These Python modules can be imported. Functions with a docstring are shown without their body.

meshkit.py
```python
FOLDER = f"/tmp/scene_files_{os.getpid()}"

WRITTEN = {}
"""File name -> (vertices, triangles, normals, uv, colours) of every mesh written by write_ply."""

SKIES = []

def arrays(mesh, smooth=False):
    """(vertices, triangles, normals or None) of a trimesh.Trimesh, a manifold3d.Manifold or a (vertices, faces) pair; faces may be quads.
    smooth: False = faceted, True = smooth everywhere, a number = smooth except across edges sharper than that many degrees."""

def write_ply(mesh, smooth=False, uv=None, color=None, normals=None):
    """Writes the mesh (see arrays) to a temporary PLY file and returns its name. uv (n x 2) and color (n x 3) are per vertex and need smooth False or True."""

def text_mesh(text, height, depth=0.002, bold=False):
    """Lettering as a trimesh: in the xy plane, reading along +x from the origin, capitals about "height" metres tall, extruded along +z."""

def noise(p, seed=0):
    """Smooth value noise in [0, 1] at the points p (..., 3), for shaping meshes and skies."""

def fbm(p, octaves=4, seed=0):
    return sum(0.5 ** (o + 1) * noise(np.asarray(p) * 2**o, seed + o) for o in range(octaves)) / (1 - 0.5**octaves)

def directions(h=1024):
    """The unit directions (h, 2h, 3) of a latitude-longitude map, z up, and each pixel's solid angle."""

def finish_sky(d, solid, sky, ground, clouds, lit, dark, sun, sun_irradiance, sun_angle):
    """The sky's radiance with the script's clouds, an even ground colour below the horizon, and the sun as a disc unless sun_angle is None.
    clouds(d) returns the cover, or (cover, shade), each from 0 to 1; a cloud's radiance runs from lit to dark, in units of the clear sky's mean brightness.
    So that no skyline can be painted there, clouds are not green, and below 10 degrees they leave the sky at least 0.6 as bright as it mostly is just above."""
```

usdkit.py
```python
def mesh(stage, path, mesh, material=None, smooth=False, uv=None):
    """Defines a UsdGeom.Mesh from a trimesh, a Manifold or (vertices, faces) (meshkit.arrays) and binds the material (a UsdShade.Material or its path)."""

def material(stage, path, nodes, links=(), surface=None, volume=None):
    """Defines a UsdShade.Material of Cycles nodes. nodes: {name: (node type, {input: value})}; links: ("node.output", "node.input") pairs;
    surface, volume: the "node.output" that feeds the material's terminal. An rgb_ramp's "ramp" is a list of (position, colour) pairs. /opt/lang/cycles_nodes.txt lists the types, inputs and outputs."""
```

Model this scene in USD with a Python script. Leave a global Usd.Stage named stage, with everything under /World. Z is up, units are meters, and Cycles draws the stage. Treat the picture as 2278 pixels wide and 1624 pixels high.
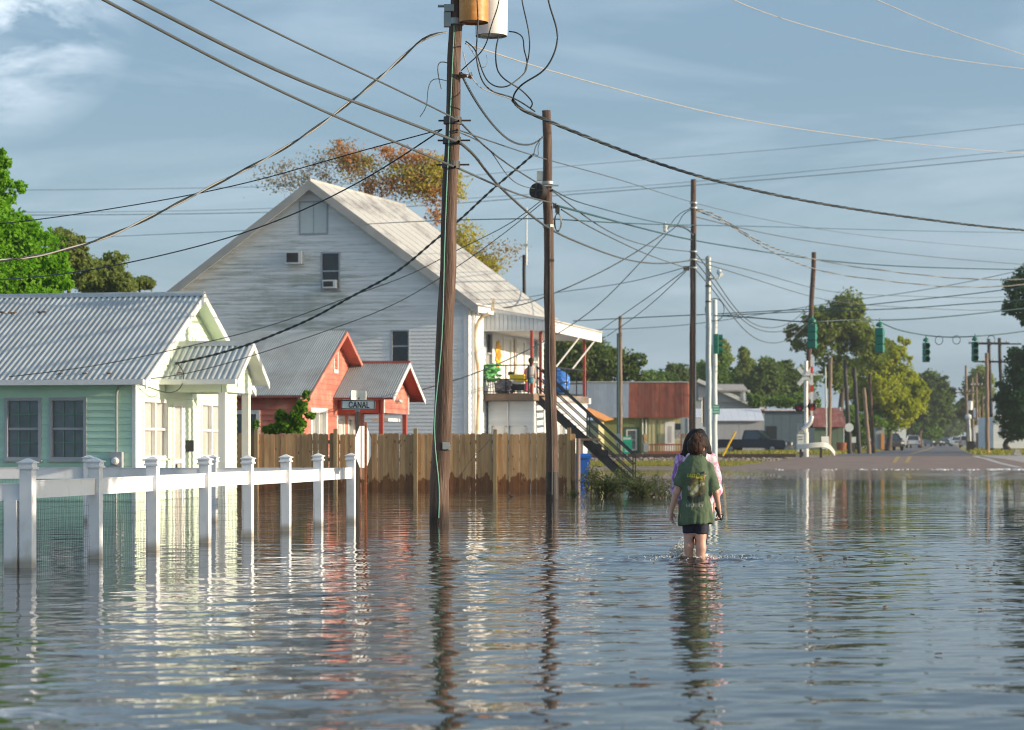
import math, random
import numpy as np, trimesh, usdkit, meshkit
import shapely, shapely.geometry as sg
import manifold3d as m3
from scipy.interpolate import CubicSpline, PchipInterpolator
from scipy.spatial import cKDTree
from pxr import Usd, UsdGeom, UsdLux, UsdShade, Gf, Sdf, Vt

stage = Usd.Stage.CreateInMemory()
UsdGeom.SetStageUpAxis(stage, 'Z')
UsdGeom.SetStageMetersPerUnit(stage, 1.0)
UsdGeom.Xform.Define(stage, '/World')
UsdGeom.Scope.Define(stage, '/World/Looks')

# ------------------------------------------------------------------ camera, sky, sun, exposure
CAM_H, F, CX, HY = 1.1, 5062.2, 1139.0, 992.0      # eye height over the water; focal length, centre column and horizon row of a 2278 px wide picture
cam = UsdGeom.Camera.Define(stage, '/World/camera')
cam.CreateProjectionAttr('perspective')
cam.CreateFocalLengthAttr(80.0)
cam.CreateHorizontalApertureAttr(36.0)
cam.CreateVerticalApertureAttr(36.0 * 730 / 1024)
cam.CreateVerticalApertureOffsetAttr(180.0 / 2278 * 36.0)
cam.CreateClippingRangeAttr(Gf.Vec2f(0.5, 5000))
cam.CreateFStopAttr(3.4)
cam.CreateFocusDistanceAttr(25.0)
cam.CreateExposureAttr(1.40)
cam.AddTranslateOp().Set(Gf.Vec3d(0, 0, CAM_H))
cam.AddRotateXYZOp().Set(Gf.Vec3f(90, 0, 0))

STREET = np.array([0.185, 0.983, 0.0])              # along the street, away from the camera
ACROSS = np.array([0.983, -0.185, 0.0])             # towards the street from the houses on the left
SUN_EL = math.radians(13.0)
_b = math.radians(1.8)
SUN_H = np.array([math.cos(_b) * .983 - math.sin(_b) * .185, -math.cos(_b) * .185 - math.sin(_b) * .983])
SUN_ROT = math.atan2(SUN_H[0], SUN_H[1])
sun = UsdLux.DistantLight.Define(stage, '/World/sun')
sun.CreateIntensityAttr(0.60)
sun.CreateAngleAttr(0.5)
sun.CreateNormalizeAttr(True)
sun.CreateColorAttr(Gf.Vec3f(1.0, 0.83, 0.64))
sd = np.array([SUN_H[0] * math.cos(SUN_EL), SUN_H[1] * math.cos(SUN_EL), math.sin(SUN_EL)])   # towards the sun; local +z must point there
_x = np.cross([0, 0, 1.0], sd); _x /= np.linalg.norm(_x)
_y = np.cross(sd, _x)
sun.AddTransformOp().Set(Gf.Matrix4d(*[float(v) for v in (*_x, 0, *_y, 0, *sd, 0, 0, 0, 60, 1)]))

sky = UsdLux.DomeLight.Define(stage, '/World/sky')
sky.CreateIntensityAttr(1.0)
usdkit.material(stage, '/World/Looks/sky_air', {
    'tc': ('texture_coordinate', {}),
    'sky': ('sky_texture', {'sky_type': 'single_scattering', 'sun_disc': False, 'sun_elevation': SUN_EL, 'sun_rotation': SUN_ROT, 'air_density': 1.0, 'aerosol_density': 4.0, 'ozone_density': 1.0}),
    'tint': ('mix', {'mix_type': 'multiply', 'fac': 1.0, 'color2': (0.66, 0.74, 0.84)}),
    'hz': ('mapping', {'mapping_type': 'point', 'scale': (2.2, 2.2, 13.0), 'location': (3.7, 1.3, 0.6)}),
    'n1': ('noise_texture', {'scale': 1.7, 'detail': 6.0, 'roughness': 0.6, 'distortion': 0.6}),
    'r1': ('rgb_ramp', {'ramp': [(0.0, (0, 0, 0)), (0.44, (0, 0, 0)), (0.80, (1, 1, 1)), (1.0, (1, 1, 1))]}),
    'dir': ('vector_math', {'math_type': 'normalize'}),
    'dot': ('vector_math', {'math_type': 'distance', 'vector2': (-0.219, 0.955, 0.191)}),
    'cr': ('map_range', {'from_min': 0.066, 'from_max': 0.0, 'to_min': 0.0, 'to_max': 1.15, 'clamp': True}),
    'hz2': ('mapping', {'mapping_type': 'point', 'scale': (3.2, 3.2, 9.0)}), 'n2': ('noise_texture', {'scale': 4.2, 'detail': 8.0, 'roughness': 0.66, 'distortion': 0.3}),
    'r2': ('map_range', {'from_min': 0.42, 'from_max': 0.62, 'to_min': 0.0, 'to_max': 1.0, 'clamp': True}),
    'm2': ('math', {'math_type': 'multiply'}),
    'k1': ('math', {'math_type': 'multiply', 'value2': 0.25}),
    'cov': ('math', {'math_type': 'add', 'use_clamp': True}),
    'mixc': ('mix', {'mix_type': 'mix', 'color2': (4.6, 5.1, 5.6)}),
    'veil': ('mix', {'mix_type': 'mix', 'fac': 0.56}), 'sz': ('separate_xyz', {}), 'hv': ('rgb_ramp', {'ramp': [(0.0, (0.540, 0.770, 0.960)), (0.06, (0.500, 0.725, 0.920)), (0.16, (0.330, 0.530, 0.720)), (0.5, (0.30, 0.48, 0.68)), (1.0, (0.28, 0.45, 0.65))]}), 'hvs': ('mix', {'mix_type': 'multiply', 'fac': 1.0, 'color2': (3.2, 3.2, 3.2)}),
    'bg': ('background_shader', {'strength': 0.097}),
}, [('tc.generated', 'hz.vector'), ('hz.vector', 'n1.vector'), ('n1.fac', 'r1.fac'), ('tc.generated', 'dir.vector1'), ('dir.vector', 'dot.vector1'),
    ('dot.value', 'cr.value'), ('tc.generated', 'hz2.vector'), ('hz2.vector', 'n2.vector'), ('n2.fac', 'r2.value'), ('cr.result', 'm2.value1'), ('r2.result', 'm2.value2'),
    ('r1.color', 'k1.value1'), ('k1.value', 'cov.value1'), ('m2.value', 'cov.value2'), ('sky.color', 'tint.color1'), ('tint.color', 'veil.color1'), ('dir.vector', 'sz.vector'), ('sz.z', 'hv.fac'), ('hv.color', 'hvs.color1'), ('hvs.color', 'veil.color2'), ('veil.color', 'mixc.color1'), ('cov.value', 'mixc.fac'), ('mixc.color', 'bg.color')],
    surface='bg.background')
UsdShade.MaterialBindingAPI.Apply(sky.GetPrim()).Bind(UsdShade.Material.Get(stage, '/World/Looks/sky_air'))
sky.GetPrim().SetCustomDataByKey('kind', 'structure')
sky.GetPrim().SetCustomDataByKey('label', 'pale blue evening sky with thin drifting cloud')
sky.GetPrim().SetCustomDataByKey('category', 'sky')

# ------------------------------------------------------------------ helpers
def P(px, py, Y):
    """The point at depth Y seen at column px, row py of a 2278 px wide picture of the place."""
    return np.array([(px - CX) * Y / F, Y, CAM_H - (py - HY) * Y / F])

_names, _base = {}, {}
def _free(parent, name):
    n = _names.setdefault((parent, name), 0)
    _names[(parent, name)] = n + 1
    return f'{parent}/{name}' if n == 0 else f'{parent}/{name}_{n:03d}'

def tag(p, label=None, cat=None, group=None, kind=None):
    p = p.GetPrim() if hasattr(p, 'GetPrim') else p
    for k, v in (('label', label), ('category', cat), ('group', group), ('kind', kind)):
        if v: p.SetCustomDataByKey(k, v)
    return p

def thing(name, label, cat, base=(0, 0, 0), group=None, kind=None):
    path = _free('/World', name)
    x = UsdGeom.Xform.Define(stage, path)
    x.AddTranslateOp().Set(Gf.Vec3d(*map(float, base)))
    _base[path] = np.array(base, float)
    return tag(x.GetPrim(), label, cat, group, kind)

def root_of(path):
    return '/'.join(str(path).split('/')[:3])

def obj(name, mesh, mat, parent=None, smooth=False, label=None, cat=None, group=None, kind=None):
    """One Mesh prim of the scene. mesh is in world coordinates; below a thing it is moved into the thing's own space."""
    pp = '/World' if parent is None else str(parent.GetPath())
    path = _free(pp, name)
    b = _base.get(root_of(pp), np.zeros(3)) if parent is not None else np.zeros(3)
    if isinstance(mesh, list): mesh = cat_(mesh)
    if hasattr(mesh, 'to_mesh'):
        mm = mesh.to_mesh(); mesh = trimesh.Trimesh(mm.vert_properties[:, :3], mm.tri_verts, process=False)
    m2 = trimesh.Trimesh(np.asarray(mesh.vertices) - b, mesh.faces, process=False)
    p = usdkit.mesh(stage, path, m2, MATS[mat], smooth=smooth).GetPrim()
    return tag(p, label, cat, group, kind)

def cat_(ms):
    vs, fs, o = [], [], 0
    for m in ms:
        if m is None or len(m.faces) == 0: continue
        vs.append(np.asarray(m.vertices)); fs.append(np.asarray(m.faces) + o); o += len(m.vertices)
    return trimesh.Trimesh(np.vstack(vs), np.vstack(fs), process=False)

def copy_thing(src, base, rotz=0, label=None, group=None, scale=None):
    path = _free('/World', src.GetName().split('_0')[0])
    x = UsdGeom.Xform.Define(stage, path)
    x.AddTranslateOp().Set(Gf.Vec3d(*map(float, base)))
    if rotz: x.AddRotateZOp().Set(float(rotz))
    if scale: x.AddScaleOp().Set(Gf.Vec3f(scale, scale, scale))
    d = dict(src.GetCustomData())
    x.GetPrim().GetReferences().AddInternalReference(src.GetPath())
    x.GetPrim().SetInstanceable(True)
    return tag(x.GetPrim(), label or d.get('label'), d.get('category'), group or d.get('group'))

UP = np.array([0, 0, 1.0])
BOXF = np.array([[0,2,1],[0,3,2],[4,5,6],[4,6,7],[0,1,5],[0,5,4],[1,2,6],[1,6,5],[2,3,7],[2,7,6],[3,0,4],[3,4,7]])
def hexa(p):
    return trimesh.Trimesh(np.array(p, float), BOXF, process=False)
def obox(o, a, b, c):
    """Box from corner o along the three edge vectors."""
    o, a, b, c = map(lambda v: np.asarray(v, float), (o, a, b, c))
    if np.dot(np.cross(a, b), c) < 0: a, b = b, a
    return hexa([o, o + a, o + a + b, o + b, o + c, o + a + c, o + a + b + c, o + b + c])
def cbox(c, sx, sy, sz, ax=None, ay=None):
    ax = np.array([1, 0, 0.]) if ax is None else ax; ay = np.array([0, 1, 0.]) if ay is None else ay
    az = np.cross(ax, ay)
    return obox(np.asarray(c, float) - ax * sx / 2 - ay * sy / 2 - az * sz / 2, ax * sx, ay * sy, az * sz)
def bar(p, q, w, h=None, side=None):
    """Square bar from p to q."""
    p, q = np.asarray(p, float), np.asarray(q, float); h = h or w
    d = q - p; L = np.linalg.norm(d); d /= L
    s = np.cross(d, UP) if side is None else np.asarray(side, float)
    if np.linalg.norm(s) < 1e-6: s = np.array([1.0, 0, 0])
    s = s - d * s.dot(d); s /= np.linalg.norm(s); t = np.cross(s, d)
    return obox(p - s * w / 2 - t * h / 2, s * w, t * h, d * L)
def tube(pts, r, n=6, cap=True):
    pts = np.asarray(pts, float); N = len(pts)
    r = np.full(N, r, float) if np.ndim(r) == 0 else np.asarray(r, float)
    t = np.gradient(pts, axis=0); t /= np.maximum(np.linalg.norm(t, axis=1, keepdims=True), 1e-9)
    ref = np.array([0, 0, 1.0]) if abs(t[:, 2]).mean() < 0.8 else np.array([1.0, 0, 0])
    u = np.cross(t, ref); u /= np.maximum(np.linalg.norm(u, axis=1, keepdims=True), 1e-9)
    w = np.cross(t, u)
    a = np.linspace(0, 2 * np.pi, n, endpoint=False)
    v = pts[:, None] + r[:, None, None] * (np.cos(a)[None, :, None] * u[:, None] + np.sin(a)[None, :, None] * w[:, None])
    v = v.reshape(-1, 3)
    i = np.arange(N - 1)[:, None] * n; j = np.arange(n)[None]; k = (j + 1) % n
    A, B, C, D = i + j, i + k, i + n + k, i + n + j
    f = np.concatenate([np.stack([A, C, B], -1).reshape(-1, 3), np.stack([A, D, C], -1).reshape(-1, 3)])
    if cap:
        v = np.vstack([v, pts[0], pts[-1]])
        jj = np.arange(n); kk = (jj + 1) % n
        f = np.vstack([f, np.stack([np.full(n, N * n), jj, kk], -1), np.stack([np.full(n, N * n + 1), (N - 1) * n + kk, (N - 1) * n + jj], -1)])
    return trimesh.Trimesh(v, f, process=False)
def lathe(prof, c, n=20, axis=None):
    """prof: list of (radius, height)."""
    a = np.linspace(0, 2 * np.pi, n, endpoint=False)
    v = np.array([[r * math.cos(t), r * math.sin(t), h] for r, h in prof for t in a])
    N = len(prof); f = []
    for i in range(N - 1):
        for j in range(n):
            k = (j + 1) % n
            f += [[i * n + j, i * n + k, (i + 1) * n + k], [i * n + j, (i + 1) * n + k, (i + 1) * n + j]]
    m = trimesh.Trimesh(v, f, process=False)
    if axis is not None:
        m.apply_transform(trimesh.geometry.align_vectors([0, 0, 1], axis))
    m.apply_translation(c)
    return m
def extr(poly, h):
    if isinstance(poly, (list, np.ndarray)): poly = sg.Polygon(poly)
    gs = [g for g in (poly.geoms if hasattr(poly, 'geoms') else [poly]) if g.geom_type == 'Polygon' and g.area > 1e-7]
    return cat_([trimesh.creation.extrude_polygon(g, h, engine='earcut') for g in gs])
def place(m, O, a, b, c):
    """(x, y, z) of m -> O + a x + b y + c z."""
    v = np.asarray(m.vertices)
    f = np.asarray(m.faces)
    if np.dot(np.cross(a, b), c) < 0: f = f[:, ::-1]
    return trimesh.Trimesh(np.asarray(O) + v[:, :1] * a + v[:, 1:2] * b + v[:, 2:3] * c, f, process=False)
def rect(s0, z0, s1, z1):
    return sg.box(min(s0, s1), min(z0, z1), max(s0, s1), max(z0, z1))
def spline(pts, n=24):
    pts = np.asarray(pts, float)
    if len(pts) == 2: return pts[0] + (pts[1] - pts[0]) * np.linspace(0, 1, n)[:, None]
    t = np.concatenate([[0], np.cumsum(np.linalg.norm(np.diff(pts, axis=0), axis=1))])
    return CubicSpline(t, pts, bc_type='natural')(np.linspace(0, t[-1], n))
def sphere(c, r, sub=2):
    m = trimesh.creation.icosphere(sub, 1.0); m.apply_scale(r); m.apply_translation(c); return m
# ------------------------------------------------------------------ materials
MATS = {}
def _mul(c, k): return tuple(min(1.0, max(0.0, x * k)) for x in c)
def M(name, color, rough=0.6, var=0.12, scale=2.0, stretch=(1, 1, 1), rand=0.0, bump=0.0, bscale=30.0, bstretch=None, metallic=0.0, spec=0.4, dirt=None, dirt_amt=(0.55, 0.75), dscale=1.5, dstretch=(1, 1, 1), coat=0.0, dist=0.01, tide=None):
    """Painted, wooden, metal or stone surface: noise in the colour, a second noise for dirt or wear, a spread of tone between pieces and a fine relief."""
    n = {'g': ('geometry', {}), 'mp': ('mapping', {'mapping_type': 'point', 'scale': stretch}),
         'n': ('noise_texture', {'scale': scale, 'detail': 5.0, 'roughness': 0.6}),
         'r': ('rgb_ramp', {'ramp': [(0.25, _mul(color, 1 - var)), (0.75, _mul(color, 1 + var))]}),
         'p': ('principled_bsdf', {'roughness': rough, 'metallic': metallic, 'specular_ior_level': spec, 'coat_weight': coat})}
    l = [('g.position', 'mp.vector'), ('mp.vector', 'n.vector'), ('n.fac', 'r.fac')]
    last = 'r.color'
    if dirt is not None:
        n['dm'] = ('mapping', {'mapping_type': 'point', 'scale': dstretch})
        n['dn'] = ('noise_texture', {'scale': dscale, 'detail': 7.0, 'roughness': 0.65})
        n['dr'] = ('map_range', {'from_min': dirt_amt[0], 'from_max': dirt_amt[1], 'clamp': True})
        n['dx'] = ('mix', {'mix_type': 'mix', 'color2': dirt})
        l += [('g.position', 'dm.vector'), ('dm.vector', 'dn.vector'), ('dn.fac', 'dr.value'), ('dr.result', 'dx.fac'), (last, 'dx.color1')]
        last = 'dx.color'
    if rand:
        n['oi'] = ('object_info', {}); n['om'] = ('map_range', {'to_min': 1 - rand, 'to_max': 1 + rand})
        n['oc'] = ('combine_color', {}); n['ox'] = ('mix', {'mix_type': 'multiply', 'fac': 1.0})
        l += [('oi.random', 'om.value'), ('om.result', 'oc.r'), ('om.result', 'oc.g'), ('om.result', 'oc.b'), (last, 'ox.color1'), ('oc.color', 'ox.color2')]
        last = 'ox.color'
    if bump:
        n['bm'] = ('mapping', {'mapping_type': 'point', 'scale': bstretch or stretch})
        n['bn'] = ('noise_texture', {'scale': bscale, 'detail': 3.0})
        n['b'] = ('bump', {'strength': bump, 'distance': dist})
        l += [('g.position', 'bm.vector'), ('bm.vector', 'bn.vector'), ('bn.fac', 'b.height'), ('b.normal', 'p.normal')]
    if tide:      # a stained foot: colour, height of the stain above the flood
        n['tz'] = ('separate_xyz', {}); n['tn'] = ('noise_texture', {'scale': 5.0, 'detail': 4.0}); n['ta'] = ('math', {'math_type': 'multiply_add', 'value2': -tide[1] * .9, 'value3': tide[1] * .45})
        n['ts'] = ('math', {'math_type': 'add'}); n['tr'] = ('map_range', {'from_min': tide[1] * .3, 'from_max': tide[1], 'to_min': tide[2], 'to_max': 0.0, 'clamp': True}); n['tx'] = ('mix', {'mix_type': 'mix', 'color2': tide[0]})
        l += [('g.position', 'tz.vector'), ('g.position', 'tn.vector'), ('tn.fac', 'ta.value1'), ('tz.z', 'ts.value1'), ('ta.value', 'ts.value2'), ('ts.value', 'tr.value'), ('tr.result', 'tx.fac'), (last, 'tx.color1')]
        last = 'tx.color'
    l.append((last, 'p.base_color'))
    MATS[name] = usdkit.material(stage, f'/World/Looks/{name}', n, l, surface='p.BSDF')

M('white_paint', (0.76, 0.76, 0.73), rough=0.45, var=0.05, rand=0.03, dirt=(0.50, 0.48, 0.42), dirt_amt=(0.58, 0.9), dscale=3)
M('white_vinyl', (0.76, 0.77, 0.77), rough=0.35, var=0.05, dirt=(0.52, 0.50, 0.42), dirt_amt=(0.52, 0.85), dscale=5, dstretch=(1, 1, .6), tide=((0.30, 0.25, 0.17), 0.11, 0.75))
M('white_siding', (0.66, 0.69, 0.69), rough=0.55, var=0.08, rand=0.05, scale=1.2, stretch=(0.35, 0.35, 3))
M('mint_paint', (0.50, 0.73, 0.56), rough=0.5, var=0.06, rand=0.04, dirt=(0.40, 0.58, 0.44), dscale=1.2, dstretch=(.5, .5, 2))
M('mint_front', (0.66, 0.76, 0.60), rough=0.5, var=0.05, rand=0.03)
M('red_paint', (0.50, 0.155, 0.11), rough=0.65, var=0.16, rand=0.10, dirt=(0.60, 0.30, 0.22), dirt_amt=(0.46, 0.72), dscale=1.6)
M('red_trim', (0.38, 0.075, 0.05), rough=0.5, var=0.1)
M('galvanised', (0.46, 0.49, 0.48), rough=0.45, var=0.16, metallic=0.30, scale=3, rand=0.12, dirt=(0.33, 0.33, 0.32), dirt_amt=(0.55, 0.85), dscale=0.9)
M('galvanised_aged', (0.38, 0.41, 0.40), rough=0.5, var=0.15, metallic=0.25, scale=3, rand=0.1, dirt=(0.27, 0.25, 0.23), dirt_amt=(0.5, 0.8), dscale=0.8)
M('tin_roof_white', (0.47, 0.465, 0.43), rough=0.55, var=0.07, scale=0.8, dirt=(0.17, 0.155, 0.14), dirt_amt=(0.50, 0.74), dscale=0.55, dstretch=(2.2, 0.7, 1))
M('fence_wood', (0.24, 0.155, 0.09), rough=0.75, var=0.28, scale=5, stretch=(3.5, 3.5, 0.28), rand=0.20, bump=0.25, bscale=40, dirt=(0.14, 0.075, 0.035), dirt_amt=(0.66, 0.74), dscale=3.4, dstretch=(1, 1, 0.6))
M('post_wood', (0.30, 0.215, 0.11), rough=0.75, var=0.2, scale=4, stretch=(3, 3, 0.3), rand=0.1)
M('pole_wood', (0.085, 0.050, 0.034), rough=0.8, var=0.45, scale=9, stretch=(3, 3, 0.16), bump=0.8, bscale=14, bstretch=(4, 4, 0.35), dist=0.02, dirt=(0.19, 0.125, 0.09), dirt_amt=(0.5, 0.72), dscale=6, dstretch=(2, 2, 0.2), tide=((0.022, 0.014, 0.010), 0.30, 0.9))
M('pole_wood_pale', (0.22, 0.155, 0.105), rough=0.8, var=0.25, scale=5, stretch=(3, 3, 0.2))
M('pole_dark', (0.035, 0.035, 0.033), rough=0.7, var=0.2)
M('creosote', (0.018, 0.014, 0.012), rough=0.6, var=0.3, scale=4)
M('galv_steel', (0.34, 0.37, 0.35), rough=0.45, var=0.1, metallic=0.35, scale=4)
M('black_steel', (0.022, 0.026, 0.028), rough=0.4, var=0.2)
M('dark_iron', (0.05, 0.045, 0.04), rough=0.6, var=0.3)
M('rusty_iron', (0.25, 0.085, 0.035), rough=0.8, var=0.35, scale=12)
M('rust_roof', (0.33, 0.095, 0.045), rough=0.75, var=0.4, scale=1.6, stretch=(2.6, .3, .3), rand=0.38, dirt=(0.33, 0.16, 0.09), dirt_amt=(0.5, 0.75), dscale=1.4, dstretch=(2, .4, .4))
M('dull_red_roof', (0.23, 0.085, 0.07), rough=0.7, var=0.3, scale=1.4, rand=0.15, dirt=(0.40, 0.30, 0.27), dirt_amt=(0.52, 0.7), dscale=1.1)
M('shop_tin', (0.40, 0.42, 0.42), rough=0.5, var=0.12, metallic=0.15, rand=0.14, scale=2, stretch=(2, .4, .4))
M('rake_board', (0.36, 0.355, 0.33), rough=0.7, var=0.15, scale=2)
M('rust_paint', (0.55, 0.225, 0.045), rough=0.5, var=0.2, scale=5, dirt=(0.60, 0.42, 0.20), dirt_amt=(0.55, 0.75), dscale=5)
M('pale_can', (0.72, 0.73, 0.70), rough=0.35, var=0.05, dirt=(0.45, 0.42, 0.36), dirt_amt=(0.66, 0.9), dscale=4)
M('can_base', (0.10, 0.10, 0.09), rough=0.7, var=0.2)
M('porcelain', (0.55, 0.57, 0.55), rough=0.2, var=0.1)
M('cable_black', (0.02, 0.028, 0.028), rough=0.45, var=0.1)
M('cable_grey', (0.072, 0.078, 0.075), rough=0.5, var=0.2)
M('cable_pale', (0.36, 0.34, 0.30), rough=0.5, var=0.15)
M('cable_teal', (0.02, 0.06, 0.06), rough=0.45, var=0.1)
M('green_wire', (0.12, 0.34, 0.24), rough=0.45, var=0.1)
M('aluminium', (0.62, 0.62, 0.60), rough=0.4, var=0.08, metallic=0.4)
M('window_frame_grey', (0.36, 0.38, 0.40), rough=0.45, var=0.08)
M('window_dark', (0.018, 0.024, 0.026), rough=0.3, var=0.2)
M('curtain', (0.44, 0.42, 0.40), rough=0.9, var=0.08, scale=8)
M('curtain_dark', (0.40, 0.41, 0.40), rough=0.9, var=0.25, scale=3)
M('blind_pink', (0.58, 0.53, 0.49), rough=0.85, var=0.05, scale=20)
M('mint_muntin', (0.16, 0.30, 0.20), rough=0.5, var=0.1)
M('door_white', (0.74, 0.75, 0.70), rough=0.4, var=0.04)
M('brass', (0.05, 0.05, 0.045), rough=0.35, var=0.1)
M('sign_white', (0.58, 0.60, 0.56), rough=0.4, var=0.06, dirt=(0.5, 0.42, 0.3), dirt_amt=(0.62, 0.85), dscale=12)
M('sign_grey', (0.60, 0.64, 0.61), rough=0.4, var=0.08, dirt=(0.25, 0.26, 0.22), dirt_amt=(0.6, 0.8), dscale=14)
M('sign_black', (0.03, 0.035, 0.03), rough=0.5, var=0.1)
M('sign_back', (0.64, 0.66, 0.66), rough=0.35, var=0.05)
M('sign_green', (0.01, 0.30, 0.20), rough=0.4, var=0.08)
M('signal_green', (0.012, 0.16, 0.105), rough=0.4, var=0.12, rand=0.06)
M('lens_dark', (0.02, 0.02, 0.022), rough=0.25, var=0.2)
M('lens_red', (0.50, 0.02, 0.02), rough=0.2, var=0.1)
M('reflector_red', (0.55, 0.03, 0.03), rough=0.35, var=0.05)
M('yellow_plastic', (0.80, 0.48, 0.02), rough=0.4, var=0.05)
M('bin_blue', (0.012, 0.105, 0.42), rough=0.45, var=0.08)
M('green_siding', (0.165, 0.205, 0.075), rough=0.6, var=0.14, rand=0.10, scale=2, stretch=(3, 3, .4))
M('cream_siding', (0.44, 0.42, 0.23), rough=0.6, var=0.08, rand=0.05)
M('dark_green_trim', (0.035, 0.075, 0.05), rough=0.5, var=0.1)
M('grey_house', (0.30, 0.33, 0.33), rough=0.6, var=0.08)
M('shed_wall', (0.36, 0.37, 0.38), rough=0.55, var=0.05)
M('shed_roof', (0.62, 0.65, 0.69), rough=0.4, var=0.05)
M('blue_grey_metal', (0.085, 0.125, 0.155), rough=0.5, var=0.06, rand=0.06)
M('sage_wall', (0.12, 0.17, 0.12), rough=0.6, var=0.06, rand=0.05)
M('deck_wood', (0.23, 0.16, 0.11), rough=0.8, var=0.25, rand=0.15)
M('red_wood', (0.24, 0.075, 0.045), rough=0.7, var=0.15, rand=0.1)
M('car_dark', (0.008, 0.011, 0.018), rough=0.3, var=0.05, coat=0.2, spec=.3)
M('car_grey', (0.03, 0.031, 0.034), rough=0.35, var=0.05, coat=0.2)
M('car_white', (0.66, 0.66, 0.64), rough=0.3, var=0.03, coat=0.5)
M('car_silver', (0.36, 0.38, 0.40), rough=0.3, var=0.05, metallic=0.4, coat=0.5)
M('car_glass', (0.02, 0.035, 0.04), rough=0.08, var=0.1, spec=0.9)
M('tyre', (0.014, 0.014, 0.014), rough=0.85, var=0.2)
M('chrome', (0.30, 0.30, 0.30), rough=0.25, var=0.05, metallic=0.9)
M('lamp_clear', (0.7, 0.7, 0.68), rough=0.15, var=0.05)
M('lamp_red', (0.45, 0.02, 0.015), rough=0.2, var=0.05)
M('skin', (0.53, 0.30, 0.22), rough=0.5, var=0.06, scale=9)
M('tee_green', (0.080, 0.120, 0.068), rough=0.9, var=0.10, scale=5, bump=0.5, bscale=9, bstretch=(1.6, 1.6, 0.5), dist=0.012)
M('shorts_navy', (0.008, 0.011, 0.026), rough=0.75, var=0.3, scale=14, bump=0.5, bscale=22, dist=0.008)
M('hair_dark', (0.040, 0.019, 0.011), spec=0.18, rough=0.6, var=0.5, scale=26, stretch=(2, 2, 0.3), bump=1.0, bscale=34, bstretch=(2.4, 2.4, 0.25), dist=0.012)
M('hair_black', (0.012, 0.008, 0.007), spec=0.2, rough=0.55, var=0.5, scale=26, stretch=(2, 2, 0.3), bump=1.0, bscale=30, bstretch=(2.4, 2.4, 0.22), dist=0.014)
M('print_yellow', (0.62, 0.58, 0.05), rough=0.8, var=0.15, scale=40)
M('print_olive', (0.15, 0.145, 0.05), rough=0.8, var=0.5, scale=30)
M('print_pale', (0.24, 0.28, 0.20), rough=0.8, var=0.4, scale=35)
M('print_brown', (0.085, 0.075, 0.038), rough=0.8, var=0.5, scale=26)
M('print_dark', (0.022, 0.035, 0.028), rough=0.85, var=0.4, scale=20)
M('print_grey', (0.30, 0.29, 0.25), rough=0.8, var=0.2, scale=30)
M('sandal', (0.03, 0.026, 0.024), rough=0.6, var=0.3, scale=20)
M('bark', (0.085, 0.066, 0.05), rough=0.9, var=0.3, scale=6, stretch=(2, 2, .5))
M('bark_pale', (0.42, 0.37, 0.29), rough=0.9, var=0.35, scale=5)
M('tarp_grey', (0.17, 0.16, 0.18), rough=0.7, var=0.25, scale=6)
M('toy_green', (0.16, 0.50, 0.16), rough=0.4, var=0.15)
M('toy_yellow', (0.75, 0.58, 0.03), rough=0.4, var=0.08)
M('toy_pink', (0.62, 0.10, 0.20), rough=0.35, var=0.1)
M('toy_blue', (0.05, 0.19, 0.60), rough=0.3, var=0.1)
M('toy_red', (0.52, 0.03, 0.04), rough=0.4, var=0.1)
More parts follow.
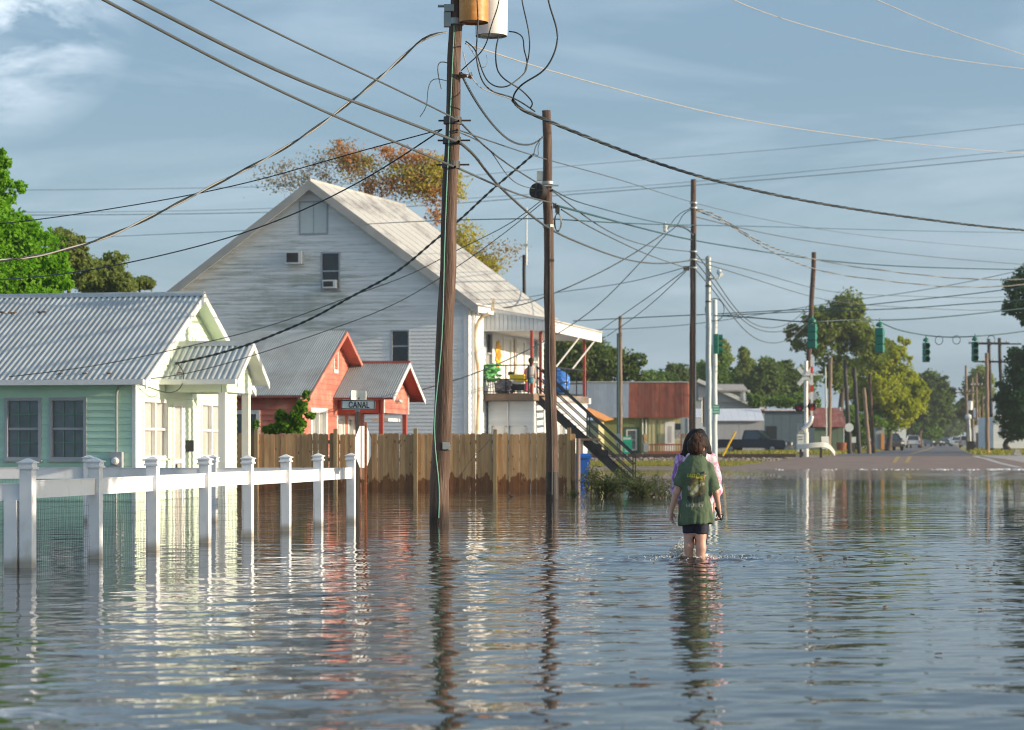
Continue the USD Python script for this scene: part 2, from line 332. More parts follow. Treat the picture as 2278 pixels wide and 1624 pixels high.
M('toy_orange', (0.75, 0.25, 0.03), rough=0.4, var=0.1)
M('cloth_teal', (0.10, 0.30, 0.32), rough=0.8, var=0.1)
M('sun_orange', (0.80, 0.42, 0.03), rough=0.6, var=0.15, scale=6)
M('rail_steel', (0.055, 0.036, 0.028), rough=0.6, var=0.2)
M('tie_wood', (0.045, 0.035, 0.03), rough=0.9, var=0.2)
M('concrete', (0.36, 0.34, 0.31), rough=0.85, var=0.12, scale=3)
M('line_yellow', (0.36, 0.25, 0.10), rough=0.8, var=0.15, scale=5)
M('line_white', (0.42, 0.41, 0.39), rough=0.8, var=0.15, scale=5)
M('leaf_litter', (0.15, 0.085, 0.045), rough=0.9, var=0.4, scale=12)
M('wire_mesh', (0.07, 0.075, 0.07), rough=0.6, var=0.2)
M('driftwood', (0.035, 0.025, 0.02), rough=0.8, var=0.2)
M('pipe_rusty', (0.62, 0.50, 0.34), rough=0.6, var=0.12, scale=3, dirt=(0.45, 0.25, 0.09), dirt_amt=(0.48, 0.62), dscale=2.2)
M('orange_cap', (0.6, 0.25, 0.06), rough=0.5, var=0.1)

def LEAF(name, lo, hi, trans=0.35):
    MATS[name] = usdkit.material(stage, f'/World/Looks/{name}', {
        'g': ('geometry', {}), 'r': ('rgb_ramp', {'ramp': [(0.0, lo), (0.55, tuple((a + b) / 2 for a, b in zip(lo, hi))), (1.0, hi)]}),
        'd': ('principled_bsdf', {'roughness': 0.55, 'specular_ior_level': 0.3}), 't': ('translucent_bsdf', {}),
        'tc': ('mix', {'mix_type': 'multiply', 'fac': 1.0, 'color2': (1.0, 1.15, 0.55)}), 'x': ('mix_closure', {'fac': trans})},
        [('g.random_per_island', 'r.fac'), ('r.color', 'd.base_color'), ('r.color', 'tc.color1'), ('tc.color', 't.color'), ('d.BSDF', 'x.closure1'), ('t.BSDF', 'x.closure2')], surface='x.closure')
LEAF('leaf_bright', (0.16, 0.36, 0.010), (0.42, 0.64, 0.04), 0.5)
LEAF('leaf_olive', (0.20, 0.245, 0.06), (0.42, 0.43, 0.12), 0.52)
LEAF('leaf_dark', (0.11, 0.165, 0.04), (0.27, 0.32, 0.085), 0.5)
LEAF('leaf_deep', (0.05, 0.12, 0.045), (0.16, 0.26, 0.075), 0.48)
LEAF('leaf_yellow', (0.36, 0.38, 0.025), (0.70, 0.63, 0.05), 0.52)
LEAF('leaf_rust', (0.52, 0.24, 0.10), (0.78, 0.52, 0.24), 0.5)
LEAF('leaf_gold', (0.48, 0.40, 0.07), (0.74, 0.64, 0.16), 0.5)
LEAF('leaf_tan', (0.34, 0.26, 0.18), (0.54, 0.43, 0.30))
LEAF('leaf_mid', (0.12, 0.21, 0.03), (0.32, 0.40, 0.07), 0.48)
LEAF('leaf_weed', (0.07, 0.10, 0.025), (0.21, 0.24, 0.055), 0.45)
LEAF('leaf_fresh', (0.13, 0.27, 0.015), (0.36, 0.52, 0.04), 0.5)
LEAF('grass_blade', (0.26, 0.24, 0.05), (0.50, 0.43, 0.12), 0.4)

MATS['pane'] = usdkit.material(stage, '/World/Looks/pane', {
    'f': ('fresnel', {'IOR': 1.6}), 't': ('transparent_bsdf', {'color': (0.86, 0.90, 0.90)}), 'g': ('glossy_bsdf', {'roughness': 0.03, 'color': (0.95, 0.97, 1.0)}), 'x': ('mix_closure', {})},
    [('f.fac', 'x.fac'), ('t.BSDF', 'x.closure1'), ('g.BSDF', 'x.closure2')], surface='x.closure')

# weathered siding of the big house: grey-green mould streaks run along the boards, worst in the middle of the gable
MATS['mould_siding'] = usdkit.material(stage, '/World/Looks/mould_siding', {
    'g': ('geometry', {}), 'mp': ('mapping', {'mapping_type': 'point', 'scale': (0.42, 0.42, 5.2)}),
    'n': ('noise_texture', {'scale': 1.5, 'detail': 6.0, 'roughness': 0.65, 'distortion': 0.4}), 'n2': ('noise_texture', {'scale': 0.33, 'detail': 3.0}),
    'mp2': ('mapping', {'mapping_type': 'point', 'scale': (1.5, 1.5, 0.25)}), 'n3': ('noise_texture', {'scale': 1.2, 'detail': 4.0}),
    'c': ('vector_math', {'math_type': 'subtract', 'vector2': (-7.4, 77.0, 6.0)}), 'cs': ('vector_math', {'math_type': 'multiply', 'vector2': (0.20, 0.0, 0.30)}), 'cl': ('vector_math', {'math_type': 'length'}),
    'fall': ('map_range', {'from_min': 1.25, 'from_max': 0.1, 'to_min': -0.18, 'to_max': 0.12, 'clamp': True}),
    'a1': ('math', {'math_type': 'add'}), 'r': ('map_range', {'from_min': 0.47, 'from_max': 0.67, 'to_min': 0.0, 'to_max': 0.66, 'clamp': True}),
    'base': ('rgb_ramp', {'ramp': [(0.3, (0.76, 0.76, 0.74)), (0.7, (0.84, 0.84, 0.81))]}),
    'green': ('rgb_ramp', {'ramp': [(0.35, (0.34, 0.37, 0.35)), (0.62, (0.15, 0.20, 0.11))]}),
    'x': ('mix', {'mix_type': 'mix'}), 'oi': ('object_info', {}), 'om': ('map_range', {'to_min': 0.93, 'to_max': 1.05}), 'oc': ('combine_color', {}), 'ox': ('mix', {'mix_type': 'multiply', 'fac': 1.0}),
    'p': ('principled_bsdf', {'roughness': 0.6, 'specular_ior_level': 0.3})},
    [('g.position', 'mp.vector'), ('mp.vector', 'n.vector'), ('g.position', 'n2.vector'), ('g.position', 'mp2.vector'), ('mp2.vector', 'n3.vector'), ('g.position', 'c.vector1'), ('c.vector', 'cs.vector1'), ('cs.vector', 'cl.vector1'),
     ('cl.value', 'fall.value'), ('n.fac', 'a1.value1'), ('fall.result', 'a1.value2'), ('a1.value', 'r.value'), ('n2.fac', 'base.fac'), ('n3.fac', 'green.fac'),
     ('base.color', 'x.color1'), ('green.color', 'x.color2'), ('r.result', 'x.fac'), ('oi.random', 'om.value'), ('om.result', 'oc.r'), ('om.result', 'oc.g'), ('om.result', 'oc.b'), ('x.color', 'ox.color1'), ('oc.color', 'ox.color2'), ('ox.color', 'p.base_color')], surface='p.BSDF')

# fence boards soaked at the foot: dark wet wood up to an uneven line above the flood
MATS['wet_fence'] = usdkit.material(stage, '/World/Looks/wet_fence', {
    'g': ('geometry', {}), 'mp': ('mapping', {'mapping_type': 'point', 'scale': (3.5, 3.5, 0.3)}), 'n': ('noise_texture', {'scale': 5.0, 'detail': 5.0, 'roughness': 0.6}),
    'r': ('rgb_ramp', {'ramp': [(0.28, (0.34, 0.19, 0.082)), (0.5, (0.47, 0.285, 0.135)), (0.75, (0.56, 0.365, 0.19))]}),
    'kn': ('voronoi_texture', {'scale': 3.2, 'randomness': 1.0}), 'km': ('mapping', {'mapping_type': 'point', 'scale': (2.0, 1.0, 1.3)}), 'kr': ('map_range', {'from_min': 0.07, 'from_max': 0.16, 'to_min': 0.85, 'to_max': 0.0, 'clamp': True}), 'kx': ('mix', {'mix_type': 'mix', 'color2': (0.10, 0.052, 0.026)}),
    'oi': ('object_info', {}), 'om': ('map_range', {'to_min': 0.85, 'to_max': 1.13}), 'oc': ('combine_color', {}), 'ox': ('mix', {'mix_type': 'multiply', 'fac': 1.0}),
    'sx': ('separate_xyz', {}), 'wn': ('noise_texture', {'scale': 2.6, 'detail': 4.0}), 'wm': ('mapping', {'mapping_type': 'point', 'scale': (3.2, 1, 0.9)}),
    'wa': ('math', {'math_type': 'multiply_add', 'value2': 0.95, 'value3': -0.22}), 'orr': ('math', {'math_type': 'multiply_add', 'value2': 0.09, 'value3': 0.0}), 'ws': ('math', {'math_type': 'add'}), 'wd': ('math', {'math_type': 'subtract'}),
    'wr': ('map_range', {'from_min': -0.02, 'from_max': 0.02, 'to_min': 0.0, 'to_max': 1.0, 'clamp': True}), 'wx': ('mix', {'mix_type': 'mix'}), 'wet': ('mix', {'mix_type': 'multiply', 'fac': 1.0, 'color2': (0.40, 0.27, 0.20)}),
    'rg': ('map_range', {'to_min': 0.75, 'to_max': 0.35}), 'p': ('principled_bsdf', {'specular_ior_level': 0.3})},
    [('g.position', 'mp.vector'), ('mp.vector', 'n.vector'), ('n.fac', 'r.fac'), ('g.position', 'km.vector'), ('km.vector', 'kn.vector'), ('kn.distance', 'kr.value'), ('kr.result', 'kx.fac'), ('r.color', 'kx.color1'),
     ('oi.random', 'om.value'), ('om.result', 'oc.r'), ('om.result', 'oc.g'), ('om.result', 'oc.b'), ('kx.color', 'ox.color1'), ('oc.color', 'ox.color2'),
     ('g.position', 'sx.vector'), ('g.position', 'wm.vector'), ('wm.vector', 'wn.vector'), ('wn.fac', 'wa.value1'), ('oi.random', 'orr.value1'), ('wa.value', 'ws.value1'), ('orr.value', 'ws.value2'), ('ws.value', 'wd.value1'), ('sx.z', 'wd.value2'),
     ('wd.value', 'wr.value'), ('wr.result', 'wx.fac'), ('ox.color', 'wx.color1'), ('ox.color', 'wet.color1'), ('wet.color', 'wx.color2'), ('wx.color', 'p.base_color'), ('wr.result', 'rg.value'), ('rg.result', 'p.roughness')], surface='p.BSDF')

# tie-dyed hoodie
MATS['tie_dye'] = usdkit.material(stage, '/World/Looks/tie_dye', {
    'g': ('geometry', {}), 'm': ('mapping', {'mapping_type': 'point', 'scale': (1.0, 1.0, 0.75)}), 'n': ('noise_texture', {'scale': 9.0, 'detail': 5.0, 'roughness': 0.62, 'distortion': 2.2}),
    'sx': ('separate_xyz', {}), 'lr': ('map_range', {'from_min': 1.72, 'from_max': 2.12, 'clamp': True}),
    'r1': ('rgb_ramp', {'ramp': [(0.30, (0.10, 0.05, 0.16)), (0.45, (0.30, 0.12, 0.36)), (0.55, (0.50, 0.36, 0.56)), (0.68, (0.72, 0.62, 0.72))]}),
    'r2': ('rgb_ramp', {'ramp': [(0.32, (0.62, 0.10, 0.28)), (0.48, (0.72, 0.30, 0.44)), (0.56, (0.78, 0.66, 0.68)), (0.70, (0.82, 0.76, 0.74))]}),
    'x': ('mix', {}), 'b': ('bump', {'strength': 0.35, 'distance': 0.012}), 'bn': ('noise_texture', {'scale': 12.0, 'detail': 2.0}), 'p': ('principled_bsdf', {'roughness': 0.9})},
    [('g.position', 'm.vector'), ('m.vector', 'n.vector'), ('g.position', 'sx.vector'), ('sx.x', 'lr.value'), ('n.fac', 'r1.fac'), ('n.fac', 'r2.fac'), ('r1.color', 'x.color1'), ('r2.color', 'x.color2'), ('lr.result', 'x.fac'), ('x.color', 'p.base_color'),
     ('g.position', 'bn.vector'), ('bn.fac', 'b.height'), ('b.normal', 'p.normal')], surface='p.BSDF')

# flood water: brown and murky below, a rippled mirror above
MATS['flood_water'] = usdkit.material(stage, '/World/Looks/flood_water', {
    'g': ('geometry', {}), 'sp': ('separate_xyz', {}), 'near': ('map_range', {'from_min': 22.0, 'from_max': 30.0, 'to_min': 0.10, 'to_max': 0.72, 'clamp': True}),
    'm1': ('mapping', {'mapping_type': 'point', 'scale': (0.40, 1.0, 1.0), 'rotation': (0, 0, 0.10)}), 'n1': ('noise_texture', {'scale': 2.3, 'detail': 2.0, 'roughness': 0.42, 'distortion': 0.5}),
    'm2': ('mapping', {'mapping_type': 'point', 'scale': (0.55, 1.0, 1.0), 'rotation': (0, 0, -0.22)}), 'n2': ('noise_texture', {'scale': 9.0, 'detail': 1.5, 'roughness': 0.5}),
    'big': ('noise_texture', {'scale': 0.10, 'detail': 2.0}), 'bigr': ('map_range', {'from_min': 0.35, 'from_max': 0.65, 'to_min': 0.45, 'to_max': 1.3, 'clamp': True}),
    'a1': ('math', {'math_type': 'multiply'}), 'a2': ('math', {'math_type': 'multiply', 'value2': 0.065}), 's1': ('math', {'math_type': 'add'}), 'amp': ('math', {'math_type': 'multiply'}),
    'b': ('bump', {'strength': 1.0, 'distance': 0.030}), 'fr': ('fresnel', {'IOR': 1.40}),
    'gl': ('glossy_bsdf', {'roughness': 0.012, 'color': (0.97, 0.98, 1.0)}), 'df': ('diffuse_bsdf', {'color': (0.050, 0.040, 0.028)}), 'rf': ('refraction_bsdf', {'IOR': 1.33, 'roughness': 0.0, 'color': (0.42, 0.33, 0.22)}),
    'in': ('mix_closure', {'fac': 0.45}), 'x': ('mix_closure', {})},
    [('g.position', 'sp.vector'), ('sp.y', 'near.value'), ('g.position', 'm1.vector'), ('m1.vector', 'n1.vector'), ('g.position', 'm2.vector'), ('m2.vector', 'n2.vector'), ('n2.fac', 'a2.value1'),
     ('n1.fac', 'a1.value1'), ('near.result', 'a1.value2'), ('a1.value', 's1.value1'), ('a2.value', 's1.value2'), ('g.position', 'big.vector'), ('big.fac', 'bigr.value'), ('s1.value', 'amp.value1'), ('bigr.result', 'amp.value2'), ('amp.value', 'b.height'),
     ('b.normal', 'fr.normal'), ('b.normal', 'gl.normal'), ('b.normal', 'rf.normal'), ('df.BSDF', 'in.closure1'), ('rf.BSDF', 'in.closure2'), ('in.closure', 'x.closure1'), ('gl.BSDF', 'x.closure2'), ('fr.fac', 'x.fac')], surface='x.closure')
MATS['splash'] = usdkit.material(stage, '/World/Looks/splash', {
    'p': ('principled_bsdf', {'base_color': (0.80, 0.80, 0.74), 'roughness': 0.12, 'specular_ior_level': 0.6, 'transmission_weight': 0.25, 'ior': 1.33})}, [], surface='p.BSDF')
M('foam', (0.78, 0.80, 0.80), rough=0.4, var=0.08, scale=5)
M('mud', (0.085, 0.062, 0.042), rough=0.9, var=0.3, scale=1.2)
M('asphalt_brown', (0.22, 0.155, 0.125), rough=0.85, var=0.22, scale=0.9, dirt=(0.20, 0.165, 0.14), dirt_amt=(0.5, 0.7), dscale=0.25, dstretch=(0.6, 1.6, 1))
M('asphalt_grey', (0.10, 0.105, 0.115), rough=0.85, var=0.15, scale=0.8)
M('gravel', (0.27, 0.235, 0.20), rough=0.95, var=0.35, scale=14, bump=1.0, bscale=20, dist=0.05)
M('grass_ground', (0.26, 0.235, 0.075), rough=0.95, var=0.3, scale=1.5, dirt=(0.24, 0.19, 0.10), dirt_amt=(0.55, 0.75), dscale=0.5)
M('dirt_ground', (0.20, 0.155, 0.115), rough=0.95, var=0.2, scale=1.5)
# ------------------------------------------------------------------ the setting: ground, water, road, tracks
YK = np.array([-45, 60, 95, 106, 109, 112, 115, 118, 120, 121.5, 123, 126.5, 129, 133, 145, 160, 200, 245, 292, 350, 426, 520, 700, 1600.])
ZK = np.array([-.42, -.42, -.40, -.01, .05, .10, .17, .24, .31, .36, .40, .46, .56, .60, .58, .56, .59, .64, .69, .86, 1.10, 1.5, 2.2, 4.0])
def gz(Y): return float(np.interp(Y, YK, ZK))
def strip(left, right, y0, y1, dz, nx=2):
    """Sheet that follows the ground between two edges left(Y), right(Y), dz above it."""
    ys = np.unique(np.concatenate([[y0, y1], YK[(YK > y0) & (YK < y1)]]))
    v, f = [], []
    for y in ys:
        for k in range(nx):
            x = left(y) + (right(y) - left(y)) * k / (nx - 1)
            v.append([x, y, gz(y) + dz])
    for i in range(len(ys) - 1):
        for k in range(nx - 1):
            a = i * nx + k
            f += [[a, a + 1, a + nx + 1], [a, a + nx + 1, a + nx]]
    return trimesh.Trimesh(v, f, process=False)
RC = lambda y: 53.5 - (292 - y) * 0.1918
road_l = lambda y: 10.6 + (y - 109) * 0.36 if y < 126 else RC(y) - 3.9
road_r = lambda y: 26.5 if y < 126 else RC(y) + 3.9
obj('ground', strip(lambda y: -500, lambda y: 700, -45, 1600, 0, 3), 'mud', kind='structure', label='muddy ground under the flood and along the street', cat='ground')
obj('dry_ground', strip(lambda y: -300, lambda y: 400, 106, 700, 0.004, 3), 'dirt_ground', kind='structure', label='bare dirt ground beyond the flooded part of the street', cat='ground')
# the water is one sheet; round the waders it is stirred into real ripples
GX, GY = 1.80, 22.2
nx_, ny_ = 400, 640
WX0, WX1, WY0_, WY1_ = -8.0, 8.0, 7.0, 32.0
wx, wy = np.linspace(WX0, WX1, nx_), np.linspace(WY0_, WY1_, ny_)
WX, WY = np.meshgrid(wx, wy)
d_ = np.hypot(WX - GX, (WY - GY))
edge_ = np.clip(np.minimum.reduce([WX - WX0, WX1 - WX, WY - WY0_, (WY1_ - WY) * .25]) / 1.5, 0, 1)
q_ = np.stack([WX * 5, WY * 9, 0 * WX], -1)
stir = (meshkit.fbm(q_, 4, 3) - .5) * .085 * np.exp(-(d_ / .62) ** 2) + (meshkit.fbm(q_ * 2.2, 3, 8) - .5) * .05 * np.exp(-(d_ / .9) ** 2)
stir += (meshkit.fbm(q_ * 1.3, 3, 12) - .5) * .028 * np.exp(-((WX - GX) / 1.5) ** 2 - ((WY - GY + .9) / 1.1) ** 2)
ring = .0065 * np.sin((d_ - .1) * 2 * np.pi / .62 + 1.4 * (meshkit.fbm(q_ * .25, 2, 5) - .5)) * np.exp(-(d_ / 2.6) ** 2) + .010 * np.exp(-((d_ - 2.3) / .16) ** 2)
calm = np.clip(.45 + 1.1 * meshkit.fbm(np.stack([WX * .22 + 7, WY * .16 + 3, 0 * WX], -1), 2, 40), .35, 1.4)
wave = 0
rw = np.random.RandomState(13)
for k in range(26):      # many small wave trains, most of them running roughly along the street
    lam = .16 * (1.16 ** rw.uniform(0, 13)); th = rw.normal(math.pi / 2 + .15, .62)
    wave = wave + .00040 * lam ** .9 / .3 * np.sin((WX * math.cos(th) + WY * math.sin(th)) * 2 * np.pi / lam + rw.uniform(0, 6.28))
wave += (meshkit.fbm(np.stack([WX * 1.6, WY * 3.2, 0 * WX + 5], -1), 3, 41) - .5) * .0055
calm = calm * (1 - .55 * np.clip((-WX - .5) / 2.0, 0, 1) * np.clip((WY - 13) / 5, 0, 1))
WZ = (stir + ring + wave * calm * np.clip((WY1_ - WY) / 8, 0, 1)) * edge_ * edge_
gi = (np.arange(ny_ - 1)[:, None] * nx_ + np.arange(nx_ - 1)[None]).ravel()
gf = np.concatenate([np.stack([gi, gi + 1, gi + nx_ + 1], 1), np.stack([gi, gi + nx_ + 1, gi + nx_], 1)])
gv = np.stack([WX.ravel(), WY.ravel(), WZ.ravel()], 1)
fr = []
for x0, y0, x1, y1 in ((-260, -45, 300, WY0_), (-260, WY1_, 300, 112), (-260, WY0_, WX0, WY1_), (WX1, WY0_, 300, WY1_)):
    fr.append(trimesh.Trimesh([[x0, y0, 0], [x1, y0, 0], [x1, y1, 0], [x0, y1, 0]], [[0, 1, 2], [0, 2, 3]], process=False))
obj('water', cat_([trimesh.Trimesh(gv, gf, process=False)] + fr), 'flood_water', kind='structure', smooth=True, label='brown rippled flood water covering the street and yards', cat='water')
obj('road', strip(road_l, road_r, 106, 128, 0.010, 3), 'asphalt_brown', kind='structure', label='brown asphalt street rising out of the flood to the railway crossing', cat='road')
obj('road', strip(lambda y: RC(y) - 3.9, lambda y: RC(y) + 3.9, 128, 700, 0.010, 2), 'asphalt_grey', kind='structure', label='grey asphalt street running away between poles and trees', cat='road')
obj('pavement', strip(lambda y: 26.5, lambda y: 36, 108, 129, 0.012, 2), 'concrete', kind='structure', label='pale concrete apron on the right of the railway crossing', cat='pavement')
obj('verge', strip(lambda y: -12, lambda y: road_l(y) - 0.8, 111.5, 119, 0.008, 2), 'grass_ground', kind='structure', label='strip of short grass between the flood and the tracks', cat='grass verge')
obj('verge', strip(lambda y: RC(y) - 13, lambda y: RC(y) - 4.0, 131, 430, 0.008, 2), 'grass_ground', kind='structure', label='grass verge on the left of the far street', cat='grass verge')
obj('verge', strip(lambda y: RC(y) + 4.0, lambda y: RC(y) + 14, 131, 430, 0.008, 2), 'grass_ground', kind='structure', label='grass verge on the right of the far street', cat='grass verge')
obj('ballast', strip(lambda y: -70, lambda y: road_l(y) - 0.5, 118.6, 128.5, 0.014, 2), 'gravel', kind='structure', label='grey gravel bed of the railway track', cat='gravel bed')
def paint(name, mat, pts, w, label, dz=0.016):
    pts = np.array(pts, float); d = np.diff(pts, axis=0); ys = []
    v, f = [], []
    for i in range(len(pts) - 1):
        n = np.array([d[i][1], -d[i][0]]); n /= np.linalg.norm(n)
        for p in (pts[i] - n * w / 2, pts[i] + n * w / 2, pts[i + 1] + n * w / 2, pts[i + 1] - n * w / 2):
            v.append([p[0], p[1], gz(p[1]) + dz])
        k = 4 * i; f += [[k, k + 1, k + 2], [k, k + 2, k + 3]]
    return obj(name, trimesh.Trimesh(v, f, process=False), mat, kind='structure', label=label, cat='road marking')
def knots(fx, y0, y1):
    ys = np.unique(np.concatenate([[y0, y1], YK[(YK > y0) & (YK < y1)]]))
    return [(fx(y), y) for y in ys]
paint('road_marking', 'line_yellow', knots(lambda y: RC(y) - 0.30, 117.0, 127.5), 0.22, 'left one of the two worn yellow centre lines at the crossing')
paint('road_marking', 'line_yellow', knots(lambda y: RC(y) + 0.35, 117.0, 127.5), 0.22, 'right one of the two worn yellow centre lines at the crossing')
paint('road_marking', 'line_yellow', knots(lambda y: RC(y), 150, 400), 0.30, 'yellow centre line of the grey street far beyond the crossing')
paint('road_marking', 'line_white', knots(lambda y: 24.6 + (y - 112) * 0.09, 109, 128), 0.35, 'white edge line on the right side of the brown crossing')

track = thing('railway_track', 'dark rusty rails on sleepers crossing behind the flooded street', 'railway track', (0, 124.2, gz(124)))
rng = random.Random(5)
for yy in (123.5, 125.0):
    obj('rail', cbox((-21.6, yy, gz(124) + 0.16), 74, 0.07, 0.17), 'rail_steel', track)
for k in range(36):
    obj('tie', cbox((-5 + k * 0.56, 124.25 + rng.uniform(-.05, .05), gz(124) + 0.045), 0.23, 2.5, 0.12), 'tie_wood', track)
st = np.random.RandomState(3)
peb = []
for k in range(1500):
    x, y = st.uniform(-10, 16), st.uniform(119.2, 123)
    if x > road_l(y) - .6: continue
    r = st.uniform(.03, .09)
    b = cbox((x, y, gz(y) + .03), r * 2, r * 1.6, r * 1.4, *(lambda a: (np.array([math.cos(a), math.sin(a), 0]), np.array([-math.sin(a), math.cos(a), 0])))(st.uniform(0, 6)))
    peb.append(b)
obj('gravel', peb, 'gravel', kind='stuff', label='loose grey ballast stones heaped beside the rails', cat='gravel')

def blades(n, fx, fy, h, w, seed):
    s = np.random.RandomState(seed)
    y = s.uniform(*fy, n); x = np.array([s.uniform(*fx(q)) for q in y])
    z = np.interp(y, YK, ZK) + .006
    a = s.uniform(0, 2 * np.pi, n); hh = h * s.uniform(.4, 1.2, n); le = s.uniform(-.5, .5, (n, 2)) * hh[:, None]
    p = np.stack([x, y, z], 1); d = np.stack([np.cos(a), np.sin(a), 0 * a], 1) * w
    t = p + np.stack([le[:, 0], le[:, 1], hh], 1)
    v = np.stack([p - d, p + d, t], 1).reshape(-1, 3)
    return trimesh.Trimesh(v, np.arange(3 * n).reshape(-1, 3), process=False)
obj('grass', blades(16000, lambda y: (1.0, road_l(y) - .9), (112, 118.8), .10, .03, 4), 'grass_blade', kind='stuff', label='short yellow-green grass on the bank before the tracks', cat='grass')
obj('grass', blades(9000, lambda y: (RC(y) - 11, RC(y) - 4.2), (131, 240), .25, .06, 5), 'grass_blade', kind='stuff', label='rough grass along the left of the far street', cat='grass')
obj('grass', blades(9000, lambda y: (RC(y) + 4.2, RC(y) + 13), (131, 240), .25, .06, 6), 'grass_blade', kind='stuff', label='rough grass along the right of the far street', cat='grass')
# a low line of foam where the water laps the street
s = np.random.RandomState(11)
fm = []
for k in range(520):
    x = s.uniform(12, 27.5); den = np.interp(x, [12, 18, 22, 27], [.10, .22, .9, 1]) * (.35 + .65 * (math.sin(x * 2.3) + math.sin(x * 5.1 + 1) > -.3))
    if s.rand() > den: continue
    y = 105.4 + .35 * math.sin(x * 1.7) + s.normal(0, .9)
    r = s.uniform(.02, .06) * (0.5 + .5 * den)
    m = trimesh.creation.icosphere(1, 1.0); m.apply_scale((r * s.uniform(1.5, 3.2), r, r * .55)); m.apply_translation((x, y, .012)); fm.append(m)
obj('foam', fm, 'foam', kind='stuff', label='white foam where the flood laps onto the brown street', cat='foam', smooth=True)
# ------------------------------------------------------------------ building helpers
class Wall:
    """A vertical wall plane: O at water level, a along the wall, n outwards."""
    def __init__(self, O, a, n):
        self.O, self.a, self.n = np.asarray(O, float), np.asarray(a, float) / np.linalg.norm(a), np.asarray(n, float) / np.linalg.norm(n)
    def pt(self, s, z, o=0.0): return self.O + self.a * s + UP * z + self.n * o
    def box(self, s0, z0, s1, z1, o0, o1):
        return obox(self.pt(s0, z0, o0), self.a * (s1 - s0), UP * (z1 - z0), self.n * (o1 - o0))
    def put(self, poly, o0, o1):
        m = extr(poly, 1.0); m.vertices[:, 2] = o0 + m.vertices[:, 2] * (o1 - o0)
        return place(m, self.O, self.a, UP, self.n)

def siding(parent, W, poly, holes, row, mat, wall_mat, out=0.02, maxlen=3.6, seed=1, name='siding_board', z0=None, split=True):
    """Lapped boards, each its own mesh, on a backing wall with the openings cut out."""
    rg = random.Random(seed)
    P0 = sg.Polygon(poly)
    P1 = P0
    for h in holes: P1 = P1.difference(h)
    obj('wall', W.put(P1, -0.10, 0.0), wall_mat, parent)
    lo, hi = P0.bounds[1], P0.bounds[3]; left, right = P0.bounds[0], P0.bounds[2]
    z = lo if z0 is None else z0
    while z < hi - 0.01:
        zt = z + row
        cuts = [left]
        c = left + rg.uniform(.6, 1) * maxlen
        while c < right - .8 and split:
            cuts.append(c); c += rg.uniform(.75, 1) * maxlen
        cuts.append(right)
        for a, b in zip(cuts[:-1], cuts[1:]):
            g = P1.intersection(sg.box(a + .002, z + .001, b - .002, zt - .001))
            for q in (g.geoms if hasattr(g, 'geoms') else [g]):
                if q.geom_type != 'Polygon' or q.area < 0.004: continue
                m = trimesh.creation.extrude_polygon(q, 1.0, engine='earcut')
                v = np.asarray(m.vertices).copy()
                v[:, 2] = np.where(v[:, 2] > .5, .005 + out * np.clip((zt - v[:, 1]) / row, 0, 1), 0.001)
                obj(name, place(trimesh.Trimesh(v, m.faces, process=False), W.O, W.a, UP, W.n), mat, parent)
        z = zt

def window(parent, W, s0, z0, s1, z1, frame='white_paint', fw=0.07, proud=0.04, panes=2, muntins=(0, 0), muntin_mat=None, curtain=None, lower_curtain=None, cols=1, sill=True, name='window'):
    """Frame with rails, panes, glazing bars and what hangs behind the glass. Returns the opening."""
    if s0 > s1: s0, s1 = s1, s0
    fr = [W.box(s0, z0, s0 + fw, z1, -.06, proud), W.box(s1 - fw, z0, s1, z1, -.06, proud), W.box(s0 + fw, z1 - fw, s1 - fw, z1, -.06, proud - .002), W.box(s0 + fw, z0, s1 - fw, z0 + fw, -.06, proud - .002)]
    if sill: fr.append(W.box(s0 - .03, z0 - .035, s1 + .03, z0 - .001, -.05, proud + .035))
    win = obj(name, fr, frame, parent)
    cw = (s1 - s0 - 2 * fw) / cols
    for c in range(cols):
        a, b = s0 + fw + c * cw, s0 + fw + (c + 1) * cw
        if c: obj('mullion', W.box(a - .03, z0 + fw, a + .03, z1 - fw, -.05, proud - .006), frame, win)
        zs = np.linspace(z0 + fw, z1 - fw, panes + 1)
        for k in range(panes):
            if k: obj('meeting_rail', W.box(a, zs[k] - .025, b, zs[k] + .025, -.055, .004), frame, win)
            o_ = -.045 + .01 * k; q_ = [W.pt(a, zs[k], o_), W.pt(b, zs[k], o_), W.pt(b, zs[k + 1], o_), W.pt(a, zs[k + 1], o_)]; ok_ = np.dot(np.cross(W.a, UP), W.n) > 0
            obj('pane', trimesh.Trimesh(q_, [[0, 1, 2], [0, 2, 3]] if ok_ else [[0, 2, 1], [0, 3, 2]], process=False), 'pane', win)
            cur = lower_curtain if (k == 0 and lower_curtain) else curtain
            if cur: obj('curtain', W.box(a, zs[k], b, zs[k + 1], -.075, -.065), cur, win)
            mm = []
            for q in range(1, muntins[0]):
                x = a + (b - a) * q / muntins[0]; mm.append(W.box(x - .008, zs[k], x + .008, zs[k + 1], -.038, -.022))
            for q in range(1, muntins[1]):
                y = zs[k] + (zs[k + 1] - zs[k]) * q / muntins[1]; mm.append(W.box(a, y - .008, b, y + .008, -.037, -.023))
            if mm: obj('glazing_bars', mm, muntin_mat or frame, win)
    return rect(s0 + .01, z0 + .01, s1 - .01, z1 - .01)

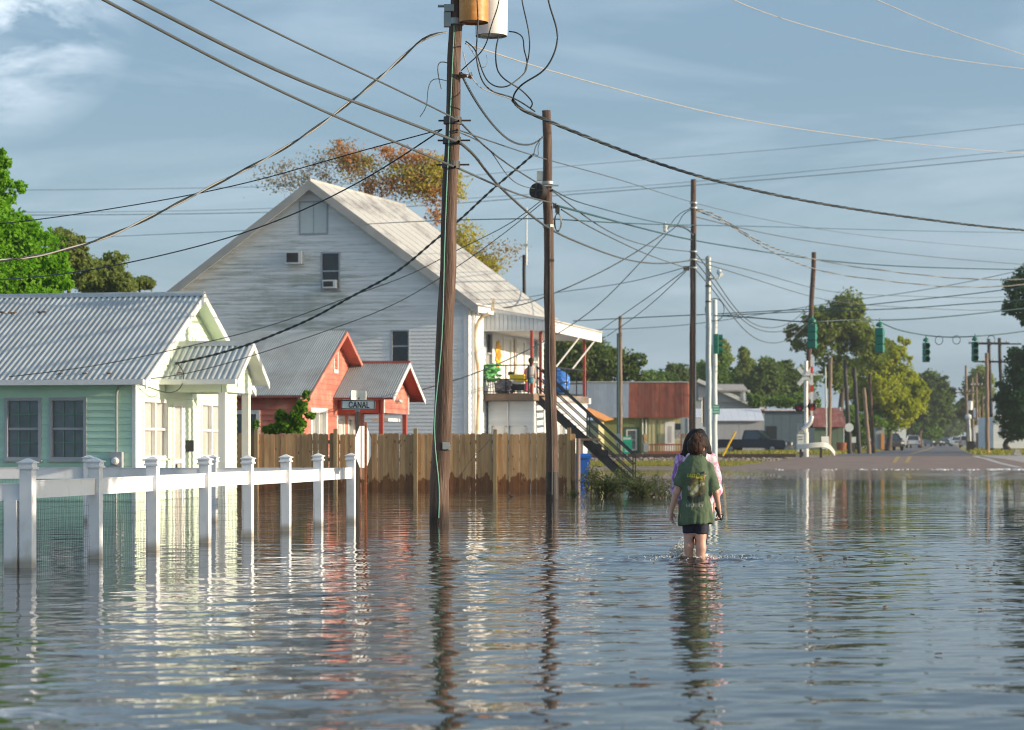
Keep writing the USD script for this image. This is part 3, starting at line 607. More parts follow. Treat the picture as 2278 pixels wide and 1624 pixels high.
def corrugated(parent, O, e, L0, L1, s, mat, period, amp, sheet, thick=0.004, name='roof_sheet', n_per=6, mats=None, seed=0):
    """Corrugated sheets on a slope: O is a point of the eave, e the unit vector along it (from L0 to L1), s the vector from eave to ridge."""
    e = np.asarray(e, float); s = np.asarray(s, float)
    nrm = np.cross(e, s); nrm /= np.linalg.norm(nrm)
    if nrm[2] < 0: nrm = -nrm
    sheet = max(1, round(sheet / period)) * period
    k, rg = 0, random.Random(seed)
    x = L0
    while x < L1 - 1e-4:
        x1 = min(x + sheet, L1)
        t = np.linspace(x, x1, max(3, int(round((x1 - x) / period * n_per)) + 1))
        up = .002 * (k % 2)
        h = amp * np.cos(t / period * 2 * np.pi) + up
        lift = rg.uniform(0, .012)
        A = O + e * t[:, None] + nrm * h[:, None] - s / np.linalg.norm(s) * lift
        B = A + s + s / np.linalg.norm(s) * lift
        n = len(t)
        v = np.vstack([A, B, A - nrm * thick, B - nrm * thick])
        i = np.arange(n - 1)
        f = np.concatenate([np.stack([i, i + 1, n + i + 1], 1), np.stack([i, n + i + 1, n + i], 1), np.stack([2 * n + i, 3 * n + i + 1, 2 * n + i + 1], 1), np.stack([2 * n + i, 3 * n + i, 3 * n + i + 1], 1),
                            np.stack([i, 2 * n + i + 1, i + 1], 1), np.stack([i, 2 * n + i, 2 * n + i + 1], 1)])
        if np.dot(np.cross(e, s), nrm) < 0: f = f[:, ::-1]
        obj(name, trimesh.Trimesh(v, f, process=False), (mats[k % len(mats)] if mats else mat), parent, smooth=True if False else 40)
        x = x1; k += 1

def quadslab(parent, name, p, th, mat, down=True):
    """A flat plate from four corners with thickness downwards."""
    p = np.asarray(p, float); n = np.cross(p[1] - p[0], p[3] - p[0]); n /= np.linalg.norm(n)
    if n[2] < 0: n = -n
    q = p - n * th
    m = hexa(list(q) + list(p))
    m.fix_normals()
    return obj(name, m, mat, parent)

# ------------------------------------------------------------------ mint cottage
C0 = np.array([-7.459, 45.0, 0.0])
mint = thing('cottage', 'mint green cottage with corrugated metal roof and small gabled porch', 'house', C0)
G = Wall(C0, STREET, ACROSS)                      # gable wall facing the street
S = Wall(C0, -ACROSS, -STREET)                    # side wall facing the camera
GW, ZE, ZR, OV, OG = 6.6, 2.50, 4.30, 0.36, 0.33
sl = (ZR - 2.36) / (GW / 2 + OV)
holes = [window(mint, S, 1.00, 0.82, 1.78, 2.06, 'window_frame_grey', .06, .045, 2, (3, 2), 'mint_muntin', 'curtain_dark', 'curtain_dark'),
         window(mint, S, 1.95, 0.82, 2.72, 2.06, 'window_frame_grey', .06, .045, 2, (3, 2), 'mint_muntin', 'curtain_dark', 'curtain_dark'),
         window(mint, S, 4.6, 0.82, 5.35, 2.06, 'window_frame_grey', .06, .045, 2, (3, 2), 'mint_muntin', 'curtain_dark')]
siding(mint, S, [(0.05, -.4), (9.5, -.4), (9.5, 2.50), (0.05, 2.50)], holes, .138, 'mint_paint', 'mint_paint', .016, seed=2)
holes = [window(mint, G, .42, .84, 1.90, 2.04, 'white_paint', .06, .03, 2, (0, 0), None, 'blind_pink', cols=2), window(mint, G, 4.05, .84, 5.55, 2.04, 'white_paint', .06, .03, 2, (0, 0), None, 'blind_pink', cols=2)]
gable = [(0.05, -.4), (GW, -.4), (GW, ZE + .02), (GW / 2, ZR - .06), (.05, ZE + .02)]
holes.append(rect(2.2, -.4, 2.92, 1.98))
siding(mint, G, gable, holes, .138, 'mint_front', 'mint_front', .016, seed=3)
door = obj('door', [G.box(2.2, -.35, 2.26, 1.98, -.02, .035), G.box(2.86, -.35, 2.92, 1.98, -.02, .035), G.box(2.26, 1.92, 2.86, 1.98, -.02, .034), G.box(2.26, .74, 2.86, .82, -.02, .03), G.box(2.26, -.35, 2.34, 1.92, -.015, .022), G.box(2.78, -.35, 2.86, 1.92, -.015, .022)], 'door_white', mint)
for za, zb_ in ((.83, 1.92), (-.3, .73)):
    q_ = [G.pt(2.34, za, -.008), G.pt(2.78, za, -.008), G.pt(2.78, zb_, -.008), G.pt(2.34, zb_, -.008)]
    obj('pane', trimesh.Trimesh(q_, [[0, 1, 2], [0, 2, 3]] if np.dot(np.cross(G.a, UP), G.n) > 0 else [[0, 2, 1], [0, 3, 2]], process=False), 'pane', door)
obj('screen', G.box(2.34, -.3, 2.78, 1.92, -.03, -.02), 'blind_pink', door)
obj('handle', G.box(2.36, .55, 2.39, .72, .023, .06), 'brass', door)
obj('mailbox', G.box(3.02, .98, 3.30, 1.22, .022, .11), 'black_steel', mint)
for w, s0, s1 in ((G, -.03, .05), (S, -.03, .05)):
    obj('corner_trim', w.box(s0, -.4, s1, 2.49, .0 if w is G else .001, .028), 'mint_front' if w is G else 'white_paint', mint)
v = obj('vent', [G.box(3.42, 3.0, 3.46, 3.42, .0, .045), G.box(3.66, 3.0, 3.70, 3.42, .0, .045), G.box(3.46, 3.38, 3.66, 3.42, .0, .044), G.box(3.46, 3.0, 3.66, 3.04, .0, .044)], 'mint_front', mint)
obj('louvre', [hexa([G.pt(3.46, z, .025), G.pt(3.66, z, .025), G.pt(3.66, z + .008, .03), G.pt(3.46, z + .008, .03), G.pt(3.46, z + .03, .012), G.pt(3.66, z + .03, .012), G.pt(3.66, z + .038, .016), G.pt(3.46, z + .038, .016)]) for z in np.arange(3.05, 3.36, .045)], 'curtain', v)
# meter box, conduit and weatherhead on the side wall
mb = obj('meter_box', [S.box(.22, .62, .46, .98, .02, .14)], 'window_frame_grey', mint)
obj('meter', lathe([(0, 0), (.075, 0), (.08, .02), (.075, .06), (.05, .09), (0, .095)], S.pt(.35, .80, .14), 16, S.n), 'porcelain', mb)
obj('conduit', [tube(spline([S.pt(.35, .98, .07), S.pt(.35, 1.6, .07), S.pt(.35, 2.05, .07), S.pt(.30, 2.26, .08), S.pt(.15, 2.33, .09), S.pt(.02, 2.34, .1)], 24), .026, 8), tube([S.pt(.36, .62, .06), S.pt(.36, -.3, .06)], .018, 6)], 'galv_steel', mint)
# roof
for sgn, e0 in ((1, -OV), (-1, GW + OV)):
    O = G.pt(e0, 2.36 + .045, 0)
    sv = STREET * sgn * (GW / 2 + OV) + UP * (ZR - 2.36)
    corrugated(mint, O, -ACROSS, -OG, 9.6, sv, 'galvanised', .122, .017, 1.05)
    quadslab(mint, 'roof_deck', [G.pt(e0, 2.36, OG - .01), G.pt(e0, 2.36, -9.5), G.pt(e0, 2.36, -9.5) + sv, G.pt(e0, 2.36, OG - .01) + sv], .06, 'mint_front')
    # barge board on the gable
    b0, b1 = G.pt(e0, 2.36 + .02, OG), G.pt(GW / 2, ZR + .02, OG)
    obj('barge_board', hexa([b0 - UP * .16, b1 - UP * .16, b1 - UP * .16 + ACROSS * .03, b0 - UP * .16 + ACROSS * .03, b0, b1, b1 + ACROSS * .03, b0 + ACROSS * .03]), 'white_paint', mint)
obj('ridge_cap', [hexa([G.pt(GW / 2 - .16, ZR - .035, OG + .02), G.pt(GW / 2 - .16, ZR - .035, -9.6), G.pt(GW / 2, ZR + .055, -9.6), G.pt(GW / 2, ZR + .055, OG + .02), G.pt(GW / 2 - .16, ZR - .025, OG + .02), G.pt(GW / 2 - .16, ZR - .025, -9.6), G.pt(GW / 2, ZR + .075, -9.6), G.pt(GW / 2, ZR + .075, OG + .02)]),
                  hexa([G.pt(GW / 2 + .16, ZR - .035, OG + .02), G.pt(GW / 2 + .16, ZR - .035, -9.6), G.pt(GW / 2, ZR + .055, -9.6), G.pt(GW / 2, ZR + .055, OG + .02), G.pt(GW / 2 + .16, ZR - .025, OG + .02), G.pt(GW / 2 + .16, ZR - .025, -9.6), G.pt(GW / 2, ZR + .075, -9.6), G.pt(GW / 2, ZR + .075, OG + .02)])], 'galvanised', mint)
def gutter(parent, W2, e0, z, n0, n1, out=-1):
    # W2: gable wall frame; the gutter runs from n0 to n1 along its normal at s = e0
    s = -1 if out < 0 else 1
    obj('gutter', [obox(W2.pt(e0, z - .10, n0), W2.n * (n1 - n0), W2.a * s * .012, UP * .10), obox(W2.pt(e0 + s * .012, z - .10, n0), W2.n * (n1 - n0), W2.a * s * .09, UP * .012), obox(W2.pt(e0 + s * .102, z - .10, n0), W2.n * (n1 - n0), W2.a * s * .012, UP * .105),
                   obox(W2.pt(e0, z - .10, n1), W2.n * .008, W2.a * s * .114, UP * .1)], 'white_paint', parent)
gutter(mint, G, -OV, 2.40, -9.5, OG)
for q in range(9):   # leaf litter caught on the metal
    px = [12, 30, 40, 97, 108, 150, 205, 260, 420][q]; zz = [3.86, 3.84, 3.84, 3.85, 3.85, 2.46, 2.46, 2.46, 2.46][q]
    t = (zz - 2.36) / sl - OV
    y = 45 + t * .983 + 1
    xx = (px - CX) * y / F
    m = trimesh.creation.icosphere(1, 1.0); m.apply_scale((.055, .03, .018)); m.apply_translation((xx, C0[1] + t * .983 - (xx + 7.46 - t * .185) * .19, zz + .075))
    obj('dead_leaves', m, 'leaf_litter', mint)
# porch
PT, PHW, PE = 2.62, 1.12, 1.62
zr, ze = 3.22, 2.42
sv0 = lambda sgn: STREET * sgn * PHW + UP * (zr - ze)
for sgn, e0 in ((1, PT - PHW), (-1, PT + PHW)):
    corrugated(mint, G.pt(e0, ze + .04, 0), ACROSS, .01, PE, sv0(sgn), 'galvanised', .122, .017, .98, name='porch_roof_sheet')
    quadslab(mint, 'porch_roof_deck', [G.pt(e0, ze, .02), G.pt(e0, ze, PE - .01), G.pt(e0, ze, PE - .01) + sv0(sgn), G.pt(e0, ze, .02) + sv0(sgn)], .05, 'white_paint')
    b0, b1 = G.pt(e0, ze + .02, PE), G.pt(PT, zr + .02, PE)
    obj('porch_barge_board', hexa([b0 - UP * .14, b1 - UP * .14, b1 - UP * .14 + ACROSS * .03, b0 - UP * .14 + ACROSS * .03, b0, b1, b1 + ACROSS * .03, b0 + ACROSS * .03]), 'white_paint', mint)
obj('porch_ridge_cap', [hexa([G.pt(PT + k * .14, zr - .05, .02), G.pt(PT + k * .14, zr - .05, PE + .02), G.pt(PT, zr + .05, PE + .02), G.pt(PT, zr + .05, .02), G.pt(PT + k * .14, zr - .04, .02), G.pt(PT + k * .14, zr - .04, PE + .02), G.pt(PT, zr + .07, PE + .02), G.pt(PT, zr + .07, .02)]) for k in (-1, 1)], 'galvanised', mint)
PW = Wall(G.pt(0, 0, PE - .30), STREET, ACROSS)
siding(mint, PW, [(PT - .86, 2.20), (PT + .86, 2.20), (PT + .86, 2.48), (PT, 3.10), (PT - .86, 2.48)], [], .138, 'mint_front', 'mint_front', .014, seed=4, name='porch_gable_board')
gutter(mint, G, PT - PHW, ze + .03, .02, PE)
for q in (-.86, .77): obj('porch_beam', obox(G.pt(PT + q, 2.20, .03), STREET * .09, ACROSS * (PE - .44), UP * .16), 'mint_front', mint)
for t in (PT - .80, PT + .80):
    obj('porch_post', obox(G.pt(t - .075, -.4, PE - .47), STREET * .15, ACROSS * .15, UP * 2.598), 'white_paint', mint)

# ------------------------------------------------------------------ red cottage
R0 = np.array([-5.78, 62.0, 0.0])
red = thing('cottage', 'red wooden cottage with narrow corrugated roof and open gable porch', 'house', R0)
RG, RS = Wall(R0, STREET, ACROSS), Wall(R0, -ACROSS, -STREET)
RW, re, rr, ro, rog = 7.0, 2.44, 4.38, .42, .40
rsl = (rr - re) / (RW / 2 + ro)
h1 = [window(red, RS, 1.12, .75, 1.98, 2.08, 'white_paint', .11, .04, 1, curtain='curtain_dark')]
siding(red, RS, [(.05, -.3), (10, -.3), (10, 2.6), (.05, 2.6)], h1, .15, 'red_paint', 'red_paint', .018, seed=6)
h2 = [window(red, RG, 1.0, .85, 2.72, 2.16, 'white_paint', .13, .04, 1, curtain='curtain', cols=2), rect(3.75, -.3, 4.65, 1.98), rect(5.0, .8, 5.75, 1.98)]
siding(red, RG, [(.05, -.3), (RW, -.3), (RW, 2.60), (RW / 2, rr - .08), (.05, 2.60)], h2, .15, 'red_paint', 'red_paint', .018, seed=7)
d = obj('door', [RG.box(3.75, -.28, 3.85, 1.98, -.02, .035), RG.box(4.55, -.28, 4.65, 1.98, -.02, .035), RG.box(3.85, 1.86, 4.55, 1.98, -.02, .034), RG.box(3.86, -.28, 4.54, 1.85, -.04, -.01)], 'door_white', red)
obj('pane', RG.box(4.0, .9, 4.4, 1.7, -.009, -.006), 'curtain', d)
window(red, RG, 5.0, .8, 5.75, 1.98, 'white_paint', .1, .04, 2, curtain='curtain_dark')
obj('corner_trim', RG.box(-.03, -.3, .05, 2.6, .001, .03), 'white_paint', red)
obj('corner_trim', RS.box(-.03, -.3, .05, 2.6, .0, .029), 'white_paint', red)
v = obj('vent', [RG.box(3.42, 3.20, 3.48, 3.86, 0, .045), RG.box(3.82, 3.20, 3.88, 3.86, 0, .045), RG.box(3.48, 3.8, 3.82, 3.86, 0, .044), RG.box(3.48, 3.20, 3.82, 3.3, 0, .044)], 'white_paint', red)
obj('louvre', [hexa([RG.pt(3.48, z, .03), RG.pt(3.82, z, .03), RG.pt(3.82, z + .01, .034), RG.pt(3.48, z + .01, .034), RG.pt(3.48, z + .045, .0), RG.pt(3.82, z + .045, .0), RG.pt(3.82, z + .055, .004), RG.pt(3.48, z + .055, .004)]) for z in np.arange(3.32, 3.78, .075)], 'red_trim', v)
for sgn, e0 in ((1, -ro), (-1, RW + ro)):
    sv = STREET * sgn * (RW / 2 + ro) + UP * (rr - re)
    corrugated(red, RG.pt(e0, re + .03, 0), -ACROSS, -rog, 11, sv, 'galvanised_aged', .066, .015, .70, n_per=5, seed=3)
    quadslab(red, 'roof_deck', [RG.pt(e0, re, rog - .02), RG.pt(e0, re, -10.9), RG.pt(e0, re, -10.9) + sv, RG.pt(e0, re, rog - .02) + sv], .03, 'red_paint')
    b0, b1 = RG.pt(e0, re + .0, rog - .01), RG.pt(RW / 2, rr + .0, rog - .01)
    obj('barge_board', hexa([b0 - UP * .11, b1 - UP * .11, b1 - UP * .11 + ACROSS * .03, b0 - UP * .11 + ACROSS * .03, b0, b1, b1 + ACROSS * .03, b0 + ACROSS * .03]), 'red_paint', red)
for k in range(12):   # rafter tails under the side eave
    a = RG.pt(-ro + .03, re - .05, .2 - k * .62)
    obj('rafter_tail', hexa([a, a - ACROSS * .05, a - ACROSS * .05 + STREET * .36 - UP * .02, a + STREET * .36 - UP * .02, a + UP * .02, a - ACROSS * .05 + UP * .02, a - ACROSS * .05 + STREET * .36 + UP * .19, a + STREET * .36 + UP * .19]), 'red_trim', red)
RT, RHW, RE = 5.42, 2.05, 1.80
zr, ze = 3.52, 2.45
for sgn, e0 in ((1, RT - RHW), (-1, RT + RHW)):
    sv = STREET * sgn * RHW + UP * (zr - ze)
    corrugated(red, RG.pt(e0, ze + .03, 0), ACROSS, .01, RE, sv, 'galvanised_aged', .066, .015, .70, n_per=5, name='porch_roof_sheet', seed=4)
    quadslab(red, 'porch_roof_deck', [RG.pt(e0, ze, .02), RG.pt(e0, ze, RE - .02), RG.pt(e0, ze, RE - .02) + sv, RG.pt(e0, ze, .02) + sv], .03, 'red_trim')
    b0, b1 = RG.pt(e0, ze, RE - .01), RG.pt(RT, zr, RE - .01)
    obj('porch_barge_board', hexa([b0 - UP * .10, b1 - UP * .10, b1 - UP * .10 + ACROSS * .025, b0 - UP * .10 + ACROSS * .025, b0 + UP * .03, b1 + UP * .03, b1 + UP * .03 + ACROSS * .025, b0 + UP * .03 + ACROSS * .025]), 'white_paint', red, label='chipped cream barge board of the porch')
obj('porch_ridge_cap', obox(RG.pt(RT - .05, zr + .03, .02), STREET * .1, ACROSS * RE, UP * .05), 'red_trim', red)
RP = Wall(RG.pt(0, 0, RE - .42), STREET, ACROSS)
siding(red, RP, [(RT - 1.5, 2.05), (RT + 1.5, 2.05), (RT + 1.5, 2.62), (RT, 3.38), (RT - 1.5, 2.62)], [], .15, 'red_paint', 'red_paint', .016, seed=8, name='porch_gable_board')
obj('porch_trim', [RP.box(RT - 1.56, 2.05, RT - 1.48, 2.62, .0, .03), RP.box(RT + 1.48, 2.05, RT + 1.56, 2.62, .0, .03)], 'white_paint', red)
for q in (-1.55, 1.45): obj('porch_beam', obox(RG.pt(RT + q, 2.05, .03), STREET * .1, ACROSS * (RE - .58), UP * .42), 'red_trim', red)
for t in (RT - 1.46, RT + 1.46):
    obj('porch_post', obox(RG.pt(t - .06, -.3, RE - .56), STREET * .12, ACROSS * .12, UP * 2.34), 'red_trim', red)
obj('floodlight', [cbox(RP.pt(RT - .15, 2.46, .05), .18, .10, .05), sphere(RP.pt(RT - .05, 2.42, .12), .055, 1), sphere(RP.pt(RT + .10, 2.41, .12), .055, 1)], 'porcelain', red)
obj('awning', obox(RG.pt(RT + .2, 1.83, .6), STREET * 1.5, ACROSS * .5, UP * .09), 'white_paint', red)
# ------------------------------------------------------------------ big white house
WA = math.radians(9.5)
W0 = P(1040, HY + CAM_H * F / 76.0, 76.0); W0[2] = 0
wa = np.array([-math.cos(WA), math.sin(WA), 0.0])            # along the gable wall, to the left
wn = np.array([-math.sin(WA), -math.cos(WA), 0.0])
wd = np.array([math.sin(math.radians(19)), math.cos(math.radians(19)), 0.0])   # along the side wall, away
wsn = np.array([wd[1], -wd[0], 0.0])
big = thing('white_house', 'tall weathered white gabled house with mould streaks on its boards', 'house', W0)
WG, WS = Wall(W0, wa, wn), Wall(W0, wd, wsn)
HW = 10.55; EAVE, APEX = 5.95, 10.02; DEPTH = 8.1
def on_gable(px, py):
    """Wall coordinates of the spot of the gable wall seen at that pixel."""
    k = (px - CX) / F
    s = (k * W0[1] - W0[0]) / (wa[0] - k * wa[1]); Y = W0[1] + wa[1] * s
    return s, CAM_H - (py - HY) * Y / F
hs = []
def wwin(x0, y0, x1, y1, **kw):
    a, b = on_gable(x1, y1), on_gable(x0, y0)
    h = window(big, WG, a[0], a[1], b[0], b[1], **kw); hs.append(h); return a, b
wwin(870, 734, 911, 806, frame='window_frame_grey', fw=.045, proud=.03, panes=2, curtain='window_dark')
wwin(714, 561, 757, 645, frame='window_frame_grey', fw=.05, proud=.035, panes=2, curtain='window_dark')
def ac_unit(x0, y0, x1, y1):
    a, b = on_gable(x1, y1), on_gable(x0, y0)
    u = obj('air_conditioner', WG.box(a[0], a[1], b[0], b[1], -.1, .30), 'aluminium', big)
    g = .07 * (b[0] - a[0]); z0, z1 = a[1] + .05, b[1] - .05
    obj('grille', WG.box(a[0] + g * 3, z0, b[0] - g, z1, .301, .306), 'dark_iron', u)
    obj('grille_slat', [WG.box(a[0] + g * 3, z, b[0] - g, z + .008, .307, .314) for z in np.arange(z0 + .03, z1, .035)], 'cable_grey', u)
    return rect(a[0] + .01, a[1] + .01, b[0] - .01, b[1] - .01)
hs.append(ac_unit(640, 561, 676, 588))
ac_unit(722, 624, 752, 642)
a, b = on_gable(727, 518), on_gable(669, 451)
hs.append(rect(a[0], a[1], b[0], b[1]))
bd = obj('boarded_window', WG.box(a[0], a[1], b[0], b[1], -.05, .022), 'sign_grey', big)
for q in ((a[0] - .05, a[1] - .05, a[0], b[1] + .05), (b[0], a[1] - .05, b[0] + .05, b[1] + .05), (a[0], b[1], b[0], b[1] + .05), (a[0], a[1] - .05, b[0], a[1])):
    obj('board_frame', WG.box(*q, 0, .04), 'window_frame_grey', bd)
obj('board_joint', WG.box((a[0] + b[0]) / 2 - .015, a[1], (a[0] + b[0]) / 2 + .015, b[1], .0221, .03), 'curtain', bd)
siding(big, WG, [(.12, -.3), (HW, -.3), (HW, EAVE), (HW / 2, APEX - .12), (.12, EAVE)], hs, .122, 'mould_siding', 'mould_siding', .014, maxlen=4.2, seed=21)
# side wall towards the street
holes = [window(big, WS, 1.75, 3.55, 2.45, 5.0, 'window_frame_grey', .07, .03, 2, curtain='window_dark', lower_curtain='curtain'), rect(3.55, 2.9, 4.5, 4.92), rect(5.0, 2.9, 6.0, 4.9), rect(6.75, 3.3, 7.5, 5.0)]
window(big, WS, 6.75, 3.3, 7.5, 5.0, 'white_paint', .08, .03, 2, curtain='curtain_dark')
siding(big, WS, [(.0, -.3), (DEPTH, -.3), (DEPTH, EAVE - .2), (.0, EAVE - .2)], holes, .19, 'white_siding', 'white_siding', .018, maxlen=8, seed=22, split=False)
for s0, s1, h in ((3.55, 4.5, 4.92), (5.0, 6.0, 4.9)):
    d = obj('door', [WS.box(s0, 2.9, s0 + .1, h, -.03, .04), WS.box(s1 - .1, 2.9, s1, h, -.03, .04), WS.box(s0 + .1, h - .1, s1 - .1, h, -.03, .04), WS.box(s0 + .1, 2.9, s1 - .1, h - .1, -.05, -.03)], 'door_white', big)
    obj('door_panel', [WS.box(s0 + .2, z0, s1 - .2, z1, -.029, -.015) for z0, z1 in ((3.1, 3.7), (3.85, 4.65))], 'white_paint', d)
obj('door_strip', WS.box(4.72, 2.95, 4.80, 4.9, .03, .06), 'pipe_rusty', big)
obj('corner_board', [WG.box(-.02, -.3, .12, EAVE, .0, .03)], 'white_paint', big)
obj('corner_board', [WS.box(-.03, -.3, .16, EAVE - .2, .02, .05)], 'white_paint', big)
obj('pilaster', WS.box(.35, -.3, 1.30, EAVE - .3, .021, .10), 'white_paint', big)
obj('drainpipe', [tube(spline([WS.pt(.55, 5.55, .55), WS.pt(.5, 5.45, .35), WS.pt(.45, 5.2, .19), WS.pt(.45, 4.0, .18), WS.pt(.45, 1.5, .18), WS.pt(.45, .95, .18)], 24), .055, 8), tube(spline([WS.pt(.45, .95, .18), WS.pt(.7, .90, .22), WS.pt(1.6, .98, .25), WS.pt(2.2, 1.02, .25)], 10), .055, 8)], 'pipe_rusty', big)
# roof: two plates, the left one dull tin
def rp(side, k, d, lift=0.0):
    """A roof point: k = 0 at the eave, 1 at the ridge; d along the house."""
    e = -.38 if side < 0 else HW + .38
    s = e + (HW / 2 - e) * k
    z = (EAVE - .12) + (APEX - EAVE + .12) * k + lift
    return W0 + wa * s + UP * z + wd * d
for side in (-1, 1):
    quadslab(big, 'roof_deck', [rp(side, 0, -.35), rp(side, 0, DEPTH + .2), rp(side, 1, DEPTH + .2), rp(side, 1, -.35)], .10, 'white_paint')
    n = 9
    for i in range(n):    # long metal sheets with standing edges
        d0, d1 = -.38 + (DEPTH + .6) * i / n, -.38 + (DEPTH + .6) * (i + 1) / n
        q = [rp(side, -.02, d0, .012), rp(side, -.02, d1, .012), rp(side, 1, d1, .012), rp(side, 1, d0, .012)]
        obj('roof_sheet', hexa(q + [p + UP * .012 for p in q]) if side < 0 else hexa([q[0], q[3], q[2], q[1]] + [p + UP * .012 for p in (q[0], q[3], q[2], q[1])]), 'tin_roof_white' if side < 0 else 'galvanised_aged', big)
        obj('roof_seam', bar(rp(side, 0, d1 - .01, .034), rp(side, 1, d1 - .01, .026), .022, .012), 'tin_roof_white' if side < 0 else 'galvanised_aged', big)
    # rake board and fascia
    b0, b1 = rp(side, -.02, -.40), rp(side, 1, -.40)
    obj('rake_board', hexa([b0 - UP * .30, b1 - UP * .30, b1 - UP * .30 + wd * .05, b0 - UP * .30 + wd * .05, b0 + UP * .02, b1 + UP * .02, b1 + UP * .02 + wd * .05, b0 + UP * .02 + wd * .05]), 'rake_board', big)
    fx = wsn if side < 0 else -wsn
    obj('fascia', obox(rp(side, 0, -.38, -.28), wd * (1.75 if side < 0 else DEPTH + .5), fx * .05, UP * .29), 'white_paint', big)
obj('ridge_cap', tube([rp(-1, 1, -.38, .03), rp(-1, 1, DEPTH + .2, .03)], .05, 6), 'tin_roof_white', big)
obj('eave_bracket', [cbox(rp(-1, 0, 1.15, .05) + wsn * .1, .09, .09, .42)], 'pipe_rusty', big)
# upper porch on the street side: low shed roof, boarded end, posts, deck, rails
PD0, PD1, PWID = 1.40, 7.9, 2.25
pz_in, pz_out = 5.72, 5.36
def pp(d, w, z): return W0 + wd * d + wsn * w + UP * z
ta = -wa                                               # the boarded end is square to the gable
def pe(w, z): return pp(PD0, 0, 0) + ta * w + UP * z
quadslab(big, 'porch_roof', [pe(-.1, pz_in + .1), pe(PWID + .12, pz_out + .04), pp(PD1, PWID + .1, pz_out - .10), pp(PD1, -.1, pz_in + .08)], .06, 'tin_roof_white')
nb = 15
for k in range(nb):   # vertical boards of the porch end
    w0, w1 = .02 + (PWID - .04) * k / nb, .02 + (PWID - .04) * (k + 1) / nb - .012
    z0, z1 = pz_in + (pz_out - pz_in) * w0 / PWID, pz_in + (pz_out - pz_in) * w1 / PWID
    q = [pe(w0, 5.03), pe(w1, 5.03), pe(w1, z1 - .01), pe(w0, z0 - .01)]
    obj('porch_end_board', hexa([q[0], q[1], q[1] + wd * .03, q[0] + wd * .03, q[3], q[2], q[2] + wd * .03, q[3] + wd * .03]), 'white_siding', big)
obj('porch_end_trim', hexa([pe(-.05, pz_in - .02) - wd * .03, pe(PWID + .1, pz_out - .03) - wd * .03, pe(PWID + .1, pz_out - .03), pe(-.05, pz_in - .02), pe(-.05, pz_in + .10) - wd * .03, pe(PWID + .1, pz_out + .05) - wd * .03, pe(PWID + .1, pz_out + .05), pe(-.05, pz_in + .10)]), 'white_siding', big)
a0, a1 = pe(PWID + .05, 0), pp(PD1, PWID + .05, 0)
obj('porch_fascia', hexa([a0 + UP * 4.99, a1 + UP * 4.86, a1 + UP * 4.86 - wsn * .04, a0 + UP * 4.99 - wsn * .04, a0 + UP * (pz_out + .0), a1 + UP * (pz_out - .12), a1 + UP * (pz_out - .12) - wsn * .04, a0 + UP * (pz_out + .0) - wsn * .04]), 'white_paint', big)
quadslab(big, 'porch_ceiling', [pe(0, 5.03), pe(PWID, 5.03), pp(PD1 - .05, PWID, 4.95), pp(PD1 - .05, 0, 4.97)], .03, 'white_siding')
DZ = 2.88
for k in range(9):    # deck boards, end on
    d0 = PD0 + .05 + k * .70
    obj('deck_board', obox(pp(d0, .03, DZ - .05), wd * .685, wsn * (PWID - .45), UP * .05), 'deck_wood', big)
obj('deck_beam', [obox(pp(PD0, .03, DZ - .24), wsn * (PWID - .42), wd * .05, UP * .19)], 'deck_wood', big)
obj('deck_beam', [obox(pp(PD0 + .06, PWID - .44, DZ - .24), wd * 6.3, wsn * .05, UP * .19)], 'deck_wood', big)
for d, w in ((PD0 + .10, 1.70), (PD0 + .75, 1.80), (PD1 - .55, 1.75)):
    obj('porch_post', obox(pp(d, w, DZ), wd * .09, wsn * .09, UP * (5.0 - DZ)), 'red_trim', big)
for d in (PD1 - 2.6, PD1 - .65):
    obj('porch_brace', bar(pp(d, 2.25, 4.92), pp(d - .55, 1.55, 3.85), .05), 'white_paint', big)
def rail_run(p, q, z, n, h=.95, nm='railing'):
    p, q = np.asarray(p), np.asarray(q)
    r = obj(nm, [bar(p + UP * (z + h), q + UP * (z + h), .04), bar(p + UP * (z + h * .5), q + UP * (z + h * .5), .03), bar(p + UP * (z + .06), q + UP * (z + .06), .03)], 'black_steel', big)
    for t in np.linspace(0, 1, n):
        b = p + (q - p) * t
        obj('railing_post', obox(b - np.array([.02, .02, 0]) + UP * z, [.04, 0, 0], [0, .04, 0], [0, 0, h + .01]), 'black_steel', r)
rail_run(pp(PD0 + .03, .06, 0), pp(PD0 + .03, 1.66, 0), DZ, 3)
rail_run(pp(PD0 + 1.5, 1.80, 0), pp(PD1 - .3, 1.80, 0), DZ, 5)
rail_run(pp(PD1 - .3, .1, 0), pp(PD1 - .3, 1.80, 0), DZ, 3)
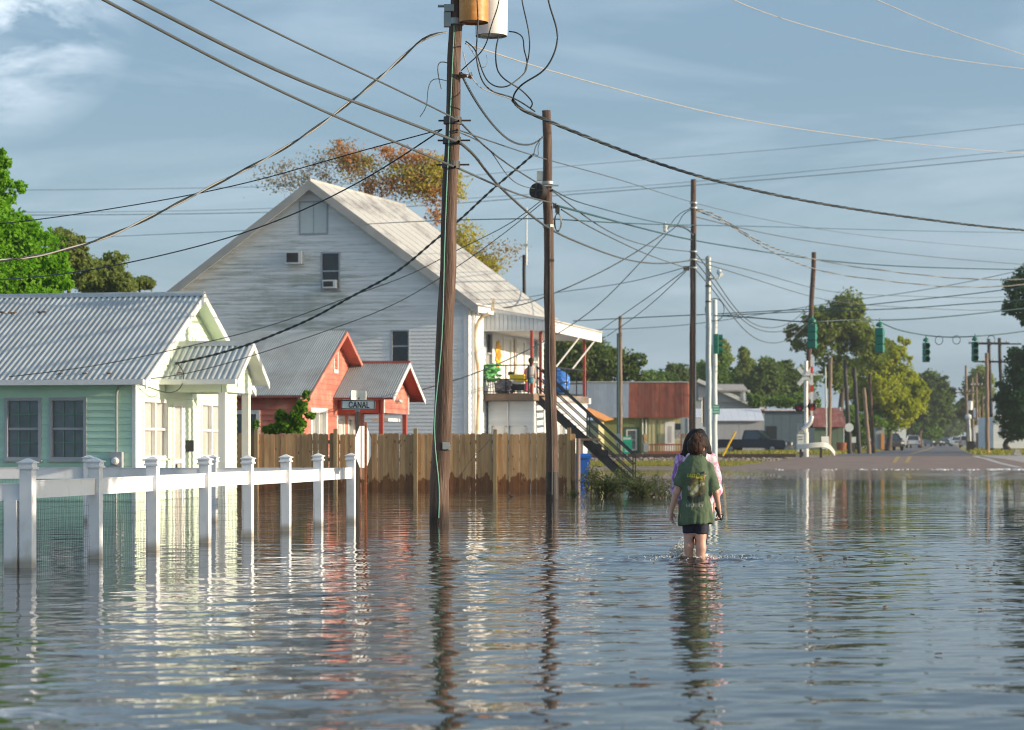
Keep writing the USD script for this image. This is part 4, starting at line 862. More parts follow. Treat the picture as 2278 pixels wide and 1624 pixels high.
# lower walls under the deck
LW = Wall(pp(PD0 + .4, .1, 0), wsn, -wd)
siding(big, LW, [(0, -.3), (1.62, -.3), (1.62, DZ - .26), (0, DZ - .26)], [rect(.12, -.3, .68, 1.78), rect(.74, -.3, 1.40, 1.78)], .20, 'white_siding', 'white_siding', .016, seed=23, split=False, name='lower_siding_board')
for s0, s1 in ((.12, .68), (.74, 1.40)):
    d = obj('lower_door', LW.box(s0 + .02, -.3, s1 - .02, 1.76, -.06, -.02), 'door_white', big)
    obj('door_panel', [LW.put(sg.Point((s0 + s1) / 2, .9).buffer(1, 24).intersection(rect(s0, .2, s1, 2)).buffer(-.1), -.0199, -.008)], 'white_paint', d)
obj('lower_post', LW.box(.69, -.3, .73, DZ - .3, .02, .06), 'white_paint', big)
LS = Wall(pp(PD0 + .4, 1.74, 0), wd, wsn)
siding(big, LS, [(0, -.3), (6.1, -.3), (6.1, DZ - .26), (0, DZ - .26)], [rect(2.6, .9, 3.5, 1.9)], .20, 'white_siding', 'white_siding', .016, seed=24, name='lower_siding_board')
window(big, LS, 2.6, .9, 3.5, 1.9, 'white_paint', .07, .04, 1, curtain='curtain')
obj('deck_cap', LS.box(2.2, DZ - .25, 6.2, DZ - .05, .02, .12), 'white_paint', big)
# ornament, and things kept on the porch
so = obj('sun_ornament', WS.put(sg.Polygon([((3.0 + (.33 if k % 2 == 0 else .2) * math.cos(k * math.pi / 9)), 4.25 + (.55 if k % 2 == 0 else .36) * math.sin(k * math.pi / 9)) for k in range(18)]), .03, .06), 'sun_orange', big)
obj('ornament_face', WS.put(sg.Point(3.0, 4.25).buffer(.17, 12), .061, .08), 'toy_orange', so)

def blob(c, r, amp, seed, sub=3, freq=3.0):
    m = trimesh.creation.icosphere(sub, 1.0)
    v = np.asarray(m.vertices); k = 1 + amp * (meshkit.fbm(v * freq + 20, 3, seed) - .5) * 2
    m.vertices = v * k[:, None] * np.asarray(r) + np.asarray(c); return m
def dpos(d, w, z=0): return pp(d, w, DZ + z)
pot = thing('artificial_plant', 'bright green plastic plant in a stand at the left end of the upstairs porch', 'plant', dpos(1.7, .25))
s_ = np.random.RandomState(9); lv = []
for k in range(46):
    c = dpos(1.7, .25, .0) + np.array([s_.uniform(-.22, .28), s_.uniform(-.2, .2), s_.uniform(.42, 1.0)])
    lv.append(blob(c, (.09, .05, .05), .4, k, 1))
obj('leaves', lv, 'toy_green', pot, smooth=True)
obj('stand', [bar(dpos(1.7, .25) + np.array([x, 0, 0]), dpos(1.7, .25, .55) + np.array([x * .3, 0, 0]), .03) for x in (-.16, -.05, .06, .17)], 'sign_white', pot)
t = thing('tarpaulin', 'crumpled grey tarpaulin on the upstairs porch beside the green plant', 'tarpaulin', dpos(1.75, .75))
obj('cloth', blob(dpos(1.75, .72, .22), (.33, .3, .26), .6, 4, 4, 2.6), 'tarp_grey', t)
t = thing('toy_digger', 'black and yellow toy on the upstairs porch behind the railing', 'toy', dpos(1.8, 1.2))
obj('body', [cbox(dpos(1.8, 1.17, .56), .52, .3, .17, wsn, wd), cbox(dpos(1.8, 1.32, .46), .4, .32, .08, wsn, wd)], 'toy_yellow', t)
obj('chassis', cbox(dpos(1.8, 1.19, .21), .5, .3, .22, wsn, wd), 'black_steel', t); obj('handle', cbox(dpos(1.8, .92, .68), .16, .2, .12, wsn, wd), 'black_steel', t)
obj('panel', cbox(dpos(1.8, 1.19, .38), .46, .26, .09, wsn, wd), 'sign_white', t)
t = thing('inflatable', 'pink deflating pool inflatable leaning by the red posts upstairs', 'pool inflatable', dpos(1.9, 1.5))
obj('body', [tube(spline([dpos(1.9, 1.43, .05), dpos(1.9, 1.44, .5), dpos(1.9, 1.50, .82), dpos(1.9, 1.62, .80), dpos(1.9, 1.68, .55)], 16), .085, 10)], 'toy_pink', t, smooth=True)
t = thing('toy_bag', 'small red and white bag hanging under the pink inflatable', 'bag', dpos(2.0, 1.62))
obj('bag', blob(dpos(2.0, 1.62, .3), (.1, .08, .16), .3, 6, 2), 'toy_red', t)
t = thing('inflatable', 'shiny blue crumpled inflatable standing at the far end of the upstairs porch', 'pool inflatable', dpos(5.9, 1.3))
obj('ring', blob(dpos(5.5, 1.38, .47), (.46, .34, .46), .22, 31, 4, 1.9), 'toy_blue', t, smooth=True)

# black steel stairs down into the flood
ST0 = pp(PD0 + .55, 1.78, DZ); run, ex = 3.55, -wa
ex = np.array([math.cos(math.radians(9)), -math.sin(math.radians(9)), 0.0]); ey = np.array([-ex[1], ex[0], 0.0])
stair = thing('staircase', 'black steel staircase from the upstairs porch down into the flood', 'staircase', ST0 + ex * run - UP * DZ)
sdir = ex * run - UP * (DZ + .35)
for o in (0.0, .80):
    p = ST0 + ey * o
    obj('stringer', hexa([p - UP * .30, p + sdir - UP * .30, p + sdir - UP * .30 + ey * .04, p - UP * .30 + ey * .04, p + UP * .02, p + sdir + UP * .02, p + sdir + UP * .02 + ey * .04, p + UP * .02 + ey * .04]), 'black_steel', stair)
NT = 16
for k in range(NT):
    t = (k + .5) / NT; p = ST0 + sdir * t + ey * .042
    obj('tread', obox(p - ex * .13 + UP * .0, ex * .26, ey * .756, UP * .03), 'dark_iron', stair)
for o in (.01, .79):
    h1, h2, h3 = .92, .58, .26
    p = ST0 + ey * o
    e = ST0 + ex * (run - .28) + sdir * 0 - UP * ((DZ + .35) * (run - .28) / run) + ey * o
    obj('handrail', [bar(p + UP * h, e + UP * h, .055 if h == h1 else .045) for h in (h1, h2, h3)], 'black_steel', stair)
    for t in (0.0, .52, 1.0):
        b = p + (e - p) * t
        obj('rail_post', obox(b - UP * (.1 if t < 1 else .6), ex * .04, ey * .04, UP * (h1 + (.1 if t < 1 else .6))), 'black_steel', stair)
obj('landing', obox(ST0 + sdir * .50 - ex * .35 + UP * .02 - ey * .25, ex * .78, ey * .24, UP * .07), 'deck_wood', stair)
obj('landing_post', obox(ST0 + sdir * .50 - ex * .26 - ey * .20 - UP * 2.0, ex * .10, ey * .1, UP * 2.018), 'concrete', stair)
for k in range(2):
    obj('light_box', obox(ST0 + sdir * (.535 + .065 * k) - UP * .18 - ey * .12, ex * .34, ey * .1, UP * .2), 'black_steel', stair)

# ------------------------------------------------------------------ fences
fe = thing('wooden_fence', 'tall wooden board fence, wet and dark along the waterline', 'fence', P(900, HY + CAM_H * F / 58, 58.0))
rg = random.Random(17)
FY, X0, X1 = 58.0, P(486, 0, 58)[0], P(1272, 0, 58)[0]
fdir = np.array([.9915, -.130, 0]); fnr = np.array([.130, .9915, 0]); FM = np.array([(X0 + X1) / 2, FY, 0])
fat = lambda x, o=0.0: FM + fdir * ((x - FM[0]) / fdir[0]) + fnr * o
FE = X1 + .05
x = X0; k = 0
while x < FE - .02:
    w = .138 + rg.uniform(-.005, .005); zt = 1.415 + rg.uniform(-.022, .022); c = .03
    yo = rg.uniform(-.006, .006); yaw = -.130 + rg.uniform(-.03, .03); lean = rg.uniform(-.009, .009)
    poly = [(0, -.42), (w, -.42), (w, zt - c), (w - c, zt), (c, zt), (0, zt - c)]
    m = place(extr(poly, .018), fat(x, yo), np.array([math.cos(yaw), math.sin(yaw), 0]), np.array([lean, 0, 1.0]), np.array([-math.sin(yaw), math.cos(yaw), 0]))
    obj('picket', m, 'wet_fence', fe)
    x += w * .985 + rg.choice([.001, .002, .002, .003, .003, .004, .004, .011]); k += 1
for px in (571, 747, 925, 1102, 1266):
    k_ = (px - CX) / F; xx = (k_ * (FM[1] - fdir[1] / fdir[0] * FM[0])) / (1 - k_ * fdir[1] / fdir[0]); h = 1.415 + rg.uniform(.10, .15)
    obj('fence_post', cbox(fat(xx, -.035) + UP * (h / 2 - .21), .095, .09, h + .42, fdir, fnr), 'post_wood', fe)
for z in (.2, .75, 1.2):
    obj('fence_rail', cbox(FM + fnr * .05 + UP * z, (FE - X0) / fdir[0] - .1, .04, .09, fdir, fnr), 'post_wood', fe)
ep = fat(FE + .10, -.05)
obj('end_post', tube([ep - UP * .4, ep + UP * 1.28], .055, 12), 'pole_wood_pale', fe)

vf = thing('white_fence', 'white vinyl post-and-rail fence with wire mesh standing in the flood', 'fence', (-4.37, 20.55, 0))
VP = [P(62 + 719 * 0, HY + CAM_H * F / 20.55, 20.55)]
px_ = [62, 212, 340, 456, 552, 636, 708, 781]
pos = [np.array([(p - CX) * Yk / F, Yk, 0]) for p, Yk in zip(px_, [20.55, 22.2, 24.0, 25.8, 27.55, 29.4, 31.2, 33.1])]
fd = (pos[-1] - pos[0]) / np.linalg.norm(pos[-1] - pos[0]); fn = np.array([fd[1], -fd[0], 0])
def vpost(b, top=.90, cap=True, w=.115):
    p = obj('post', cbox(b + UP * (top / 2 - .22), w, w, top + .44, -fn, -fd), 'white_vinyl', vf)
    if cap:
        c = [cbox(b + UP * (top + .008), w * 1.32, w * 1.32, .018, -fn, -fd), cbox(b + UP * (top + .035), w * 1.12, w * 1.12, .036, -fn, -fd)]
        q = b + UP * (top + .053); r = w * .68
        base = [q + (-fn * i - fd * j) * r for i, j in ((-1, -1), (1, -1), (1, 1), (-1, 1))]
        c.append(hexa(base + [q + (-fn * i - fd * j) * r + UP * .014 for i, j in ((-1, -1), (1, -1), (1, 1), (-1, 1))]))
        c.append(hexa([q + UP * .014 + (-fn * i - fd * j) * r * .86 for i, j in ((-1, -1), (1, -1), (1, 1), (-1, 1))] + [q + UP * .045 + (-fn * i - fd * j) * r * .12 for i, j in ((-1, -1), (1, -1), (1, 1), (-1, 1))]))
        obj('post_cap', c, 'white_vinyl', p)
    return p
def vrail(a, b, z=.62, h=.15, t=.04):
    d = (b - a) / np.linalg.norm(b - a); n = np.array([d[1], -d[0], 0]); sg_ = .06
    r = obj('rail', obox(a + d * sg_ - n * t / 2 + UP * z, d * (np.linalg.norm(b - a) - 2 * sg_), n * t, UP * h), 'white_vinyl', vf)
    obj('rail_lip', obox(a + d * sg_ - n * (t / 2 + .008) + UP * (z + h), d * (np.linalg.norm(b - a) - 2 * sg_), n * (t + .016), UP * .012), 'white_vinyl', r)
def vmesh(a, b, z0=-.2, z1=.618):
    L = np.linalg.norm(b - a); d = (b - a) / L; n = np.array([d[1], -d[0], 0]); w = []
    rg2 = np.random.RandomState(int(abs(a[0] * 1000)) % 9999)
    bow = lambda t, z: n * (.012 * math.sin(t * 5 + z * 3) - .035)
    for t in np.arange(.07, L - .06, .052):
        w.append(tube([a + d * t + UP * z + bow(t, z) for z in np.linspace(z0, z1, 5)], .0012, 3, False))
    for z in np.arange(.02, z1, .10):
        w.append(tube([a + d * t + UP * (z + .006 * math.sin(t * 9)) + bow(t, z) for t in np.linspace(.06, L - .06, 10)], .0012, 3, False))
    obj('wire_mesh', w, 'wire_mesh', vf)
rgf = random.Random(4)
for i, b in enumerate(pos):
    vpost(b, .895 + rgf.uniform(-.008, .008))
for i in range(7):
    dz = [0, .0, .004, .01, .0, -.006, 0][i]
    vrail(pos[i], pos[i + 1], .625 + dz); vmesh(pos[i], pos[i + 1])
fl = np.array([-1.0, .04, 0]); fl /= np.linalg.norm(fl)
# near return to the left, with a doubled post
b = pos[0] + fl * .20
vpost(b - fl * .06, .61, False, .115)
for k in (1.85,):
    vpost(pos[0] + fl * k, .9)
    vrail(pos[0], pos[0] + fl * k, .60); vmesh(pos[0], pos[0] + fl * k)
# far return to the left, past the cottage
q = [pos[-1] + fl * t for t in (2.02, 3.85, 5.7, 7.5)]
for k, b in enumerate(q):
    vpost(b, .87)
for a, b in zip([pos[-1]] + q[:-1], q):
    vrail(a, b, .62); vmesh(a, b)
# ------------------------------------------------------------------ utility poles and their gear
def pole(name, label, base_px, Y, top_px, r0, r1, mat, group=None, cat='utility pole', wet=True, n=16, below=.5, zb=0.0):
    a = P(base_px[0], base_px[1], Y); a[2] = zb
    b = P(top_px[0], top_px[1], Y)
    d = (a - b) / (b[2] - a[2]) * below
    t = thing(name, label, cat, a, group)
    pts = [a + d * 1.0] + [a + (b - a) * k for k in np.linspace(0, 1, 14)]
    rr = np.concatenate([[r0], np.linspace(r0, r1, 14)])
    wob = np.array([[.012 * math.sin(i * 1.9 + Y), 0, 0] for i in range(15)]) * (r0 / .14)
    obj('shaft', tube(np.array(pts) + wob, rr, n), mat, t, smooth=50)
    return t, a, b
p1, p1a, p1b = pole('utility_pole', 'leaning brown wooden pole with a green ground wire, nearest of the poles', (976, 1163), 32.2, (1018, -60), .138, .088, 'pole_wood', n=24)
def on1(y): return p1a + (p1b - p1a) * ((1163 - y) / 1223.0)
p2, p2a, p2b = pole('utility_pole', 'wooden pole standing before the wooden fence with a round terminal can', (1229, 1112), 46.4, (1216, 246), .125, .088, 'pole_wood', n=20)
def on2(y): return p2a + (p2b - p2a) * ((1112 - y) / 866.0)
p3, p3a, p3b = pole('utility_pole', 'dark brown wooden pole rising behind the two wading people', (1540, 1056), 86.0, (1543, 399), .135, .10, 'pole_wood', n=16)
def on3(y): return p3a + (p3b - p3a) * ((1056 - y) / 657.0)
p4, p4a, p4b = pole('utility_pole', 'leaning brown pole behind the railway crossing signal', (1789, 1008), 128, (1811, 561), .16, .13, 'pole_wood', zb=gz(128), n=14)
def on4(y): return p4a + (p4b - p4a) * ((1008 - y) / 447.0)
# ground wire and small fittings of the nearest pole
gw = [on1(y) + np.array([-dx, -r * .95, 0]) for y, dx, r in [(1150, .0, .15), (1080, .01, .15), (1020, .06, .145), (960, .10, .13), (800, .055, .14), (600, .045, .135), (400, .045, .125), (200, .03, .12), (60, .02, .115)]]
obj('ground_wire', tube(spline(gw, 50), .009, 6), 'green_wire', p1)
obj('meter_plate', [cbox(on1(990) + np.array([.07, -.135, 0]), .10, .03, .10), cbox(on1(993) + np.array([.115, -.11, 0]), .03, .05, .08)], 'galv_steel', p1)
for y in (268, 312, 366):
    obj('through_bolt', tube([on1(y) + np.array([-.2, -.0, 0]), on1(y) + np.array([.26, -.02, 0])], .014, 6), 'dark_iron', p1)
    obj('band', tube([on1(y - 8) , on1(y + 8)], .128, 20), 'dark_iron', p1)
obj('insulator_bracket', [bar(on1(172) + np.array([.08, -.05, 0]), on1(172) + np.array([.24, -.09, .02]), .04), bar(on1(164) + np.array([.09, -.05, 0]), on1(176) + np.array([.25, -.09, 0]), .03)], 'rusty_iron', p1)
obj('spool', [lathe([(0, -.04), (.035, -.04), (.02, 0), (.035, .04), (0, .04)], on1(168) + np.array([.22, -.1, 0]), 10, (1, 0, .2))], 'porcelain', p1)
obj('clamp', [cbox(on1(20) + np.array([-.10, -.05, 0]), .14, .12, .10), cbox(on1(45) + np.array([-.12, -.04, 0]), .1, .1, .2), tube([on1(15) + np.array([-.26, -.05, 0]), on1(15) + np.array([.1, -.05, 0])], .02, 6)], 'galv_steel', p1)
obj('steel_band', tube([on1(55), on1(42)], .115, 20), 'galv_steel', p1)
obj('drop_hook', [tube(spline([on1(142) + np.array([-.10, -.1, 0]), on1(140) + np.array([-.17, -.1, 0]), on1(200) + np.array([-.17, -.1, .0])], 10), .008, 6), tube(spline([on1(182) + np.array([-.1, -.1, 0]), on1(180) + np.array([-.30, -.1, 0]), on1(205) + np.array([-.36, -.1, 0]), on1(240) + np.array([-.38, -.1, 0]), on1(262) + np.array([-.46, -.1, 0])], 14), .006, 5)], 'cable_grey', p1)
def transformer(label, cx, ytop, ybot, r, mat, Y, taper=.0):
    c0, c1 = P(cx, ybot, Y), P(cx, ytop, Y); h = c1[2] - c0[2]
    t = thing('transformer', label, 'transformer', c0, None)
    obj('tank', lathe([(0, .02), (r * .96, .02), (r * .96, .0), (r, 0), (r * (1 + taper * .1), .03), (r * (1 + taper), h), (r * 1.05, h + .01), (r * 1.05, h + .05), (r * .9, h + .1), (0, h + .14)], c0, 36), mat, t, smooth=35)
    obj('base_rim', lathe([(r * .90, -.004), (r * .99, -.004), (r * .99, .012), (r * .90, .012)], c0, 36), 'can_base', t)
    for k in range(3):
        b = c0 + np.array([.12 * (k - 1), -r * .3, h + .1])
        obj('bushing', lathe([(.03, 0), (.045, .04), (.03, .06), (.045, .1), (.03, .12), (.04, .16), (0, .2)], b, 10), 'porcelain', t)
    obj('mount', cbox(c0 + np.array([-r - .04, 0, h * .5]), .14, .1, .12), 'galv_steel', t)
    return t
transformer('rust-orange transformer can hanging beside the top of the nearest pole', 1054, -75, 50, .206, 'rust_paint', 32.0)
transformer('white transformer can hanging behind the rust-orange one', 1093, -110, 80, .228, 'pale_can', 32.7, .10)
# round terminal can and lamp on the second pole
t = thing('terminal_can', 'round black terminal can strapped to the second pole', 'terminal can', P(1197, 429, 46.2))
cax = np.array([-.42, -.85, .1]); cax /= np.linalg.norm(cax)
obj('drum', lathe([(0, 0), (.15, 0), (.165, .02), (.165, .20), (.15, .215), (0, .22)], P(1203, 429, 46.2), 24, cax), 'creosote', t, smooth=40)
cc = P(1203, 429, 46.2) + cax * .222
obj('cross_rib', [cbox(cc, .29, .03, .02, np.cross(cax, UP), np.cross(np.cross(cax, UP), cax)), cbox(cc, .03, .29, .02, np.cross(cax, UP), np.cross(np.cross(cax, UP), cax))], 'dark_iron', t)
obj('bracket', [bar(on2(414) + np.array([-.28, -.1, 0]), on2(414) + np.array([.22, -.1, 0]), .03), cbox(on2(410) + np.array([-.18, -.1, 0]), .12, .06, .05)], 'galv_steel', t)
t = thing('splice_box', 'small grey splice case with a coil of cable on the second pole', 'cable box', P(1240, 468, 46.2))
obj('case', [cbox(P(1240, 466, 46.1), .09, .07, .13), cbox(P(1234, 458, 46.1), .07, .07, .10)], 'dark_iron', t)
for k in range(3):
    a = np.linspace(0, 2 * np.pi, 24)
    obj('coil', tube([P(1241, 494, 46.1) + np.array([.055 * math.sin(q) * (1 + .2 * k), .02 * k, .20 * math.cos(q) * (1 - .08 * k)]) for q in a], .007, 5, False), 'cable_black', t)
obj('lamp_box', cbox(on2(392) + np.array([-.16, -.02, .0]), .12, .1, .2), 'galv_steel', p2)
obj('band', [tube([on2(410), on2(404)], .118, 18)], 'galv_steel', p2)
obj('band', [tube([on2(506), on2(500)], .118, 18)], 'galv_steel', p2)
obj('ground_wire', tube(spline([on2(1100) + np.array([-.01, -.13, 0]), on2(900) + np.array([.0, -.13, 0]), on2(820) + np.array([-.02, -.125, 0]), on2(700) + np.array([.0, -.12, 0]), on2(500) + np.array([.03, -.115, 0])], 30), .011, 6), 'cable_grey', p2)
obj('tar_stain', tube([on2(1111) , on2(1050)], .1275, 20), 'creosote', p2)
# third pole: bracket arm with a small insulator
obj('bracket_arm', tube(spline([on3(524) + np.array([0, -.1, 0]), P(1531, 512, 86), P(1520, 506, 86), P(1484, 504, 86)], 16), .03, 8), 'galv_steel', p3)
obj('insulator', lathe([(0, -.1), (.07, -.1), (.09, -.02), (.07, .02), (.1, .1), (.06, .2), (0, .28)], P(1480, 510, 86), 12), 'porcelain', p3)
for y in (452, 463, 560, 578, 596):
    obj('band', tube([on3(y - 2), on3(y + 1)], .15, 14), 'galv_steel', p3)
obj('splice_case', cbox(P(1527, 597, 85.7), .22, .14, .16), 'dark_iron', p3)
obj('conduit', tube([on3(1050) + np.array([.09, -.11, 0]), on3(520) + np.array([.07, -.09, 0])], .035, 8), 'cable_grey', p3)

# smaller and farther poles: (label, base px, Y, top px, r, mat)
far = [
    ('thin wooden pole in front of the green shop with a dark conduit', (1380, 1008), 131, (1380, 703), .12, .10, 'pole_wood_pale'),
    ('dark pole behind the left part of the white porch roof', (1166, 940), 112, (1166, 567), .085, .085, 'creosote'),
    ('tan leaning pole in front of the small sage shed', (1844, 1000), 150, (1848, 795), .14, .11, 'pole_wood_pale'),
    ('slim grey pole in front of the sage shed', (1839, 1000), 148, (1836, 815), .06, .05, 'galv_steel'),
    ('dark greenish pole leaning beside the round back of a sign', (1891, 1008), 152, (1879, 801), .16, .12, 'pole_dark'),
    ('black pole leaning left of the yellow-green trees', (1912, 1007), 156, (1900, 817), .16, .13, 'pole_dark'),
    ('short pale pole leaning before the yellow-green trees', (1934, 1010), 148, (1922, 863), .13, .11, 'pole_wood_pale'),
    ('brown pole beside the short pale pole on the left verge', (1943, 1004), 165, (1934, 831), .14, .11, 'pole_wood'),
    ('pale brown pole behind the dark parked car on the left', (1967, 985), 260, (1970, 882), .15, .12, 'pole_wood_pale'),
    ('brown leaning pole between dark and white parked cars', (1982, 980), 275, (1977, 860), .16, .12, 'pole_wood'),
    ('pale pole left of the white parked truck', (1993, 985), 290, (1993, 895), .15, .12, 'pole_wood_pale'),
    ('leaning brown pole right of the white parked truck', (2026, 985), 330, (2029, 880), .16, .13, 'pole_wood'),
    ('thin brown pole under the far dark tree', (2047, 985), 350, (2046, 890), .14, .12, 'pole_wood'),
    ('tall weathered pole farthest left of the right-hand row', (2153, 985), 270, (2148.6, 813), .17, .13, 'pole_wood_pale'),
    ('pole with two white cans in the right-hand row', (2165, 985), 280, (2163, 840), .16, .12, 'pole_wood_pale'),
    ('tall thin brown pole in the right-hand row', (2174, 998), 235, (2172, 830), .13, .10, 'pole_wood_pale'),
    ('short pole beside the white sign in the right-hand row', (2179, 998), 225, (2178, 904), .12, .1, 'pole_wood_pale'),
    ('brown pole with a short arm in the right-hand row', (2186, 999), 220, (2185, 876), .15, .12, 'pole_wood'),
    ('tall bleached pole, the brightest in the right-hand row', (2196.5, 1007), 180, (2195, 785), .18, .14, 'pole_wood_pale'),
    ('tall dark pole with a crossarm behind the bleached pole', (2208, 1005), 190, (2199, 754), .17, .14, 'pole_dark'),
    ('dark pole with a crossarm in front of the dark right-hand trees', (2232, 1000), 190, (2223, 752), .17, .14, 'pole_dark')]
FP = {}
for lab, bpx, Y, tpx, r0, r1, mt in far:
    t, a, b = pole('utility_pole', lab, bpx, Y, tpx, r0, r1, mt, n=8, zb=min(gz(Y), 1.1 - (bpx[1] - HY) * Y / F + .2) if Y > 120 else 0.0, below=.3)
    FP[lab] = (t, a, b)
def fp(k): return next(v for n, v in FP.items() if k in n)
t, a, b = fp('dark conduit'); obj('conduit', tube([a + np.array([-.14, -.1, .2]), b + np.array([-.14, -.1, -1.0])], .07, 8), 'cable_teal', t); obj('meter_box', cbox(P(1375, 975, 130.5), .35, .2, .55), 'galv_steel', t)
for key, w, dz in (('behind the bleached', 3.4, .35), ('front of the dark right', 3.6, .5), ('short arm', 1.0, 2.6), ('thin brown pole in', 1.2, 1.3), ('farthest left', 2.6, 3.2), ('behind the bleached', 2.6, 1.9), ('front of the dark right', 3.0, 2.0)):
    t, a, b = fp(key)
    obj('crossarm', cbox(b + np.array([0, -.15, -dz]), w, .10, .12), 'pole_dark' if 'dark' in t.GetCustomDataByKey('label') or 'bleached' in key else 'pole_wood', t)
    for k in np.linspace(-.45, .45, 4):
        obj('insulator', lathe([(.04, 0), (.06, .08), (.03, .2), (0, .22)], b + np.array([w * k, -.15, -dz + .06]), 6), 'porcelain', t)
t, a, b = fp('two white cans')
for dx, dz in ((-.3, 3.0), (.35, 3.9)):
    c = b + np.array([dx, -.3, -dz - 1.0])
    obj('can', lathe([(0, 0), (.26, 0), (.28, .05), (.28, 1.0), (.2, 1.1), (0, 1.15)], c, 12), 'pale_can', t, smooth=40)
# antenna mast behind the white house
t = thing('antenna', 'slim pale radio mast behind the white porch roof', 'antenna', P(1171, 568, 112))
obj('mast', tube([P(1171, 590, 112), P(1172, 462, 112)], [.06, .03], 6), 'sign_white', t)
obj('clamp', cbox(P(1169, 545, 112), .2, .1, .12), 'galv_steel', t)

# ------------------------------------------------------------------ overhead cables
def wire(label, pts, r, mat='cable_black', n=36, twist=0, cat='cable', pitch=.5, name='overhead_cable', group=None, seg=5):
    """pts: points, or (px, py, Y) triples."""
    q = np.array([((q[0] * F / q[1] + CX, HY - (q[2] - CAM_H) * F / q[1], q[1]) if isinstance(q, np.ndarray) else q) for q in pts], float)
    t_ = np.concatenate([[0], np.cumsum(np.maximum(np.hypot(*np.diff(q[:, :2], axis=0).T), 1e-6))]); tt = np.linspace(0, t_[-1], n)
    iy = PchipInterpolator(t_, 1 / q[:, 2])(tt)
    pxy = CubicSpline(t_, q[:, :2], bc_type='natural')(tt) if len(q) > 2 else q[0, :2] + (q[1, :2] - q[0, :2]) * (tt / t_[-1])[:, None]
    c = np.stack([(pxy[:, 0] - CX) / F / iy, 1 / iy, CAM_H - (pxy[:, 1] - HY) / F / iy], 1)
    if twist:
        L = np.concatenate([[0], np.cumsum(np.linalg.norm(np.diff(c, axis=0), axis=1))])
        m = int(max(n, L[-1] / pitch * 9)); li = np.linspace(0, L[-1], m)
        cc = np.stack([np.interp(li, L, c[:, k]) for k in range(3)], 1)
        d = np.gradient(cc, axis=0); d /= np.linalg.norm(d, axis=1, keepdims=True)
        u = np.cross(d, UP); u /= np.linalg.norm(u, axis=1, keepdims=True); w = np.cross(u, d)
        ms = []
        for k in range(twist):
            ph = li / pitch * 2 * np.pi + k * 2 * np.pi / twist
            ms.append(tube(cc + r * (np.cos(ph)[:, None] * u + np.sin(ph)[:, None] * w), r * .95, 4, False))
        mesh = cat_(ms)
        if isinstance(mat, tuple):
            t = thing(name, label, cat, c[0], group)
            for k in range(twist): obj('strand', ms[k], mat[k % len(mat)], t, smooth=True)
            return t
    else:
        mesh = tube(c, r, seg, False)
    return obj(name, mesh, mat, smooth=True, label=label, cat=cat, group=group)
def ext(px, py, Y): return (px, py, Y)
# three heavy cables from the upper left past the nearest pole
wire('lowest of three heavy cables from upper left to the nearest pole', [(-1030, -640, 8.0), (-120, -185, 15.5), (232, 0, 19.6), (560, 172, 24.5), (760, 265, 27.8), (1008, 370, 32)], .016, 'cable_grey')
wire('middle and thickest of three heavy cables from upper left', [(-860, -700, 8.0), (-40, -175, 15.8), (303, 0, 20.1), (640, 167, 25.4), (830, 243, 28.8), (1012, 313, 32)], .020, 'cable_grey')
wire('uppermost of three heavy cables from upper left to the nearest pole', [(-700, -760, 8.0), (150, -175, 17.0), (470, 0, 22.0), (740, 133, 26.5), (900, 208, 29.6), (1016, 266, 32)], .012, 'cable_grey')
wire('thickest cable sagging past the second pole towards the third pole', [(1020, 315, 32), (1052, 342, 34), (1083, 382, 37.5), (1150, 451, 42.5), (1220, 507, 46.2), (1300, 545, 56), (1392, 577, 68), (1476, 586, 79), (1538, 579, 86)], .024, 'cable_grey')
wire('cable from the lower bolt of the nearest pole to the splice case', [(1012, 371, 32), (1083, 403, 37.5), (1150, 431, 42.5), (1231, 452, 46.2)], .018, 'cable_grey')
wire('cable from the upper bolt of the nearest pole to the black can', [(1020, 268, 32), (1083, 329, 37.5), (1140, 372, 42), (1196, 407, 46.2)], .015, 'cable_grey')
wire('dark thin cable sloping from the second pole to the third', [(1229, 422, 46.3), (1265, 441, 51), (1330, 462, 60), (1448, 492, 76), (1538, 506, 86)], .014, 'cable_black')
wire('sagging cable from the second pole to the upper band of the third', [(1229, 424, 46.3), (1300, 480, 55), (1380, 527, 65), (1448, 548, 75), (1538, 560, 86)], .016, 'cable_grey')
wire('sagging cable from the splice case to the case on the third pole', [(1249, 466, 46.3), (1300, 498, 54), (1364, 531, 63), (1440, 566, 74), (1527, 596, 86)], .017, 'cable_grey')
wire('dark teal cable running from the second pole past the third to the right', [(1240, 458, 46.3), (1360, 490, 62), (1476, 520, 78), (1540, 534, 86), (1653, 553, 101), (1816, 577, 127), (2000, 592, 128), (2290, 600, 130)], .026, 'cable_teal')
wire('thin wire from the nearest pole far down the street above the others', [(1017, 288, 32), (1200, 350, 45), (1368, 397, 62), (1540, 450, 86), (1653, 478, 98), (1900, 521, 122), (2290, 557, 150)], .012, 'cable_grey')
wire('thin wire sagging from the nearest pole to the black can', [(1017, 293, 32), (1084, 329, 37.5), (1125, 385, 42), (1150, 408, 44), (1196, 421, 46.3)], .009, 'cable_grey')
wire('twisted cable looping from the nearest pole down to the second pole', [(1025, 161, 32), (1040, 192, 33), (1064, 233, 35.5), (1108, 290, 40.5), (1147, 318, 44), (1189, 318, 45.8), (1208, 304, 46.2)], .011, ('cable_black', 'cable_grey'), twist=2, pitch=.24)
